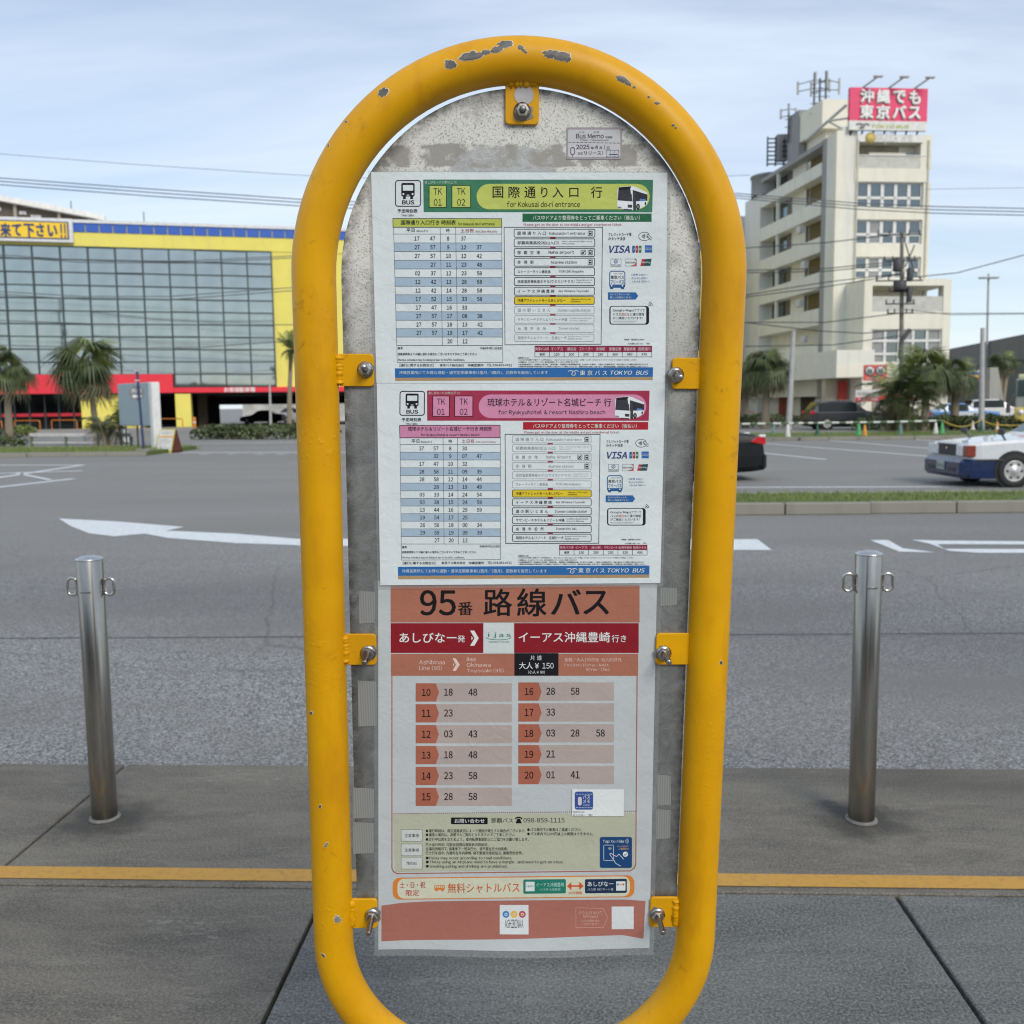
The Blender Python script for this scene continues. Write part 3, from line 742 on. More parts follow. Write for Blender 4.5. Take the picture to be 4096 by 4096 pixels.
def bus_timetable(a, v):
    one = v == 1
    band = (62, 120, 92) if one else (160, 52, 80); lite = (186, 196, 100) if one else (206, 138, 170)
    # header banner
    p = 'header_banner'
    a.quad(p, [VA(755, 177), VB(1627, 180), VB(1618, 514), VA(760, 512)], band, 1)
    a.text(p, VA, "あしびなーバス停①(上り)" if one else "あしびなーバス停②(下り)", 772, 190, 1103, 222, (196, 214, 200), 0, 2)
    for x0, x1, t, cx in ((812, 998, "01", 905), (1046, 1247, "02", 1146)):
        a.rect(p, VA, x0, 235, x1, 468, (38, 70, 48) if one else (70, 24, 34), 2); a.rect(p, VA, x0 + 9, 243, x1 - 9, 460, lite, 3)
        a.textc(p, VA, "TK", cx, 300, 66, INK, 0.004, 4, .85); a.textc(p, VA, t, cx, 413, 68, INK, 0.004, 4, .9)
    q0 = VA(1305, 222); q1 = VB(1592, 484); a.poly(p, None, Art.rr(q0[0], q0[1], q1[0], q1[1], 50), lite, 2)
    if one:
        for ch, x0, y0, x1, y1 in (("国", -24, 250, 84, 366), ("際", 140, 250, 255, 366), ("通", 303, 250, 418, 366), ("り", 475, 255, 540, 360), ("入", 592, 255, 702, 362), ("口", 765, 264, 858, 358), ("行", 988, 250, 1103, 366)):
            a.text(p, VB, ch, x0, y0, x1, y1, INK, 0.008, 4)
        a.text(p, VB, "for Kokusai do-ri entrance", 122, 402, 875, 460, INK, 0.004, 4)
    else:
        a.M, keep = None, a.M
        a.text(p, VD, "琉球ホテル＆リゾート名城ビーチ 行", -58, 468, 895, 530, INK, 0.008, 4)
        a.text(p, VD, "for Ryukyuhotel & resort Nashiro beach", 25, 558, 850, 600, INK, 0.004, 4); a.M = keep
    # printed picture of a bus
    p = 'bus_picture'
    a.poly(p, VB, [(1260, 285), (1275, 255), (1400, 243), (1440, 250), (1568, 312), (1566, 435), (1490, 478), (1418, 495), (1258, 470)], (222, 228, 230), 3)
    a.poly(p, VB, [(1272, 262), (1398, 248), (1414, 402), (1262, 392)], (58, 60, 66), 4)
    a.poly(p, VB, [(1275, 258), (1398, 247), (1400, 275), (1272, 285)], (30, 30, 34), 5)
    a.poly(p, VB, [(1418, 285), (1568, 332), (1566, 396), (1418, 402)], (50, 50, 60), 4)
    a.poly(p, VB, [(1422, 300), (1450, 308), (1452, 488), (1422, 494)], (62, 62, 68), 5)
    a.poly(p, VB, [(1365, 435), (1412, 438), (1410, 468), (1366, 466)], (60, 62, 66), 4); a.poly(p, VB, [(1262, 455), (1300, 458), (1300, 470), (1262, 468)], (110, 112, 118), 4)
    a.poly(p, VB, [(1325, 480), (1410, 484), (1410, 492), (1325, 488)], (60, 60, 62), 4)
    a.disc(p, VB, 1472, 456, 19, (40, 40, 42), 5, 30); a.disc(p, VB, 1472, 456, 9, (130, 130, 130), 6, 15); a.disc(p, VB, 1548, 425, 8, (40, 40, 42), 5, 16)
    a.poly(p, VB, [(1490, 375), (1550, 382), (1550, 396), (1490, 398)], (90, 130, 190), 5); a.poly(p, VB, [(1392, 262), (1410, 268), (1408, 330), (1398, 325)], (226, 228, 230), 6)
    # bus pictogram
    p = 'bus_pictogram'
    a.rline(p, VA, 470, 187, 729, 452, 26, 3.4, INK); a.rbox(p, VA, 530, 212, 667, 350, 16, INK, 2); a.rbox(p, VA, 546, 234, 652, 292, 6, (214, 222, 224), 3)
    for x in (551, 646): a.disc(p, VA, x, 327, 10, (214, 222, 224), 3); 
    a.rect(p, VA, 586, 334, 612, 343, (214, 222, 224), 3)
    for x in (548, 622): a.rect(p, VA, x, 346, x + 28, 377, INK, 2)
    a.text(p, VA, "BUS", 540, 391, 663, 432, INK, 0.03); a.text(p, VA, "予定時刻表", 490, 480, 697, 520, INK, 0.015); a.text(p, VA, "Time table", 530, 533, 658, 556, INK, 0.015)
    # notice strip
    p = 'notice_strip'
    a.rect(p, VB, 283, 527, 1612, 612, (36, 100, 66) if one else (170, 36, 50), 1)
    a.text(p, VB, "バス中ドアより整理券をとってご乗車ください（後払い）", 388, 546, 1490, 596, (214, 224, 216), 0.004)
    a.text(p, VB, "Please get on the door at the middle and get a numbered ticket.", 296, 627, 1310, 660, RED, 0.004)
    # departures
    p = 'departure_table'
    keep = a.M; a.M = None
    if one:
        vw = VA; L = lambda y: 450 + (y - 668) * 32 / 1217; C1 = lambda y: 930 + (y - 668) * 23 / 1217; C2 = lambda y: 1089 + (y - 668) * 21 / 1217; Rr = lambda y: 1563 + (y - 668) * 10 / 1217
        ys = [668, 738, 829, 918, 1008, 1097, 1186, 1275, 1363, 1450, 1538, 1625, 1712, 1798, 1885]
        a.quad(p, [VA(443, 578), VA(1563, 580), VA(1563, 668), VA(445, 668)], (182, 192, 92), 1)
        a.line(p, VA, [(443, 578), (1563, 580), (1563, 668), (445, 668)], 2.2, INK, 2, True)
        a.text(p, VA, "国際通り入口行き 時刻表", 527, 595, 1090, 643, INK, 0.014); a.text(p, VA, "for Kokusai do-ri entrance", 1110, 618, 1490, 648, INK, 0.014)
        hd = [("平日", 582, 680, 667, 718, INK), ("Mon-Fri", 688, 694, 803, 718, INK), ("時", 992, 683, 1027, 718, INK), ("土日祝", 1140, 682, 1277, 722, (150, 50, 62)), ("Sat,Sun,Holiday", 1292, 698, 1518, 728, (150, 70, 80))]
        cx0 = [690, 852, 1012, 1170, 1330]; cx1 = [714, 873, 1030, 1186, 1341]; dh = 41; DD = D1
    else:
        vw = VC; L = lambda y: 388 + (y - 772) * 10 / 820; C1 = lambda y: 720 + (y - 772) * 8 / 820; C2 = lambda y: 831 + (y - 772) * 7 / 820; Rr = lambda y: 1162 + (y - 772) * 2 / 820
        ys = [772, 825, 884, 944, 1004, 1063, 1122, 1182, 1240, 1299, 1358, 1416, 1475, 1534, 1592]
        a.quad(p, [VC(385, 677), VC(1160, 676), VC(1160, 772), VC(387, 773)], (200, 134, 166), 1)
        a.line(p, VC, [(385, 677), (1160, 676), (1160, 772), (387, 773)], 2.4, INK, 2, True)
        a.text(p, VC, "琉球ホテル＆リゾート名城ビーチ行き 時刻表", 450, 687, 1096, 720, INK, 0.014); a.text(p, VC, "for Ryukyu hotel & resort Nashiro beach", 548, 740, 1000, 765, INK, 0.014)
        hd = [("平日", 477, 785, 538, 812, INK), ("Mon-Fri", 551, 795, 632, 813, INK), ("時", 763, 786, 789, 812, INK), ("土日祝", 865, 784, 962, 813, (150, 50, 62)), ("Sat,Sun,Holiday", 972, 796, 1130, 815, (150, 70, 80))]
        cx0 = [554, 665, 776, 887, 998]; cx1 = [563, 673, 783, 890, 1001]; dh = 30; DD = D2
    for i in range(1, 14):
        if i % 2 == 0: a.quad(p, [vw(L(ys[i]), ys[i]), vw(Rr(ys[i]), ys[i]), vw(Rr(ys[i + 1]), ys[i + 1]), vw(L(ys[i + 1]), ys[i + 1])], (164, 184, 202), 1)
    for y in ys: a.line(p, vw, [(L(y), y), (Rr(y), y)], 1.3, INK)
    for F in (L, C1, C2, Rr): a.line(p, vw, [(F(ys[0]), ys[0]), (F(ys[-1]), ys[-1])], 1.3, INK)
    for h in hd: a.text(p, vw, *h, 0.004)
    for i, r in enumerate(DD):
        cy = (ys[i + 1] + ys[i + 2]) / 2; t = i / 12
        for k, q in enumerate(r.split()):
            if q != '-': a.textc(p, vw, q, cx0[k] + (cx1[k] - cx0[k]) * t, cy, dh, INK, 0.018, 3, 0.92)
    # remarks under the table
    p = 'remarks'
    if one:
        a.line(p, VC, [(363, 62), (1180, 62), (1181, 192), (366, 193)], 1.3, INK, 2, True); oy = 0
        R2 = [("備考", 369, 72, 409, 92), ("令和6年4月11日改定", 1005, 73, 1175, 92), ("道路事情等より大幅に遅れる場合もございますので予めご了承ください", 370, 117, 980, 138), ("The bus schedule may be delayed due to traffic conditions.", 370, 163, 888, 185), ("【運行に関するお問合せ】", 385, 202, 645, 225), ("東京バス株式会社", 695, 203, 882, 224), ("沖縄営業所", 908, 203, 1032, 224), ("TEL:098-850-0011", 1058, 203, 1252, 222)]
    else:
        a.line(p, VC, [(398, 1592), (1164, 1592), (1164, 1712), (400, 1716)], 1.3, INK, 2, True)
        R2 = [("備考", 404, 1607, 441, 1626), ("令和6年4月11日改定", 1000, 1601, 1159, 1619), ("道路事情等より大幅に遅れる場合もございますので予めご了承ください", 404, 1645, 975, 1664), ("The bus schedule may be delayed due to traffic conditions.", 404, 1688, 888, 1707), ("【運行に関するお問合せ】", 410, 1728, 660, 1750), ("東京バス株式会社", 708, 1727, 892, 1748), ("沖縄営業所", 917, 1727, 1037, 1748), ("TEL:098-850-0011", 1063, 1727, 1250, 1746)]
    for r in R2: a.text(p, VC, *r, INK, 0.02)
    # footer
    p = 'footer_band'
    if one: F = [VC(347, 238), VD(1220, 230), VD(1218, 304), VC(349, 311)]; F2 = [VC(349, 312), VD(1218, 305), VD(1218, 328), VC(351, 335)]; ft = (VC, 380, 257, 408, 284, VD); lg = (565, 252, 655, 253, 865, 292, 890, 256, 1185, 288)
    else: F = [VC(371, 1768), VD(1191, 1758), VD(1190, 1828), VC(373, 1838)]; F2 = [VC(373, 1839), VD(1190, 1829), VD(1190, 1852), VC(373, 1864)]; ft = (VC, 403, 1786, 400, 1814, VD); lg = (553, 1777, 642, 1777, 845, 1815, 868, 1780, 1155, 1812)
    a.quad(p, F, (46, 104, 166), 1); a.quad(p, F2, (172, 142, 104), 1)
    a.text(p, ft[0], "沖縄営業所にてお得な通勤・通学定期乗車券(1箇月/3箇月)、回数券を販売しています", ft[1], ft[2], ft[3], ft[4], (204, 216, 226), 0.002, 3, 0, ft[5])
    a.text(p, VD, "東 京 バ ス", *lg[2:6], WHT, 0.008); a.text(p, VD, "TOKYO  BUS", *lg[6:10], WHT, 0.014, 3, 0.25)
    x, y = lg[0], lg[1]
    a.line(p, VD, [(x, y + 8), (x + 20, y + 3), (x + 42, y + 9), (x + 62, y + 2), (x + 78, y + 10)], 2.4, WHT, 3); a.arc(p, VD, x + 46, y + 22, 12, 9, -80, 100, 2.2, WHT, 3); a.line(p, VD, [(x + 36, y + 8), (x + 26, y + 36)], 2.4, WHT, 3); a.arc(p, VD, x + 40, y + 32, 16, 8, 0, 180, 2.0, WHT, 3)
    # stops
    p = 'route_list'
    if one:
        vw = VB; a.line(p, VB, [(94, 668), (1107, 668), (1092, 1872), (103, 1878)], 2.2, INK, 2, True)
        tops = [688, 787, 887, 986, 1084, 1185, 1285, 1382, 1481, 1577, 1671, 1767]; hh = [82] * 7 + [79, 78, 78, 78, 76]; order = ['kokusai', 'shogyo', 'airport', 'akamine', 'story', 'onsen', 'iias', 'here', 'michi', 'southern', 'city', 'ryukyu']; fade = lambda i: i > 7; k = 1.0; ox = 0
    else:
        vw = VD; a.line(p, VD, [(78, 746), (810, 746), (800, 1586), (83, 1588)], 2.4, INK, 2, True)
        tops = [757, 825, 895, 964, 1034, 1104, 1175, 1243, 1312, 1380, 1448, 1516]; hh = [55] * 12; order = ['kokusai', 'shogyo', 'airport', 'akamine', 'onsen', 'story', 'here', 'iias', 'michi', 'southern', 'city', 'ryukyu']; fade = lambda i: i < 6; k = 607 / 831; ox = 135 - 197 * k
    X = lambda x: x * k + ox
    for i, nm in enumerate(order):
        jp, j0, j1, en, e0, e1, ic, jh = STOPS[nm]; t0 = tops[i]; h = hh[i]; cy = t0 + h / 2; fc = fade(i); ink = GREY if fc else INK
        sh = (6 * i / 11) if one else 0
        x0, x1 = X(197 + sh), X(1028 - sh * 1.6)
        if nm == 'here': a.rbox(p, vw, x0, t0, x1, t0 + h, 12 * k, (222, 196, 50), 1)
        a.rline(p, vw, x0, t0, x1, t0 + h, 12 * k, 2.4 if not fc else 1.6, ink)
        if i: a.rect(p, vw, X(568), tops[i - 1] + hh[i - 1] + 3 * k, X(623), t0 - 2 * k, (158, 58, 78), 1)
        a.text(p, vw, jp, X(j0), cy - jh * k / 2, X(j1), cy + jh * k / 2, ink, 0.004 if not fc else 0)
        if isinstance(en, tuple):
            for m_, e in enumerate(en):
                wd = (e1 - e0) * (1 if m_ == 0 else len(en[1]) / len(en[0])); a.text(p, vw, e, X(e0), cy + (-22 + 23 * m_) * k, X(e0 + wd), cy + (-5 + 23 * m_) * k, ink, 0.004 if not fc else 0)
        else:
            big = 15 if nm not in ('airport',) else 20; a.text(p, vw, en, X(e0), cy - big * k, X(e1), cy + big * k, ink, 0.002)
        if 'T' in ic:
            a.rline(p, vw, X(958), cy - 24 * k, X(1004), cy + 24 * k, 4 * k, 1.4, INK); a.rbox(p, vw, X(968), cy - 20 * k, X(994), cy + 12 * k, 6 * k, INK, 2); a.rect(p, vw, X(973), cy - 13 * k, X(989), cy - 2 * k, (214, 222, 224), 3)
            a.line(p, vw, [(X(974), cy + 12 * k), (X(968), cy + 21 * k)], 1.8, INK); a.line(p, vw, [(X(988), cy + 12 * k), (X(994), cy + 21 * k)], 1.8, INK)
        if 'P' in ic:
            a.rline(p, vw, X(885), cy - 24 * k, X(931), cy + 24 * k, 4 * k, 1.4, INK); a.line(p, vw, [(X(894), cy + 14 * k), (X(922), cy - 14 * k)], 3.2, INK); a.line(p, vw, [(X(893), cy - 8 * k), (X(908), cy), (X(916), cy + 15 * k)], 2.6, INK); a.line(p, vw, [(X(893), cy + 6 * k), (X(901), cy + 15 * k)], 2, INK)
    # fares
    p = 'fare_table'
    if one: xs = [308, 421, 534, 647, 758, 871, 983, 1096, 1210]; y0, y1, y2 = 66, 110, 149; hs = ["降車バス停", "イーアス", "瀬長島", "ストーリー", "赤嶺駅", "那覇空港", "那覇商業", "国際通り"]; vl = ["運賃", "150", "200", "200", "280", "360", "460", "470"]
    else: xs = [497, 610, 722, 835, 948, 1060, 1173]; y0, y1, y2 = 1600, 1637, 1677; hs = ["降車バス停", "イーアス", "道の駅", "サザンビーチ", "糸満市役所", "琉球ホテル"]; vl = ["運賃", "150", "200", "230", "320", "400"]
    a.rect(p, VD, xs[0], y0, xs[-1], y1, (150, 46, 74), 1)
    for y in (y0, y1, y2): a.line(p, VD, [(xs[0], y), (xs[-1], y)], 1.6, (60, 30, 40))
    for x in xs: a.line(p, VD, [(x, y0), (x, y2)], 1.6, (60, 30, 40))
    for i, (h_, v_) in enumerate(zip(hs, vl)):
        cx = (xs[i] + xs[i + 1]) / 2; wd = min(104, 23 * len(h_)); a.text(p, VD, h_, cx - wd / 2, y0 + 10, cx + wd / 2, y1 - 9, (216, 196, 204), 0.01)
        a.textc(p, VD, v_, cx, (y1 + y2) / 2, 19, INK, 0.012, 3, 1.05)
    NL = ["【運賃(Fare)】", "○小人は大人運賃の半額です（10円単位切上）　(half fare for child (age 6-11))　○現金（CASH）またはクレジットカードのタッチ決済にてお支払いください", "○沖縄MaaS、ジョルダンフリーパス、旅行会社発行のフリーパスもご利用いただけます",
          "○各都道府県発行の「身体障がい者手帳」「療育手帳」「精神障がい者保健福祉手帳」をお持ちのお客様と、介護人の方(原則1名)が、手帳の提示により運賃は1割引きになります", "○運転免許証返納者は年齢を問わず大人運賃の５割引きにてご乗車いただけます　運転免許証を返納した証である「運転経歴証明書」を運賃支払い時に乗務員にご提示ください"]
    yy = [(150, 163), (167, 179), (183, 195), (201, 213), (218, 229)] if one else [(1677, 1690), (1693, 1705), (1710, 1721), (1726, 1738), (1742, 1753)]
    for t_, (u0, u1), xe in zip(NL, yy, [258, 1095, 645, 1182, 1182] if one else [256, 1068, 632, 1148, 1154]): a.text('fare_notes', VD, t_, 181, u0, xe, u1, INK, 0.022)
    a.M = keep
    # payment column
    p = 'payment_logos'
    a.text(p, VB, "クレジットカード等", 1168, 724, 1405, 760, INK, 0.014); a.text(p, VB, "のタッチ決済", 1168, 768, 1342, 803, INK, 0.014)
    a.arc(p, VB, 1538, 762, 60, 44, 20, 325, 1.6, INK)
    for r in (8, 18, 28, 38): a.arc(p, VB, 1506, 762, r, r * .95, -38, 38, 2.0, INK)
    a.line(p, VB, [(1562, 745), (1580, 742), (1616, 782)], 1.6, INK); a.line(p, VB, [(1560, 752), (1578, 768), (1590, 790), (1612, 800)], 1.6, INK); a.line(p, VB, [(1562, 762), (1574, 776)], 1.6, INK)
    a.text(p, VB, "VISA", 1178, 857, 1385, 930, (44, 62, 128), 0.035, 3, 0.22)
    for x, c, l in ((1413, (42, 96, 160), "J"), (1447, (170, 48, 60), "C"), (1481, (40, 120, 78), "B")):
        a.rbox(p, VB, x, 857, x + 27, 930, 9, c, 2); a.textc(p, VB, l, x + 13, 893, 24, WHT, 0.02, 4)
    a.rect(p, VB, 1543, 854, 1618, 928, (50, 104, 176), 2); a.text(p, VB, "AMERICAN", 1547, 878, 1614, 888, WHT, 0.01, 4); a.text(p, VB, "EXPRESS", 1549, 893, 1612, 903, WHT, 0.01, 4)
    a.rline(p, VB, 1192, 994, 1298, 1074, 4, 1.3, (120, 128, 140)); a.disc(p, VB, 1244, 1020, 20, (60, 90, 140), 2); a.disc(p, VB, 1244, 1020, 14, (214, 222, 224), 3); a.rect(p, VB, 1238, 1006, 1241, 1034, (60, 90, 140), 4); a.rect(p, VB, 1247, 1006, 1250, 1034, (60, 90, 140), 4)
    a.text(p, VB, "Diners Club", 1198, 1046, 1292, 1060, (50, 60, 80), 0.01); a.line(p, VB, [(1202, 1066), (1288, 1066)], 1, (90, 100, 120))
    a.rline(p, VB, 1340, 994, 1457, 1067, 4, 1.3, (150, 152, 156)); a.poly(p, VB, [(1457, 1010), (1457, 1067), (1380, 1067), (1440, 1050)], (190, 92, 80), 2); a.poly(p, VB, [(1430, 994), (1457, 994), (1457, 1015)], (190, 92, 80), 2); a.text(p, VB, "DISCOVER", 1346, 1022, 1444, 1040, (50, 50, 54), 0.02)
    a.poly(p, VB, [(1512, 996), (1545, 996), (1528, 1066), (1496, 1066)], (176, 52, 66), 2); a.poly(p, VB, [(1545, 996), (1612, 992), (1600, 1064), (1528, 1066)], (38, 78, 84), 2); a.text(p, VB, "UnionPay", 1506, 1018, 1600, 1044, WHT, 0.008, 4, .15)
    p = 'day_pass_logo'; BL = (48, 96, 150)
    a.rline(p, VB, 1180, 1120, 1337, 1286, 26, 3.2, BL); a.rect(p, VB, 1180, 1258, 1337, 1286, BL, 2)
    for x in (1186, 1296): a.rect(p, VB, x, 1284, x + 32, 1304, BL, 2)
    for x in (1200, 1312): a.disc(p, VB, x, 1271, 8, (214, 222, 224), 3)
    a.text(p, VB, "東京バス", 1190, 1164, 1328, 1200, INK, 0.022); a.text(p, VB, "フリーパス", 1190, 1210, 1328, 1250, BL, 0.02); a.text(p, VB, "TOKYO BUS", 1220, 1138, 1318, 1150, (120, 126, 134), 0.008)
    a.text(p, VB, "1日券 1day〜", 1403, 1145, 1573, 1170, BL, 0.004); a.text(p, VB, "大人￥1,000〜", 1403, 1180, 1578, 1204, BL, 0.004); a.text(p, VB, "(小人¥500〜)", 1416, 1213, 1588, 1238, BL, 0.004)
    a.poly(p, VB, [(1162, 1338), (1448, 1338), (1475, 1375), (1448, 1412), (1162, 1415)], (46, 100, 160), 1)
    a.text(p, VB, "モバイルチケットの", 1185, 1350, 1382, 1371, WHT, 0.004); a.text(p, VB, "詳しい内容はこちら！", 1185, 1380, 1402, 1401, WHT, 0.004)
    p = 'phone_notice'
    a.rbox(p, VB, 1177, 1478, 1586, 1670, 30, INK, 1); a.rbox(p, VB, 1190, 1486, 1556, 1661, 20, (214, 222, 224), 2)
    a.text(p, VB, "Google Maps", 1212, 1510, 1430, 1542, INK, 0.03); a.text(p, VB, "アプリで", 1434, 1508, 1540, 1538, INK, 0.014)
    a.text(p, VB, "バスの", 1212, 1549, 1298, 1580, INK, 0.014); a.text(p, VB, "遅延", 1301, 1549, 1356, 1580, (190, 90, 90), 0.004); a.text(p, VB, "など運行情報", 1360, 1549, 1535, 1580, INK, 0.014)
    a.text(p, VB, "がご確認いただけます！", 1212, 1590, 1522, 1617, INK, 0.014)
    for y in (1633, 1643): a.line(p, VB, [(1212, y), (1465 - (y - 1633) * 2, y)], 1.2, (120, 124, 128), 3)
    for r in (18, 34, 50): a.arc(p, VB, 1572, 1485, r, r, -70, -12, 2, INK)
    a.text('website_notes', VB, "時刻表・運賃等は公式HPへ", 1332, 1815, 1545, 1833, INK, 0.02); a.text('website_notes', VB, "大人運賃 adult fare", 1368, 1858, 1528, 1875, INK, 0.02); a.text('website_notes', VB, "(円)", 1560, 1856, 1592, 1874, INK, 0.02)

PAPER = (214, 222, 224)
root, art = sheet('timetable_poster', [(1485, 689), (2669, 691), (2660, 1535), (1506, 1532)], 0.0008, 'laminated white timetable with a green banner, topmost of the sheets on the yellow bus stop', PAPER, bend1)
bus_timetable(art, 1); art.flush()
root, art = sheet('timetable_poster', [(1508, 1533), (2659, 1535), (2640, 2330), (1522, 2339)], 0.0024, 'laminated white timetable with a crimson and pink banner, middle sheet on the bus stop', PAPER, bend1)
art.M = H12; bus_timetable(art, 2); art.M = None; art.flush()

# lowest sheet
ORG = (168, 108, 88); P3 = (186, 192, 194); CHP = (166, 98, 78); PAL = (222, 196, 186); BLK = (18, 18, 24)
root, a = sheet('timetable_poster', [(1513, 2322), (2628, 2322), (2597, 3790), (1514, 3795)], 0.0005, 'orange route 95 timetable with a curled bottom edge, lowest sheet on the bus stop', P3, bend3, .26)
p = 'title_band'; a.rect(p, VE, 236, 58, 1682, 275, ORG, 1)
for ch, x0, y0, x1, y1, b in (("95", 410, 88, 612, 232, .022), ("番", 628, 155, 712, 232, .014), ("路", 778, 80, 940, 236, .016), ("線", 972, 78, 1140, 238, .016), ("バ", 1170, 84, 1340, 228, .02), ("ス", 1358, 92, 1502, 226, .02)): a.text(p, VE, ch, x0, y0, x1, y1, BLK, b)
p = 'destination_band'
a.rect(p, VE, 237, 279, 774, 452, (136, 26, 38), 1); a.rect(p, VE, 954, 279, 1677, 452, (136, 26, 38), 1); a.rect(p, VE, 777, 277, 951, 452, (205, 212, 210), 1)
a.text(p, VE, "あしびなー", 288, 335, 618, 392, WHT, .014); a.text(p, VE, "発", 625, 350, 668, 390, WHT, .008)
a.poly(p, VE, [(698, 322), (722, 322), (748, 366), (722, 410), (698, 410), (724, 366)], WHT, 3); a.poly(p, VE, [(706, 354), (715, 366), (706, 378)], WHT, 3)
a.text(p, VE, "イーアス沖縄豊崎", 980, 330, 1510, 390, WHT, .014); a.text(p, VE, "行き", 1520, 347, 1605, 390, WHT, .006)
TEAL = (40, 130, 120)
a.text(p, VE, "i j a s", 803, 333, 933, 366, TEAL, .03); a.arc(p, VE, 863, 360, 74, 16, 8, 172, 2.4, TEAL); a.text(p, VE, "OKINAWA TOYOSAKI", 805, 383, 925, 392, TEAL, .01)
p = 'fare_band'; a.rect(p, VE, 238, 457, 1674, 585, ORG, 1)
a.text(p, VE, "Ashibinaa", 402, 492, 551, 518, PAL, 0); a.text(p, VE, "Line (95)", 402, 525, 535, 554, PAL, 0)
a.poly(p, VE, [(595, 483), (615, 483), (638, 520), (615, 556), (595, 556), (616, 520)], PAL, 3); a.poly(p, VE, [(600, 510), (607, 520), (600, 530)], PAL, 3)
a.text(p, VE, "iias", 678, 475, 732, 499, PAL); a.text(p, VE, "Okinawa", 678, 508, 817, 533, PAL); a.text(p, VE, "Toyosaki (95)", 678, 541, 892, 570, PAL)
a.rect(p, VE, 955, 453, 1211, 584, (22, 22, 30), 2); a.text(p, VE, "片 道", 1048, 466, 1114, 494, WHT); a.text(p, VE, "大人 ¥150", 983, 505, 1183, 545, WHT, .004, 4); a.text(p, VE, "(小人 ¥80)", 1035, 553, 1132, 573, WHT, 0, 4)
a.text(p, VE, "金額／大人150日元  幼儿80日元", 1246, 480, 1577, 502, PAL); a.text(p, VE, "Fare Rate:150Yen/Adult,", 1246, 512, 1508, 532, PAL); a.text(p, VE, "80Yen/Child", 1373, 537, 1506, 557, PAL)
p = 'border_line'
bl_ = VE(243, 590); a.line(p, None, [VE(244, 588), VF(244, 612), VF(252, 632), VF(276, 644)] + [VF(276 + k * (1628 - 276) / 12, 644 - 16 * k / 12) for k in range(1, 13)] + [VF(1652, 612), VF(1660, 590), VE(1668, 588)], 4, CHP, 2)
p = 'departure_table'
rowsL = [("10", "18", "48"), ("11", "23"), ("12", "03", "43"), ("13", "18", "48"), ("14", "23", "58"), ("15", "28", "58")]; rowsR = [("16", "28", "58"), ("17", "33"), ("18", "03", "28", "58"), ("19", "21"), ("20", "01", "41")]
for rows, x0, x1, y0, hx, mxs in ((rowsL, 382, 940, 628, 443, (572, 714, 860)), (rowsR, 978, 1533, 623, 1040, (1166, 1308, 1455))):
    for i, r in enumerate(rows):
        y = y0 + 121.3 * i; a.rect(p, VE, x0, y, x1, y + 106, (174, 160, 155), 1)
        a.poly(p, VE, [(x0, y), (x0 + 117, y), (x0 + 135, y + 53), (x0 + 117, y + 106), (x0, y + 106)], CHP, 2)
        a.textc(p, VE, r[0], hx, y + 53, 41, BLK, .02, 3, .9)
        for q, xm in zip(r[1:], mxs): a.textc(p, VE, q, xm, y + 51, 41, BLK, .018, 3, .9)
p = 'notes_area'
a.quad(p, [VF(250, 298), VF(1656, 292), VF(1652, 618), VF(262, 634)], (178, 181, 160), 1)
for k in range(118): a.disc(p, VF, 255 + k * 12, 296 - k * .12, 3.2, (140, 80, 66), 2)
a.rbox(p, VF, 587, 318, 800, 357, 5, BLK, 2); a.text(p, VF, "お問い合わせ", 608, 325, 782, 350, WHT, .004); a.text(p, VF, "那覇バス", 820, 322, 947, 349, BLK, .004); a.text(p, VF, "098-859-1115", 1008, 320, 1247, 347, BLK, .002)
a.poly(p, VF, [(972, 325), (988, 325), (998, 352), (962, 352)], BLK, 2); a.arc(p, VF, 980, 328, 18, 11, 190, 350, 5, BLK)
for y, t in ((388, "注意事項"), (472, "注意事項"), (549, "Notes")):
    a.rline(p, VF, 298, y, 420, y + 68, 4, 1.5, (90, 92, 90)); a.rbox(p, VF, 299, y + 1, 419, y + 67, 4, (198, 202, 198), 2)
    if t == "Notes": a.text(p, VF, t, 331, y + 24, 388, y + 43, INK, .012)
    else: a.text(p, VF, t, 318, y + 25, 400, y + 45, INK, .012)
for t, x0, y0, x1, y1 in (("●運行時刻は、周辺道路状況によって遅延が発生する場合がございます。", 441, 385, 1020, 405), ("●バス車内での飲食はご遠慮ください。", 1030, 378, 1345, 398), ("●満席の場合は、次便でのご案内となりますのでご了承ください。", 441, 408, 960, 428), ("●バス車内で2,000円以上の両替はできません。", 1030, 403, 1415, 423),
      ("●走行中は席を立たぬよう、車内転倒事故防止にご協力をお願い致します。", 441, 434, 1038, 455), ("巴士运行时间, 可能会因周边道路状况而延迟。", 441, 466, 805, 485), ("在满员的情况下, 请乘坐下一班次巴士。请不要在巴士内饮食。", 441, 490, 918, 510), ("巴士行车途中, 为避免在车内摔倒, 请不要离开座位站立, 谢谢您的合作。", 441, 514, 1005, 534),
      ("●Delay may occur according to road conditions.", 441, 544, 942, 566), ("●Those using an Airplane need to have a margin   and need to get on a bus.", 441, 567, 1240, 589), ("●Smoking,eating and drinking are prohibited.", 441, 592, 913, 614)): a.text(p, VF, t, x0, y0, x1, y1, INK, .016)
p = 'tap_to_ride_mark'; NV = (26, 68, 118)
a.rbox(p, VF, 1451, 431, 1638, 611, 12, NV, 2); a.text(p, VF, "Tap to ride", 1468, 447, 1592, 468, WHT, .008)
for r in (8, 15, 22): a.arc(p, VF, 1594, 455, r, r, -40, 40, 1.8, WHT, 3)
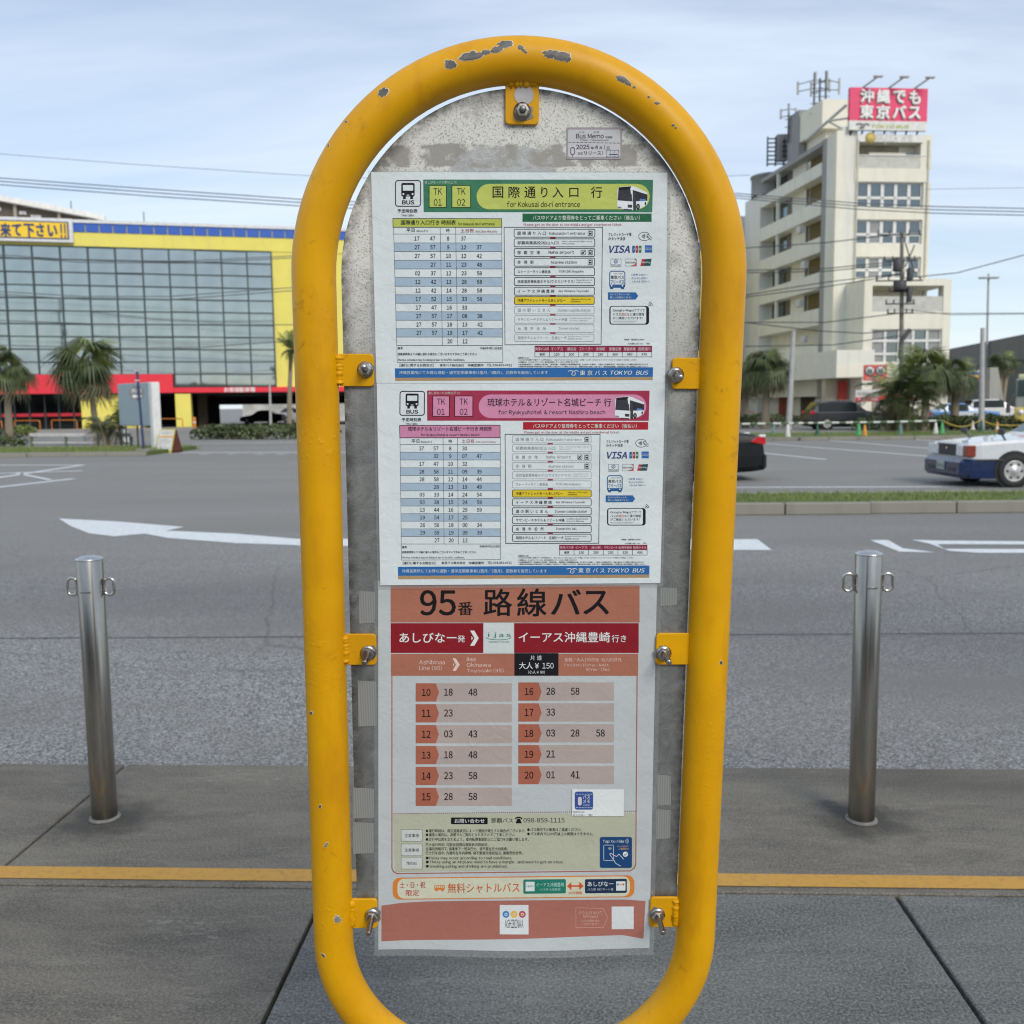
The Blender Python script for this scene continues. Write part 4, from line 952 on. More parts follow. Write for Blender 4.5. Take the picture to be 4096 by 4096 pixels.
a.rline(p, VF, 1474, 478, 1531, 567, 4, 1.6, WHT, 3); a.text(p, VF, "タッチ決済で", 1552, 480, 1618, 491, (210, 170, 110), .004); a.text(p, VF, "ご乗車OK!", 1560, 494, 1618, 506, (210, 170, 110), .004)
for r in (5, 10, 15): a.arc(p, VF, 1510, 508, r, r, -130, -50, 1.8, WHT, 3)
a.line(p, VF, [(1520, 548), (1508, 530), (1514, 524), (1548, 545), (1562, 530), (1590, 560)], 2, WHT, 3); a.line(p, VF, [(1520, 548), (1545, 585), (1572, 600)], 2, WHT, 3)
a.disc(p, VF, 1600, 531, 15, WHT, 3); a.line(p, VF, [(1592, 531), (1598, 538), (1609, 524)], 2.4, NV, 4)
p = 'shuttle_bus_bar'; SB = (210, 126, 56)
sk = lambda x, y: VF(x, y - (x - 248) * .0105)
a.poly(p, sk, Art.rr(248, 668, 1652, 796, 42), SB, 1); a.poly(p, sk, Art.rr(276, 674, 1626, 790, 40), (204, 205, 182), 2)
a.text(p, sk, "土・日・祝", 290, 693, 437, 729, (178, 44, 60), .014, 4); a.text(p, sk, "限定", 325, 739, 402, 774, (178, 44, 60), .01, 4)
a.rbox(p, sk, 490, 714, 551, 742, 4, SB, 3)
for k in range(5): a.rect(p, sk, 495 + k * 11, 718, 502 + k * 11, 728, (204, 205, 182), 4)
for x in (503, 538): a.disc(p, sk, x, 743, 7, SB, 4)
a.text(p, sk, "無料シャトルバス", 568, 703, 985, 760, (196, 92, 46), .008, 4)
a.rbox(p, sk, 1007, 686, 1254, 769, 8, (34, 120, 104), 3); a.rect(p, sk, 1020, 699, 1072, 754, (214, 220, 218), 4); a.text(p, sk, "ijas", 1026, 716, 1066, 732, TEAL, .02, 5)
a.text(p, sk, "イーアス沖縄豊崎", 1082, 705, 1243, 730, (170, 210, 200), .008, 4); a.text(p, sk, "バス停 大階段側", 1103, 738, 1222, 752, (170, 210, 200), .004, 4)
a.rect(p, sk, 1280, 722, 1338, 732, (206, 92, 50), 3); a.poly(p, sk, [(1260, 727), (1286, 703), (1286, 751)], (206, 92, 50), 3); a.poly(p, sk, [(1358, 727), (1332, 751), (1332, 703)], (206, 92, 50), 3); a.text(p, sk, "40分間隔", 1270, 758, 1347, 775, (206, 92, 50), .012, 4)
a.rbox(p, sk, 1365, 688, 1608, 770, 8, (28, 48, 78), 3); a.text(p, sk, "あしびなー", 1380, 702, 1530, 730, WHT, .008, 4); a.text(p, sk, "バス停 ABCマート裏", 1380, 740, 1530, 755, (190, 200, 210), .004, 4); a.rect(p, sk, 1546, 702, 1600, 756, (214, 220, 218), 4)
for x, c in ((1556, (70, 130, 190)), (1572, (220, 180, 70)), (1588, (190, 90, 80))): a.disc(p, sk, x, 720, 6, c, 5)
p = 'footer_band'
FP = [(183, 830), (300, 814), (440, 806), (700, 802), (1000, 800), (1300, 797), (1600, 795), (1717, 803)]
FB = [(183, 1036), (300, 1031), (440, 1028), (700, 1022), (1000, 1014), (1300, 1005), (1580, 999), (1704, 1021)]
for k in range(7): a.grid(p, [VF(*FP[k]), VF(*FP[k + 1]), VF(*FB[k + 1]), VF(*FB[k])], (166, 106, 94), 1, 3, 14)
a.rect(p, VF, 870, 826, 1037, 990, (214, 219, 220), 2)
for x, c in ((906, (70, 130, 190)), (953, (222, 178, 66)), (1001, (190, 84, 78))):
    a.disc(p, VF, x, 879, 20, c, 3); a.disc(p, VF, x, 879, 9, (214, 219, 220), 4); a.disc(p, VF, x, 879, 5, c, 5)
a.text(p, VF, "ASHIBINAA", 900, 908, 1007, 955, INK, 0); a.line(p, VF, [(900, 961), (1007, 961)], 1.4, (120, 120, 120))
NVC = (214, 172, 160)
a.line(p, VF, [(1312, 842), (1470, 846), (1496, 898), (1470, 955), (1312, 955)], 1.3, NVC, 2, True)
a.text(p, VF, "のりもの NAVI", 1327, 861, 1462, 880, NVC, .004); a.text(p, VF, "Okinawa", 1353, 881, 1441, 899, NVC, .004); a.text(p, VF, "バスの現在地が", 1343, 909, 1452, 923, NVC, 0); a.text(p, VF, "分かります！", 1355, 928, 1440, 942, NVC, 0)
a.rect(p, VF, 1520, 835, 1648, 965, (210, 215, 216), 2)
a.flush()

# stickers
st = empty('small_sticker', S(*VF(1440, 300), 0.003), 'small white sticker with a blue rounded square icon, stuck on the lowest timetable', 'sticker')
a = Art(st, 0.0019, bend3)
a.rect('paper', VF, 1290, 152, 1590, 308, (222, 226, 226), 0)
a.rbox('icon', VF, 1305, 165, 1412, 270, 14, (58, 84, 150), 1); a.rbox('icon', VF, 1324, 195, 1346, 245, 11, (214, 200, 208), 2)
for y in (180, 258):
    for k in range(6): a.line('icon', VF, [(1312 + k * 17, y), (1322 + k * 17, y)], 1.6, WHT, 2)
a.text('icon', VF, "バス", 1353, 184, 1394, 207, WHT, .01, 2); a.text('icon', VF, "メモ", 1353, 211, 1394, 232, WHT, .01, 2); a.text('icon', VF, "沖縄版", 1353, 238, 1392, 249, (180, 190, 220), 0, 2)
a.text('lettering', VF, "SE005-02", 1296, 277, 1362, 289, (90, 92, 98), .004, 2); a.text('lettering', VF, "あしびなー（発）", 1296, 295, 1408, 307, (70, 72, 80), .004, 2)
a.flush()
st = empty('small_sticker', S(*VU(980, 870), 0.001), 'faded grey sticker with a purple printed date on the speckled plate above the timetables', 'sticker')
a = Art(st, 0.0006); PU = (78, 58, 96)
a.poly('paper', VU, Art.rr(362, 165, 1588, 872, 30), (160, 152, 158), 0); a.poly('paper', VU, Art.rr(398, 215, 1550, 822, 40), (196, 196, 200), 1)
for t, x0, y0, x1, y1, c, b in (("バス", 628, 252, 755, 294, (90, 90, 96), 0), ("メモ", 955, 250, 1088, 298, (90, 90, 96), 0), ("Bus Memo", 578, 308, 1185, 408, (40, 46, 56), .006), ("沖縄版", 1215, 358, 1378, 408, (70, 90, 110), .006), ("https://bus-memo.com", 670, 425, 1290, 472, (70, 74, 80), .006),
      ("2025", 578, 548, 868, 645, PU, .02), ("年", 900, 588, 965, 650, PU, .014), ("4", 990, 560, 1058, 645, PU, .02), ("月", 1085, 588, 1140, 650, PU, .014), ("1", 1190, 560, 1216, 645, PU, .01), ("日", 1255, 590, 1310, 655, PU, .014), ("正式", 615, 712, 725, 768, (60, 58, 66), .01), ("リリース！", 755, 690, 1170, 772, (78, 66, 88), .02)): a.text('lettering', VU, t, x0, y0, x1, y1, c, b, 3)
for k in range(13): a.line('lettering', VU, [(408 + k * 89, 493 + k * 1.6), (468 + k * 89, 494 + k * 1.6)], 2.0, (60, 62, 70), 2)
a.rline('bus_drawing', VU, 455, 610, 540, 765, 38, 4, (130, 126, 140)); a.line('bus_drawing', VU, [(495, 765), (495, 815)], 4, (130, 126, 140))
a.rline('bus_drawing', VU, 1245, 672, 1512, 815, 12, 3.5, (150, 156, 166)); a.line('bus_drawing', VU, [(1310, 765), (1490, 762)], 4, (70, 90, 120))
for x in (1330, 1420): a.line('bus_drawing', VU, [(x, 675), (x, 815)], 2.5, (150, 156, 166))
a.flush()
# ================================================================== GROUND
RZ = -0.12
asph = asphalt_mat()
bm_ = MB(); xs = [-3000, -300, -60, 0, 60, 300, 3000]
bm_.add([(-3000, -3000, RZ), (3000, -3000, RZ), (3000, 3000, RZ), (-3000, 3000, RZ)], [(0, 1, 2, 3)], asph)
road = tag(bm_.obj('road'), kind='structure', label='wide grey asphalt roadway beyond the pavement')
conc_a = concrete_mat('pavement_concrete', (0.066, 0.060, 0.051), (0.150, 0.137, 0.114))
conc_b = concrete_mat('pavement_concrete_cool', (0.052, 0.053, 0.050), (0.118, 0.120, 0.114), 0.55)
edge = G(2048, 3060, 0).y; joint = G(2048, 3560, 0).y
pav = empty('pavement', (0, 0, 0)); tag(pav, 'dark weathered concrete pavement cut into large slabs', kind='structure')
def slab(x0, x1, y0, y1, m, gap=0.006):
    b = MB(); b.box(((x0 + x1) / 2, (y0 + y1) / 2, -0.09), (x1 - x0 - gap * 2, y1 - y0 - gap * 2, 0.18), m, bev=0.004)
    return b.obj('slab', pav)
xa = G(1240, 3690, 0).x; xb = G(3583, 3580, 0).x; xc = G(240 * 2.12, 3053, 0).x; xa2 = G(1039, 4096, 0).x
W_ = xb - xa
near = [xa + W_ * k for k in range(-4, 6)]
for i in range(len(near) - 1):
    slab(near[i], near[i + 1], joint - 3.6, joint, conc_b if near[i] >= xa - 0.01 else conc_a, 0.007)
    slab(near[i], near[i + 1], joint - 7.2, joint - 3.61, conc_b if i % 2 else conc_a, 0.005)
W2 = 4.6; far_ = [xc + W2 * k for k in range(-3, 5)]
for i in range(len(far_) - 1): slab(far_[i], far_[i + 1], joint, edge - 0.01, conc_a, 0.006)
b = MB(); b.box(((0), (joint - 3 + edge) / 2, -0.16), (40, 10.6, 0.05), simple('joint_filler', (0.02, 0.02, 0.02), 0.9))
tag(b.obj('joint_bed'), kind='structure')
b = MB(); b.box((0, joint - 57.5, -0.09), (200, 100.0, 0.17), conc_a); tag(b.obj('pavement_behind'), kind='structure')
# painted yellow line
ymat = NT('yellow_road_paint'); _v = ymat.coord()
ymat.base(ymat.mix(ymat.math('MULTIPLY', ymat.rng(ymat.noise(_v, 40, 6, 0.7), 0.5, 0.7), .45), rgb(186, 140, 56), rgb(104, 88, 58))); ymat.set(rough=.6)
y0 = G(2048, 3540 - 3, 0).y; y1 = G(2048, 3488, 0).y
b = MB(); n = 60; random.seed(3)
for k in range(n):
    xk, xk1 = -11 + 22 * k / n, -11 + 22 * (k + 1) / n
    b.add([(xk, y0, .003), (xk1, y0, .003), (xk1, y1, .003), (xk, y1, .003)], [(0, 1, 2, 3)], ymat.m)
tag(b.obj('yellow_line'), kind='structure')
# white markings on the road
wm = NT('worn_white_paint'); _v = wm.coord()
wm.base(wm.mix(wm.math('MULTIPLY', wm.rng(wm.noise(_v, 22, 8, 0.8), 0.53, 0.66), .75), rgb(214, 218, 220, 1.0), rgb(104, 106, 108))); wm.set(rough=.6)
def marking(pts, name='road_marking'):
    b = MB(); b.add([G(x, y, RZ + .004) for x, y in pts], [tuple(range(len(pts)))], wm.m); return tag(b.obj(name), kind='structure')
mk = marking([V3(x, y) for x, y in [(350, 1150), (700, 1168), (1095, 1200), (985, 1222), (1400, 1240), (1775, 1272), (1775, 1309), (1400, 1296), (1000, 1266), (860, 1240), (680, 1256), (530, 1238), (420, 1195)]])
mk = marking([(1190, 2155), (2900, 2156), (2900, 2200), (1190, 2182)])
marking([V2(-10, 1545), V2(210, 1545), V2(302, 1615), V2(-10, 1615)])
for pts in ([(755, 58), (825, 58), (882, 90), (1012, 106), (868, 103)], [(915, 57), (1020, 60), (1360, 63), (1360, 75), (1015, 74), (1042, 92), (1360, 93), (1360, 108), (1180, 108), (1062, 100), (985, 72)]): marking([VR(*q) for q in pts])
def strip(pa, pb, w, name='road_line'):
    A = G(*pa, RZ + .004); B = G(*pb, RZ + .004); d = (B - A).normalized(); nn = Vector((-d.y, d.x, 0)) * w / 2
    b = MB(); b.add([A + nn, B + nn, B - nn, A - nn], [(0, 1, 2, 3)], wm.m); return tag(b.obj(name), kind='structure')
strip(V2(230, 925), V2(1330, 1010), .16); strip(V2(640, 905), V2(1400, 965), .16); strip(V2(210, 985), V2(655, 1030), .16); strip(V2(1110, 893), V2(1932, 950), .16)
strip(V2(-500, 1213), V2(2300, 1203), .15)
strip(V3(-200, 833), V3(498, 832), .22); strip(V3(-200, 888), V3(490, 866), .22); strip(V3(-200, 935), V3(492, 832), .20); strip(V3(-200, 985), V3(440, 913), .22); strip(V3(100, 880), V3(300, 920), .12)
strip(V3(1070, 757), V3(2300, 757), .3); strip(V3(1090, 708), V3(2300, 690), .2)
for x in (1210, 1380, 1545, 1670): strip(V3(x - 30, 768), V3(x + 30, 768), .18)

# kerbed islands
kerbm = wall_mat('kerb_concrete', (0.27, 0.255, 0.215), amount=.75)
soil = grass_mat('turf', (0.045, 0.062, 0.018), (0.085, 0.12, 0.03))
blade = grass_mat('grass_blades', (0.085, 0.115, 0.03), (0.16, 0.195, 0.055))
def island(name, x0, x1, yn, yf, top, klen, label, blades=0, hb=.05, seed=1):
    """turf between kerb stones; yn near edge, yf far edge (world y)"""
    root = empty(name, ((x0 + x1) / 2, yn, RZ)); tag(root, label, kind='structure')
    b = MB(); b.box(((x0 + x1) / 2, (yn + yf) / 2, (RZ + top) / 2), (x1 - x0 - .2, yf - yn - .2, top - RZ), soil); b.obj('turf', root)
    n = max(1, int((x1 - x0) / klen)); L = (x1 - x0) / n; proto = None
    for yy in (yn + .09, yf - .09):
        for i in range(n):
            cx = x0 + L * (i + .5)
            if proto is None:
                b = MB(); b.box((cx, yy, (RZ + top + .01) / 2), (L - .02, .17, top + .01 - RZ), kerbm, bev=.012); proto = b.obj('kerb_stone', root)
                pc = cx, yy
            else: inst(proto, root, (cx - pc[0], yy - pc[1], 0), 'kerb_stone', (0, 0, random.uniform(-.004, .004)))
    if blades:
        rnd = random.Random(seed); b = MB()
        for _ in range(blades):
            x = rnd.uniform(x0 + .2, x1 - .2); y = rnd.uniform(yn + .19, yf - .19); a = rnd.uniform(0, 6.28); h = hb * rnd.uniform(.4, 1.5); w = hb * .12
            dx, dy = math.cos(a) * w, math.sin(a) * w; lx, ly = rnd.uniform(-.5, .5) * h, rnd.uniform(-.5, .5) * h
            b.add([(x - dx, y - dy, top - .005), (x + dx, y + dy, top - .005), (x + lx, y + ly, top + h)], [(0, 1, 2)], blade)
        fw_ = simple('clover_flower', (.6, .58, .48), .6)
        for _ in range(blades // 40):
            x = rnd.uniform(x0 + .2, x1 - .2); y = rnd.uniform(yn + .19, yf - .19); z = top + hb * rnd.uniform(.8, 1.6); r = .011
            b.add([(x - r, y, z), (x, y - r, z + r), (x + r, y, z), (x, y + r, z - r)], [(0, 1, 2, 3)], fw_)
        g = b.obj('grass', root, recalc=False); g['kind'] = 'stuff'
    return root
yk = G(3500, V2(0, 1385)[1]).y
island('median_strip', G(1500, 2045).x, 30, yk, yk + 1.9, .045, 1.25, 'long grassed median with concrete kerb stones in front of the taxi', 24000, .055)
yk2 = G(3500, V2(0, 905)[1]).y
island('far_verge', G(2500, 1760).x, 60, yk2, yk2 + 6.5, .03, 1.2, 'grass verge with low hedges beyond the parking lane', 12000, .09, 2)
yk3 = G(400, V3(0, 782)[1]).y
island('left_verge', -40, G(V3(900, 775)[0], V3(0, 775)[1]).x, yk3, yk3 + 5.5, .03, 1.4, 'grassed island with palms at the left side of the road', 9000, .1, 3)
# forecourt slab of the big yellow store
_A = G(-200, 2555, RZ + .003); _B = G(4300, 2532, RZ + .003)
b = MB(); b.add([_A, _B, _B + Vector((0, .025, 0)), _A + Vector((0, .025, 0))], [(0, 1, 2, 3)], simple('seam_tar', (.09, .09, .095), .7, 0, .3, 20)); tag(b.obj('road_seam'), kind='structure')
fc = wall_mat('forecourt', (0.30, 0.28, 0.26), amount=.3)

# ================================================================== VEGETATION
leafA = leaf_mat('palm_leaf', (0.045, 0.065, 0.025), (0.11, 0.135, 0.05))
leafB = leaf_mat('palm_leaf_light', (0.12, 0.155, 0.04), (0.22, 0.26, 0.07))
leafD = leaf_mat('palm_leaf_dry', (0.13, 0.115, 0.06), (0.20, 0.17, 0.09))
bark = wall_mat('palm_bark', (0.26, 0.21, 0.15), amount=.4)
def frond_mesh(L, droop, n, lw, ll, m, seed, fan=False):
    rnd = random.Random(seed); b = MB(); pts = []
    for k in range(n + 1):
        t = k / n; pts.append(Vector((L * t * (1 - .18 * t * droop), 0, L * (.30 * t - droop * .75 * t * t))))
    b.tube(pts, [.02 * L * .5 * (1 - .8 * k / n) for k in range(n + 1)], m, 3, False)
    if not fan:
        for k in range(2, n + 1):
            for s in (-1, 1):
                for j in range(2):
                    p = pts[k].lerp(pts[k - 1], j * .5); q = ll * L * math.sin(math.pi * min(1, (k / n) * .82 + .14)) * rnd.uniform(.8, 1.1)
                    d = Vector((.55, s, -.35 - .5 * rnd.random())).normalized() * q; w = Vector((lw * L, 0, 0))
                    b.add([p - w * .5, p + w * .5, p + d * .6 + w * .4 + Vector((0, 0, .03 * L)), p + d, p + d * .6 - w * .4 + Vector((0, 0, .03 * L))], [(0, 1, 2, 4), (4, 2, 3)], m)
    else:
        c = pts[int(n * .55)]
        for k in range(27):
            t = R_(-130 + 260 * k / 26); d = Vector((math.cos(t), math.sin(t), -.15 - .3 * abs(math.sin(t)))) * L * .62
            mid = c + d * .55; e = c + d + Vector((0, 0, -.36 * L * rnd.uniform(.5, 1.4))); w = Vector((-math.sin(t), math.cos(t), 0)) * L * .024
            b.add([c, mid + w, e, mid - w], [(0, 1, 2, 3)], m)
    return b
FR = {}
def frond_proto(kind, i):
    if (kind, i) not in FR:
        kw = {'feather': dict(n=18, lw=.02, ll=.42, fan=False), 'fan': dict(n=6, lw=.03, ll=.3, fan=True)}[kind]
        m = (leafA, leafA, leafB, leafA, leafD)[i]
        b = frond_mesh(1.0, (.55, .85, .4, 1.05, 1.35)[i], seed=i * 7 + 3, m=m, **kw)
        o = b.obj('frond', recalc=False); me = o.data; bpy.data.objects.remove(o); FR[(kind, i)] = me
    return FR[(kind, i)]
def palm(base, H, L, nf, kind, label, lean=0.0, seed=1, trunk_r=.16, name='palm_tree', stems=1, group=None, skirt=.35):
    rnd = random.Random(seed)
    root = empty(name, base, label, 'palm tree', group)
    tops = []
    for s in range(stems):
        off = Vector((0, 0, 0)) if stems == 1 else Vector((rnd.uniform(-.35, .35), rnd.uniform(-.35, .35), 0))
        sp = Vector((lean + (rnd.uniform(-.5, .5) if stems > 1 else 0), rnd.uniform(-.3, .3) if stems > 1 else 0, 0)); h = H * (1 if stems == 1 else rnd.uniform(.55, 1))
        pts = [base + off + sp * (k / 8) ** 1.6 + Vector((0, 0, h * k / 8)) for k in range(9)]
        b = MB(); b.tube(pts, [trunk_r * (1.25 - .45 * k / 8) * (1 if stems == 1 else .4) for k in range(9)], bark, 9); b.obj('trunk', root); tops.append(pts[-1])
    for k in range(nf):
        top = tops[k % len(tops)]; i = rnd.choice((0, 0, 1, 1, 2, 3)) if k > nf * .12 else 4
        if kind == 'fan' and rnd.random() < skirt: i = 3 if rnd.random() < .6 else 4
        tilt = {0: rnd.uniform(-.9, -.1), 1: rnd.uniform(-.5, .35), 2: rnd.uniform(-1.25, -.6), 3: rnd.uniform(0, .6), 4: rnd.uniform(.4, .9)}[i]
        o = bpy.data.objects.new('frond', frond_proto(kind, i)); COL.objects.link(o); o.parent = root
        o.location = top - root.location; o.rotation_euler = (0, tilt, k * 2.39996 + rnd.uniform(-.5, .5)); o.scale = (L * rnd.uniform(.62, 1.2),) * 3
    return root
def shrub(base, rx, ry, h, m, label, name='hedge', seed=1, n=500, ls=.09, group=None, cat='hedge'):
    rnd = random.Random(seed); b = MB()
    for _ in range(n):
        a, r = rnd.uniform(0, 6.283), math.sqrt(rnd.random()); u, v = rx * r * math.cos(a), ry * r * math.sin(a)
        top = h * (1 - .35 * r ** 4) * (.82 + .3 * noise.noise(Vector((u * 1.3, v * 1.3, seed)))); z = top * (1 - rnd.random() ** 2 * .9)
        c = Vector(base) + Vector((u, v, z)); d1 = Vector((rnd.uniform(-1, 1), rnd.uniform(-1, 1), rnd.uniform(-.6, 1))).normalized() * ls; d2 = d1.cross(Vector((rnd.uniform(-1, 1), rnd.uniform(-1, 1), rnd.uniform(-1, 1)))).normalized() * ls * .5
        b.add([c - d1, c + d2, c + d1, c - d2], [(0, 1, 2, 3)], m)
    root = empty(name, base, label, cat, group)
    o = b.obj('foliage', root, recalc=False); s = MB()
    for k in range(5): s.tube([Vector(base) + Vector((rx * .5 * math.cos(k * 1.3), ry * .5 * math.sin(k * 1.3), 0)), Vector(base) + Vector((rx * .6 * math.cos(k * 1.3), ry * .6 * math.sin(k * 1.3), h * .7))], .02, bark, 4)
    s.obj('stem', root); return root
def gp_(vw, x, y): return G(*vw(x, y))

# left side
bs = gp_(V4, 60, 1600); palm(bs, topz(bs, V4(0, 1150)[1]) - RZ, 1.55, 38, 'fan', 'fan palm with a shaggy skirt of drooping leaves, leftmost tree in the photo', .1, 11, .17)
bs = gp_(V4, 580, 1612); palm(bs, topz(bs, V4(0, 1120)[1]) - RZ, 1.8, 36, 'fan', 'large spreading palm in front of the red band, left of the grey slab sign', -.3, 12, .13, skirt=.2)
bs = gp_(V4, 640, 1628); palm(bs, 1.2, 1.15, 36, 'feather', 'low clump of areca palm with several thin stems at the foot of the large palm', .1, 13, .1, 'areca_palm', 9)
bs = gp_(V4, 1722, 1565); bs = G(*V4(1722, 1540)); palm(bs, topz(bs, V4(0, 1040)[1]) - RZ, 1.4, 24, 'feather', 'coconut palm before the yellow wall, partly hidden by the yellow bus stop frame', .3, 14, .14)
bs = gp_(V4, -30, 1600); shrub(bs, 1.5, .7, .85, leafA, 'bushy shrub at the very left edge of the grass island', 'shrub', 3, 500, .12, cat='shrub')
bs = gp_(V4, 130, 1560); shrub(bs, 1.0, .6, .9, leafB, 'bright green shrub beside the trunk of the leftmost palm', 'shrub', 4, 400, .12, cat='shrub')
bs = gp_(V4, 60, 1615); shrub(bs, .9, .5, .5, leafA, 'small shrub in front of the leftmost palm', 'shrub', 9, 300, .1, cat='shrub')
for (x, w) in ((1330, 1.9), (1500, 3.2), (1700, 3.0)):
    bs = gp_(V4, x, 1570); shrub(bs, w, .8, .9, leafA, {1330: 'left end bush of the olive hedge under the glass store', 1500: 'middle bush of the olive hedge under the glass store', 1700: 'right bush of the olive hedge, beside the yellow frame'}[x], 'hedge', x, 700, .13, 'low hedge bushes along the store drive')
# right side
bs = gp_(V2, 262, 835); palm(bs, topz(bs, V2(0, 420)[1]) - RZ, 1.75, 66, 'fan', 'big shaggy fan palm just right of the yellow frame, before the tower', 0, 21, .22, skirt=.5)
bs = gp_(V2, 130, 825); palm(bs, topz(bs, V2(0, 470)[1]) - RZ, 1.6, 44, 'fan', 'fan palm half hidden by the right tube of the yellow frame', 0, 22, .2, skirt=.5)
bs = gp_(V2, 1150, 868); palm(bs, topz(bs, V2(0, 545)[1]) - RZ, 1.8, 64, 'feather', 'broad bushy palm before the red shop signs', 0, 23, .12, stems=5)
bs = gp_(V2, 1090, 860); palm(bs, 1.0, 1.2, 30, 'feather', 'low palm clump under the broad bushy palm', 0, 27, .1, 'areca_palm', 7)
bs = gp_(V2, 1290, 845); palm(bs, topz(bs, V2(0, 440)[1]) - RZ, 1.6, 56, 'fan', 'dark fan palm left of the tower corner, behind the utility pole', 0, 24, .2, skirt=.5)
bs = gp_(V2, 1480, 840); palm(bs, topz(bs, V2(0, 460)[1]) - RZ, 1.3, 56, 'fan', 'dark fan palm with dry hanging leaves left of the coloured station roof', 0, 25, .2, skirt=.6)
bs = gp_(V2, 1768, 775); palm(bs, topz(bs, V2(0, 385)[1]) - RZ, 1.2, 30, 'fan', 'distant palm before the elevated road, behind the stone monument', 0, 26, .2)
bs = gp_(V2, 1785, 775); palm(bs, topz(bs, V2(0, 400)[1]) - RZ, 1.0, 18, 'fan', 'thin distant palm touching the stone monument palm', .4, 28, .18)
for x, w, lb in ((230, 3.2, 'hedge left of the dark SUV, below the shaggy palm'), (1110, 2.6, 'hedge below the broad bushy palm'), (1330, 3.0, 'hedge in front of the blue taxi, left part'), (1560, 3.2, 'hedge in front of the blue taxi, right part'), (1760, 2.2, 'hedge below the stone monument')):
    bs = gp_(V2, x, 842 if x > 300 else 826); shrub(bs, w, .8, .95 if x > 300 else 1.0, leafA, lb, 'hedge', x, 900, .12, 'clipped hedges on the far verge')

# ================================================================== STREET FURNITURE
def bollard(base, label):
    root = empty('bollard', base, label, 'bollard', 'stainless bollards at the pavement edge')
    r = .0475; H = 1.008; m = stainless_b
    b = MB(); b.lathe([(r, -.05), (r, H - .004), (r - .002, H)], m, base, 40); b.obj('post', root)
    b = MB(); b.lathe([(r - .002, H - .004), (r + .002, H - .003), (r + .002, H + .001), (r * .85, H + .006), (r * .6, H + .0105), (r * .3, H + .013), (0, H + .0135)], cap_m, base, 40); b.obj('cap', root)
    for s in (-1, 1):
        b = MB(); pts = []; c = base + Vector((s * (r + .023), 0, H - .105))
        for k in range(28):
            t = 2 * math.pi * k / 28; x = .018 * math.cos(t); z = .016 * math.sin(t) + (.016 if math.sin(t) > 0 else -.016)
            pts.append(c + Vector((x, 0, z)))
        b.tube(pts, .0052, ring_m, 8, close=True); b.obj('ring', root)
        b = MB(); b.box(base + Vector((s * (r + .002), 0, H - .085)), (.012, .016, .022), stainless_b, bev=.003); b.box(base + Vector((s * (r + .002), 0, H - .125)), (.012, .016, .022), stainless_b, bev=.003); b.obj('ring_bracket', root)
    b = MB(); b.box(base + Vector((.002, -r - .001, H - .118)), (.040, .006, .006), stainless_b, bev=.002); b.obj('slot_lip', root)
    b = MB(); b.lathe([(r - .001, 0.001), (r + .012, .001), (r + .010, .006), (r, .010)], simple('grout', (.16, .155, .145), .9, 0, .3, 60), base, 30); b.obj('grout_ring', root)
    return root
def bollard_steel():
    t = NT('brushed_stainless'); v = t.coord((1, 1, .02)); n = t.noise(v, 90, 3); d = t.noise(t.coord((1, 1, .3)), 9, 5, .7)
    sp = t.nd('SeparateXYZ'); t.l.new(t.coord(), sp.inputs[0])
    f = t.math('MULTIPLY', t.rng(sp.outputs['Z'], .55, .05), t.rng(d, .35, .6))
    c = t.mix(t.rng(d, .4, .75), (.40, .385, .35), (.28, .265, .24)); c = t.mix(t.math('MULTIPLY', f, .35), c, (.26, .21, .15))
    t.base(c); t.set(metal=1.0, rough=t.rng(n, .25, .75, .16, .28)); t.bump(n, .08, .001); return t.m
stainless_b = bollard_steel(); cap_m = steel_mat('polished_cap', (.62, .62, .62), .22, False)
ring_m = steel_mat('ring_steel', (.66, .64, .60), .2, False)
lb = G(198 * 2.12, 1543 * 2.12, 0); rb = G(1625 * 2.12, 1547 * 2.12, 0)
bollard(lb, 'stainless steel bollard with two side rings, left of the yellow bus stop')
bollard(rb, 'stainless steel bollard with two side rings, right of the yellow bus stop')

orange = simple('orange_enamel', rgb(206, 120, 42), .4)
def hoop(pa, pb, ytop, label, vw=V4):
    A = gp_(vw, *pa); B = gp_(vw, *pb); z = topz((A + B) / 2, vw(0, ytop)[1]); h = z - RZ; r = min(.14, (B - A).length * .12); d = (B - A).normalized(); U = Vector((0, 0, 1)); pts = [A]
    for k in range(7): t = R_(90 * k / 6); pts.append(A + d * r * (1 - math.cos(t)) + U * (h - r + r * math.sin(t)))
    for k in range(7): t = R_(90 * k / 6); pts.append(B - d * r * (1 - math.sin(t)) + U * (h - r + r * math.cos(t)))
    pts.append(B); b = MB(); b.tube(pts, .042, orange, 8)
    return tag(b.obj('hoop_barrier', loc=(A + B) / 2), label, 'barrier', 'orange hoop barriers before the store')
hoop((90, 1524), (240, 1524), 1460, 'orange hoop barrier beside the leftmost palm trunk')
hoop((310, 1520), (460, 1520), 1457, 'orange hoop barrier in front of the dark shopfront')
hoop((-110, 1528), (14, 1528), 1464, 'orange hoop barrier cut by the left edge of the photo')
hoop((952, 1514), (1088, 1516), 1449, 'orange hoop barrier beside the yellow pillar')
hoop(((1408 - 1369.8) / .619 * 2.12 - 2, 764), (130, 764), 726, 'orange hoop barrier right of the yellow frame, behind the hedge', V2) if False else None
A = gp_(V4, 1158, 1514); b = MB(); b.lathe([(.13, 0), (.13, .9), (.1, 1.0), (0, 1.02)], orange, A, 16); b.lathe([(.135, .55), (.135, .65)], simple('reflective_white', (.7, .7, .7), .4), A, 16); tag(b.obj('marker_post', loc=A), 'fat orange marker post against the yellow pillar', 'post')
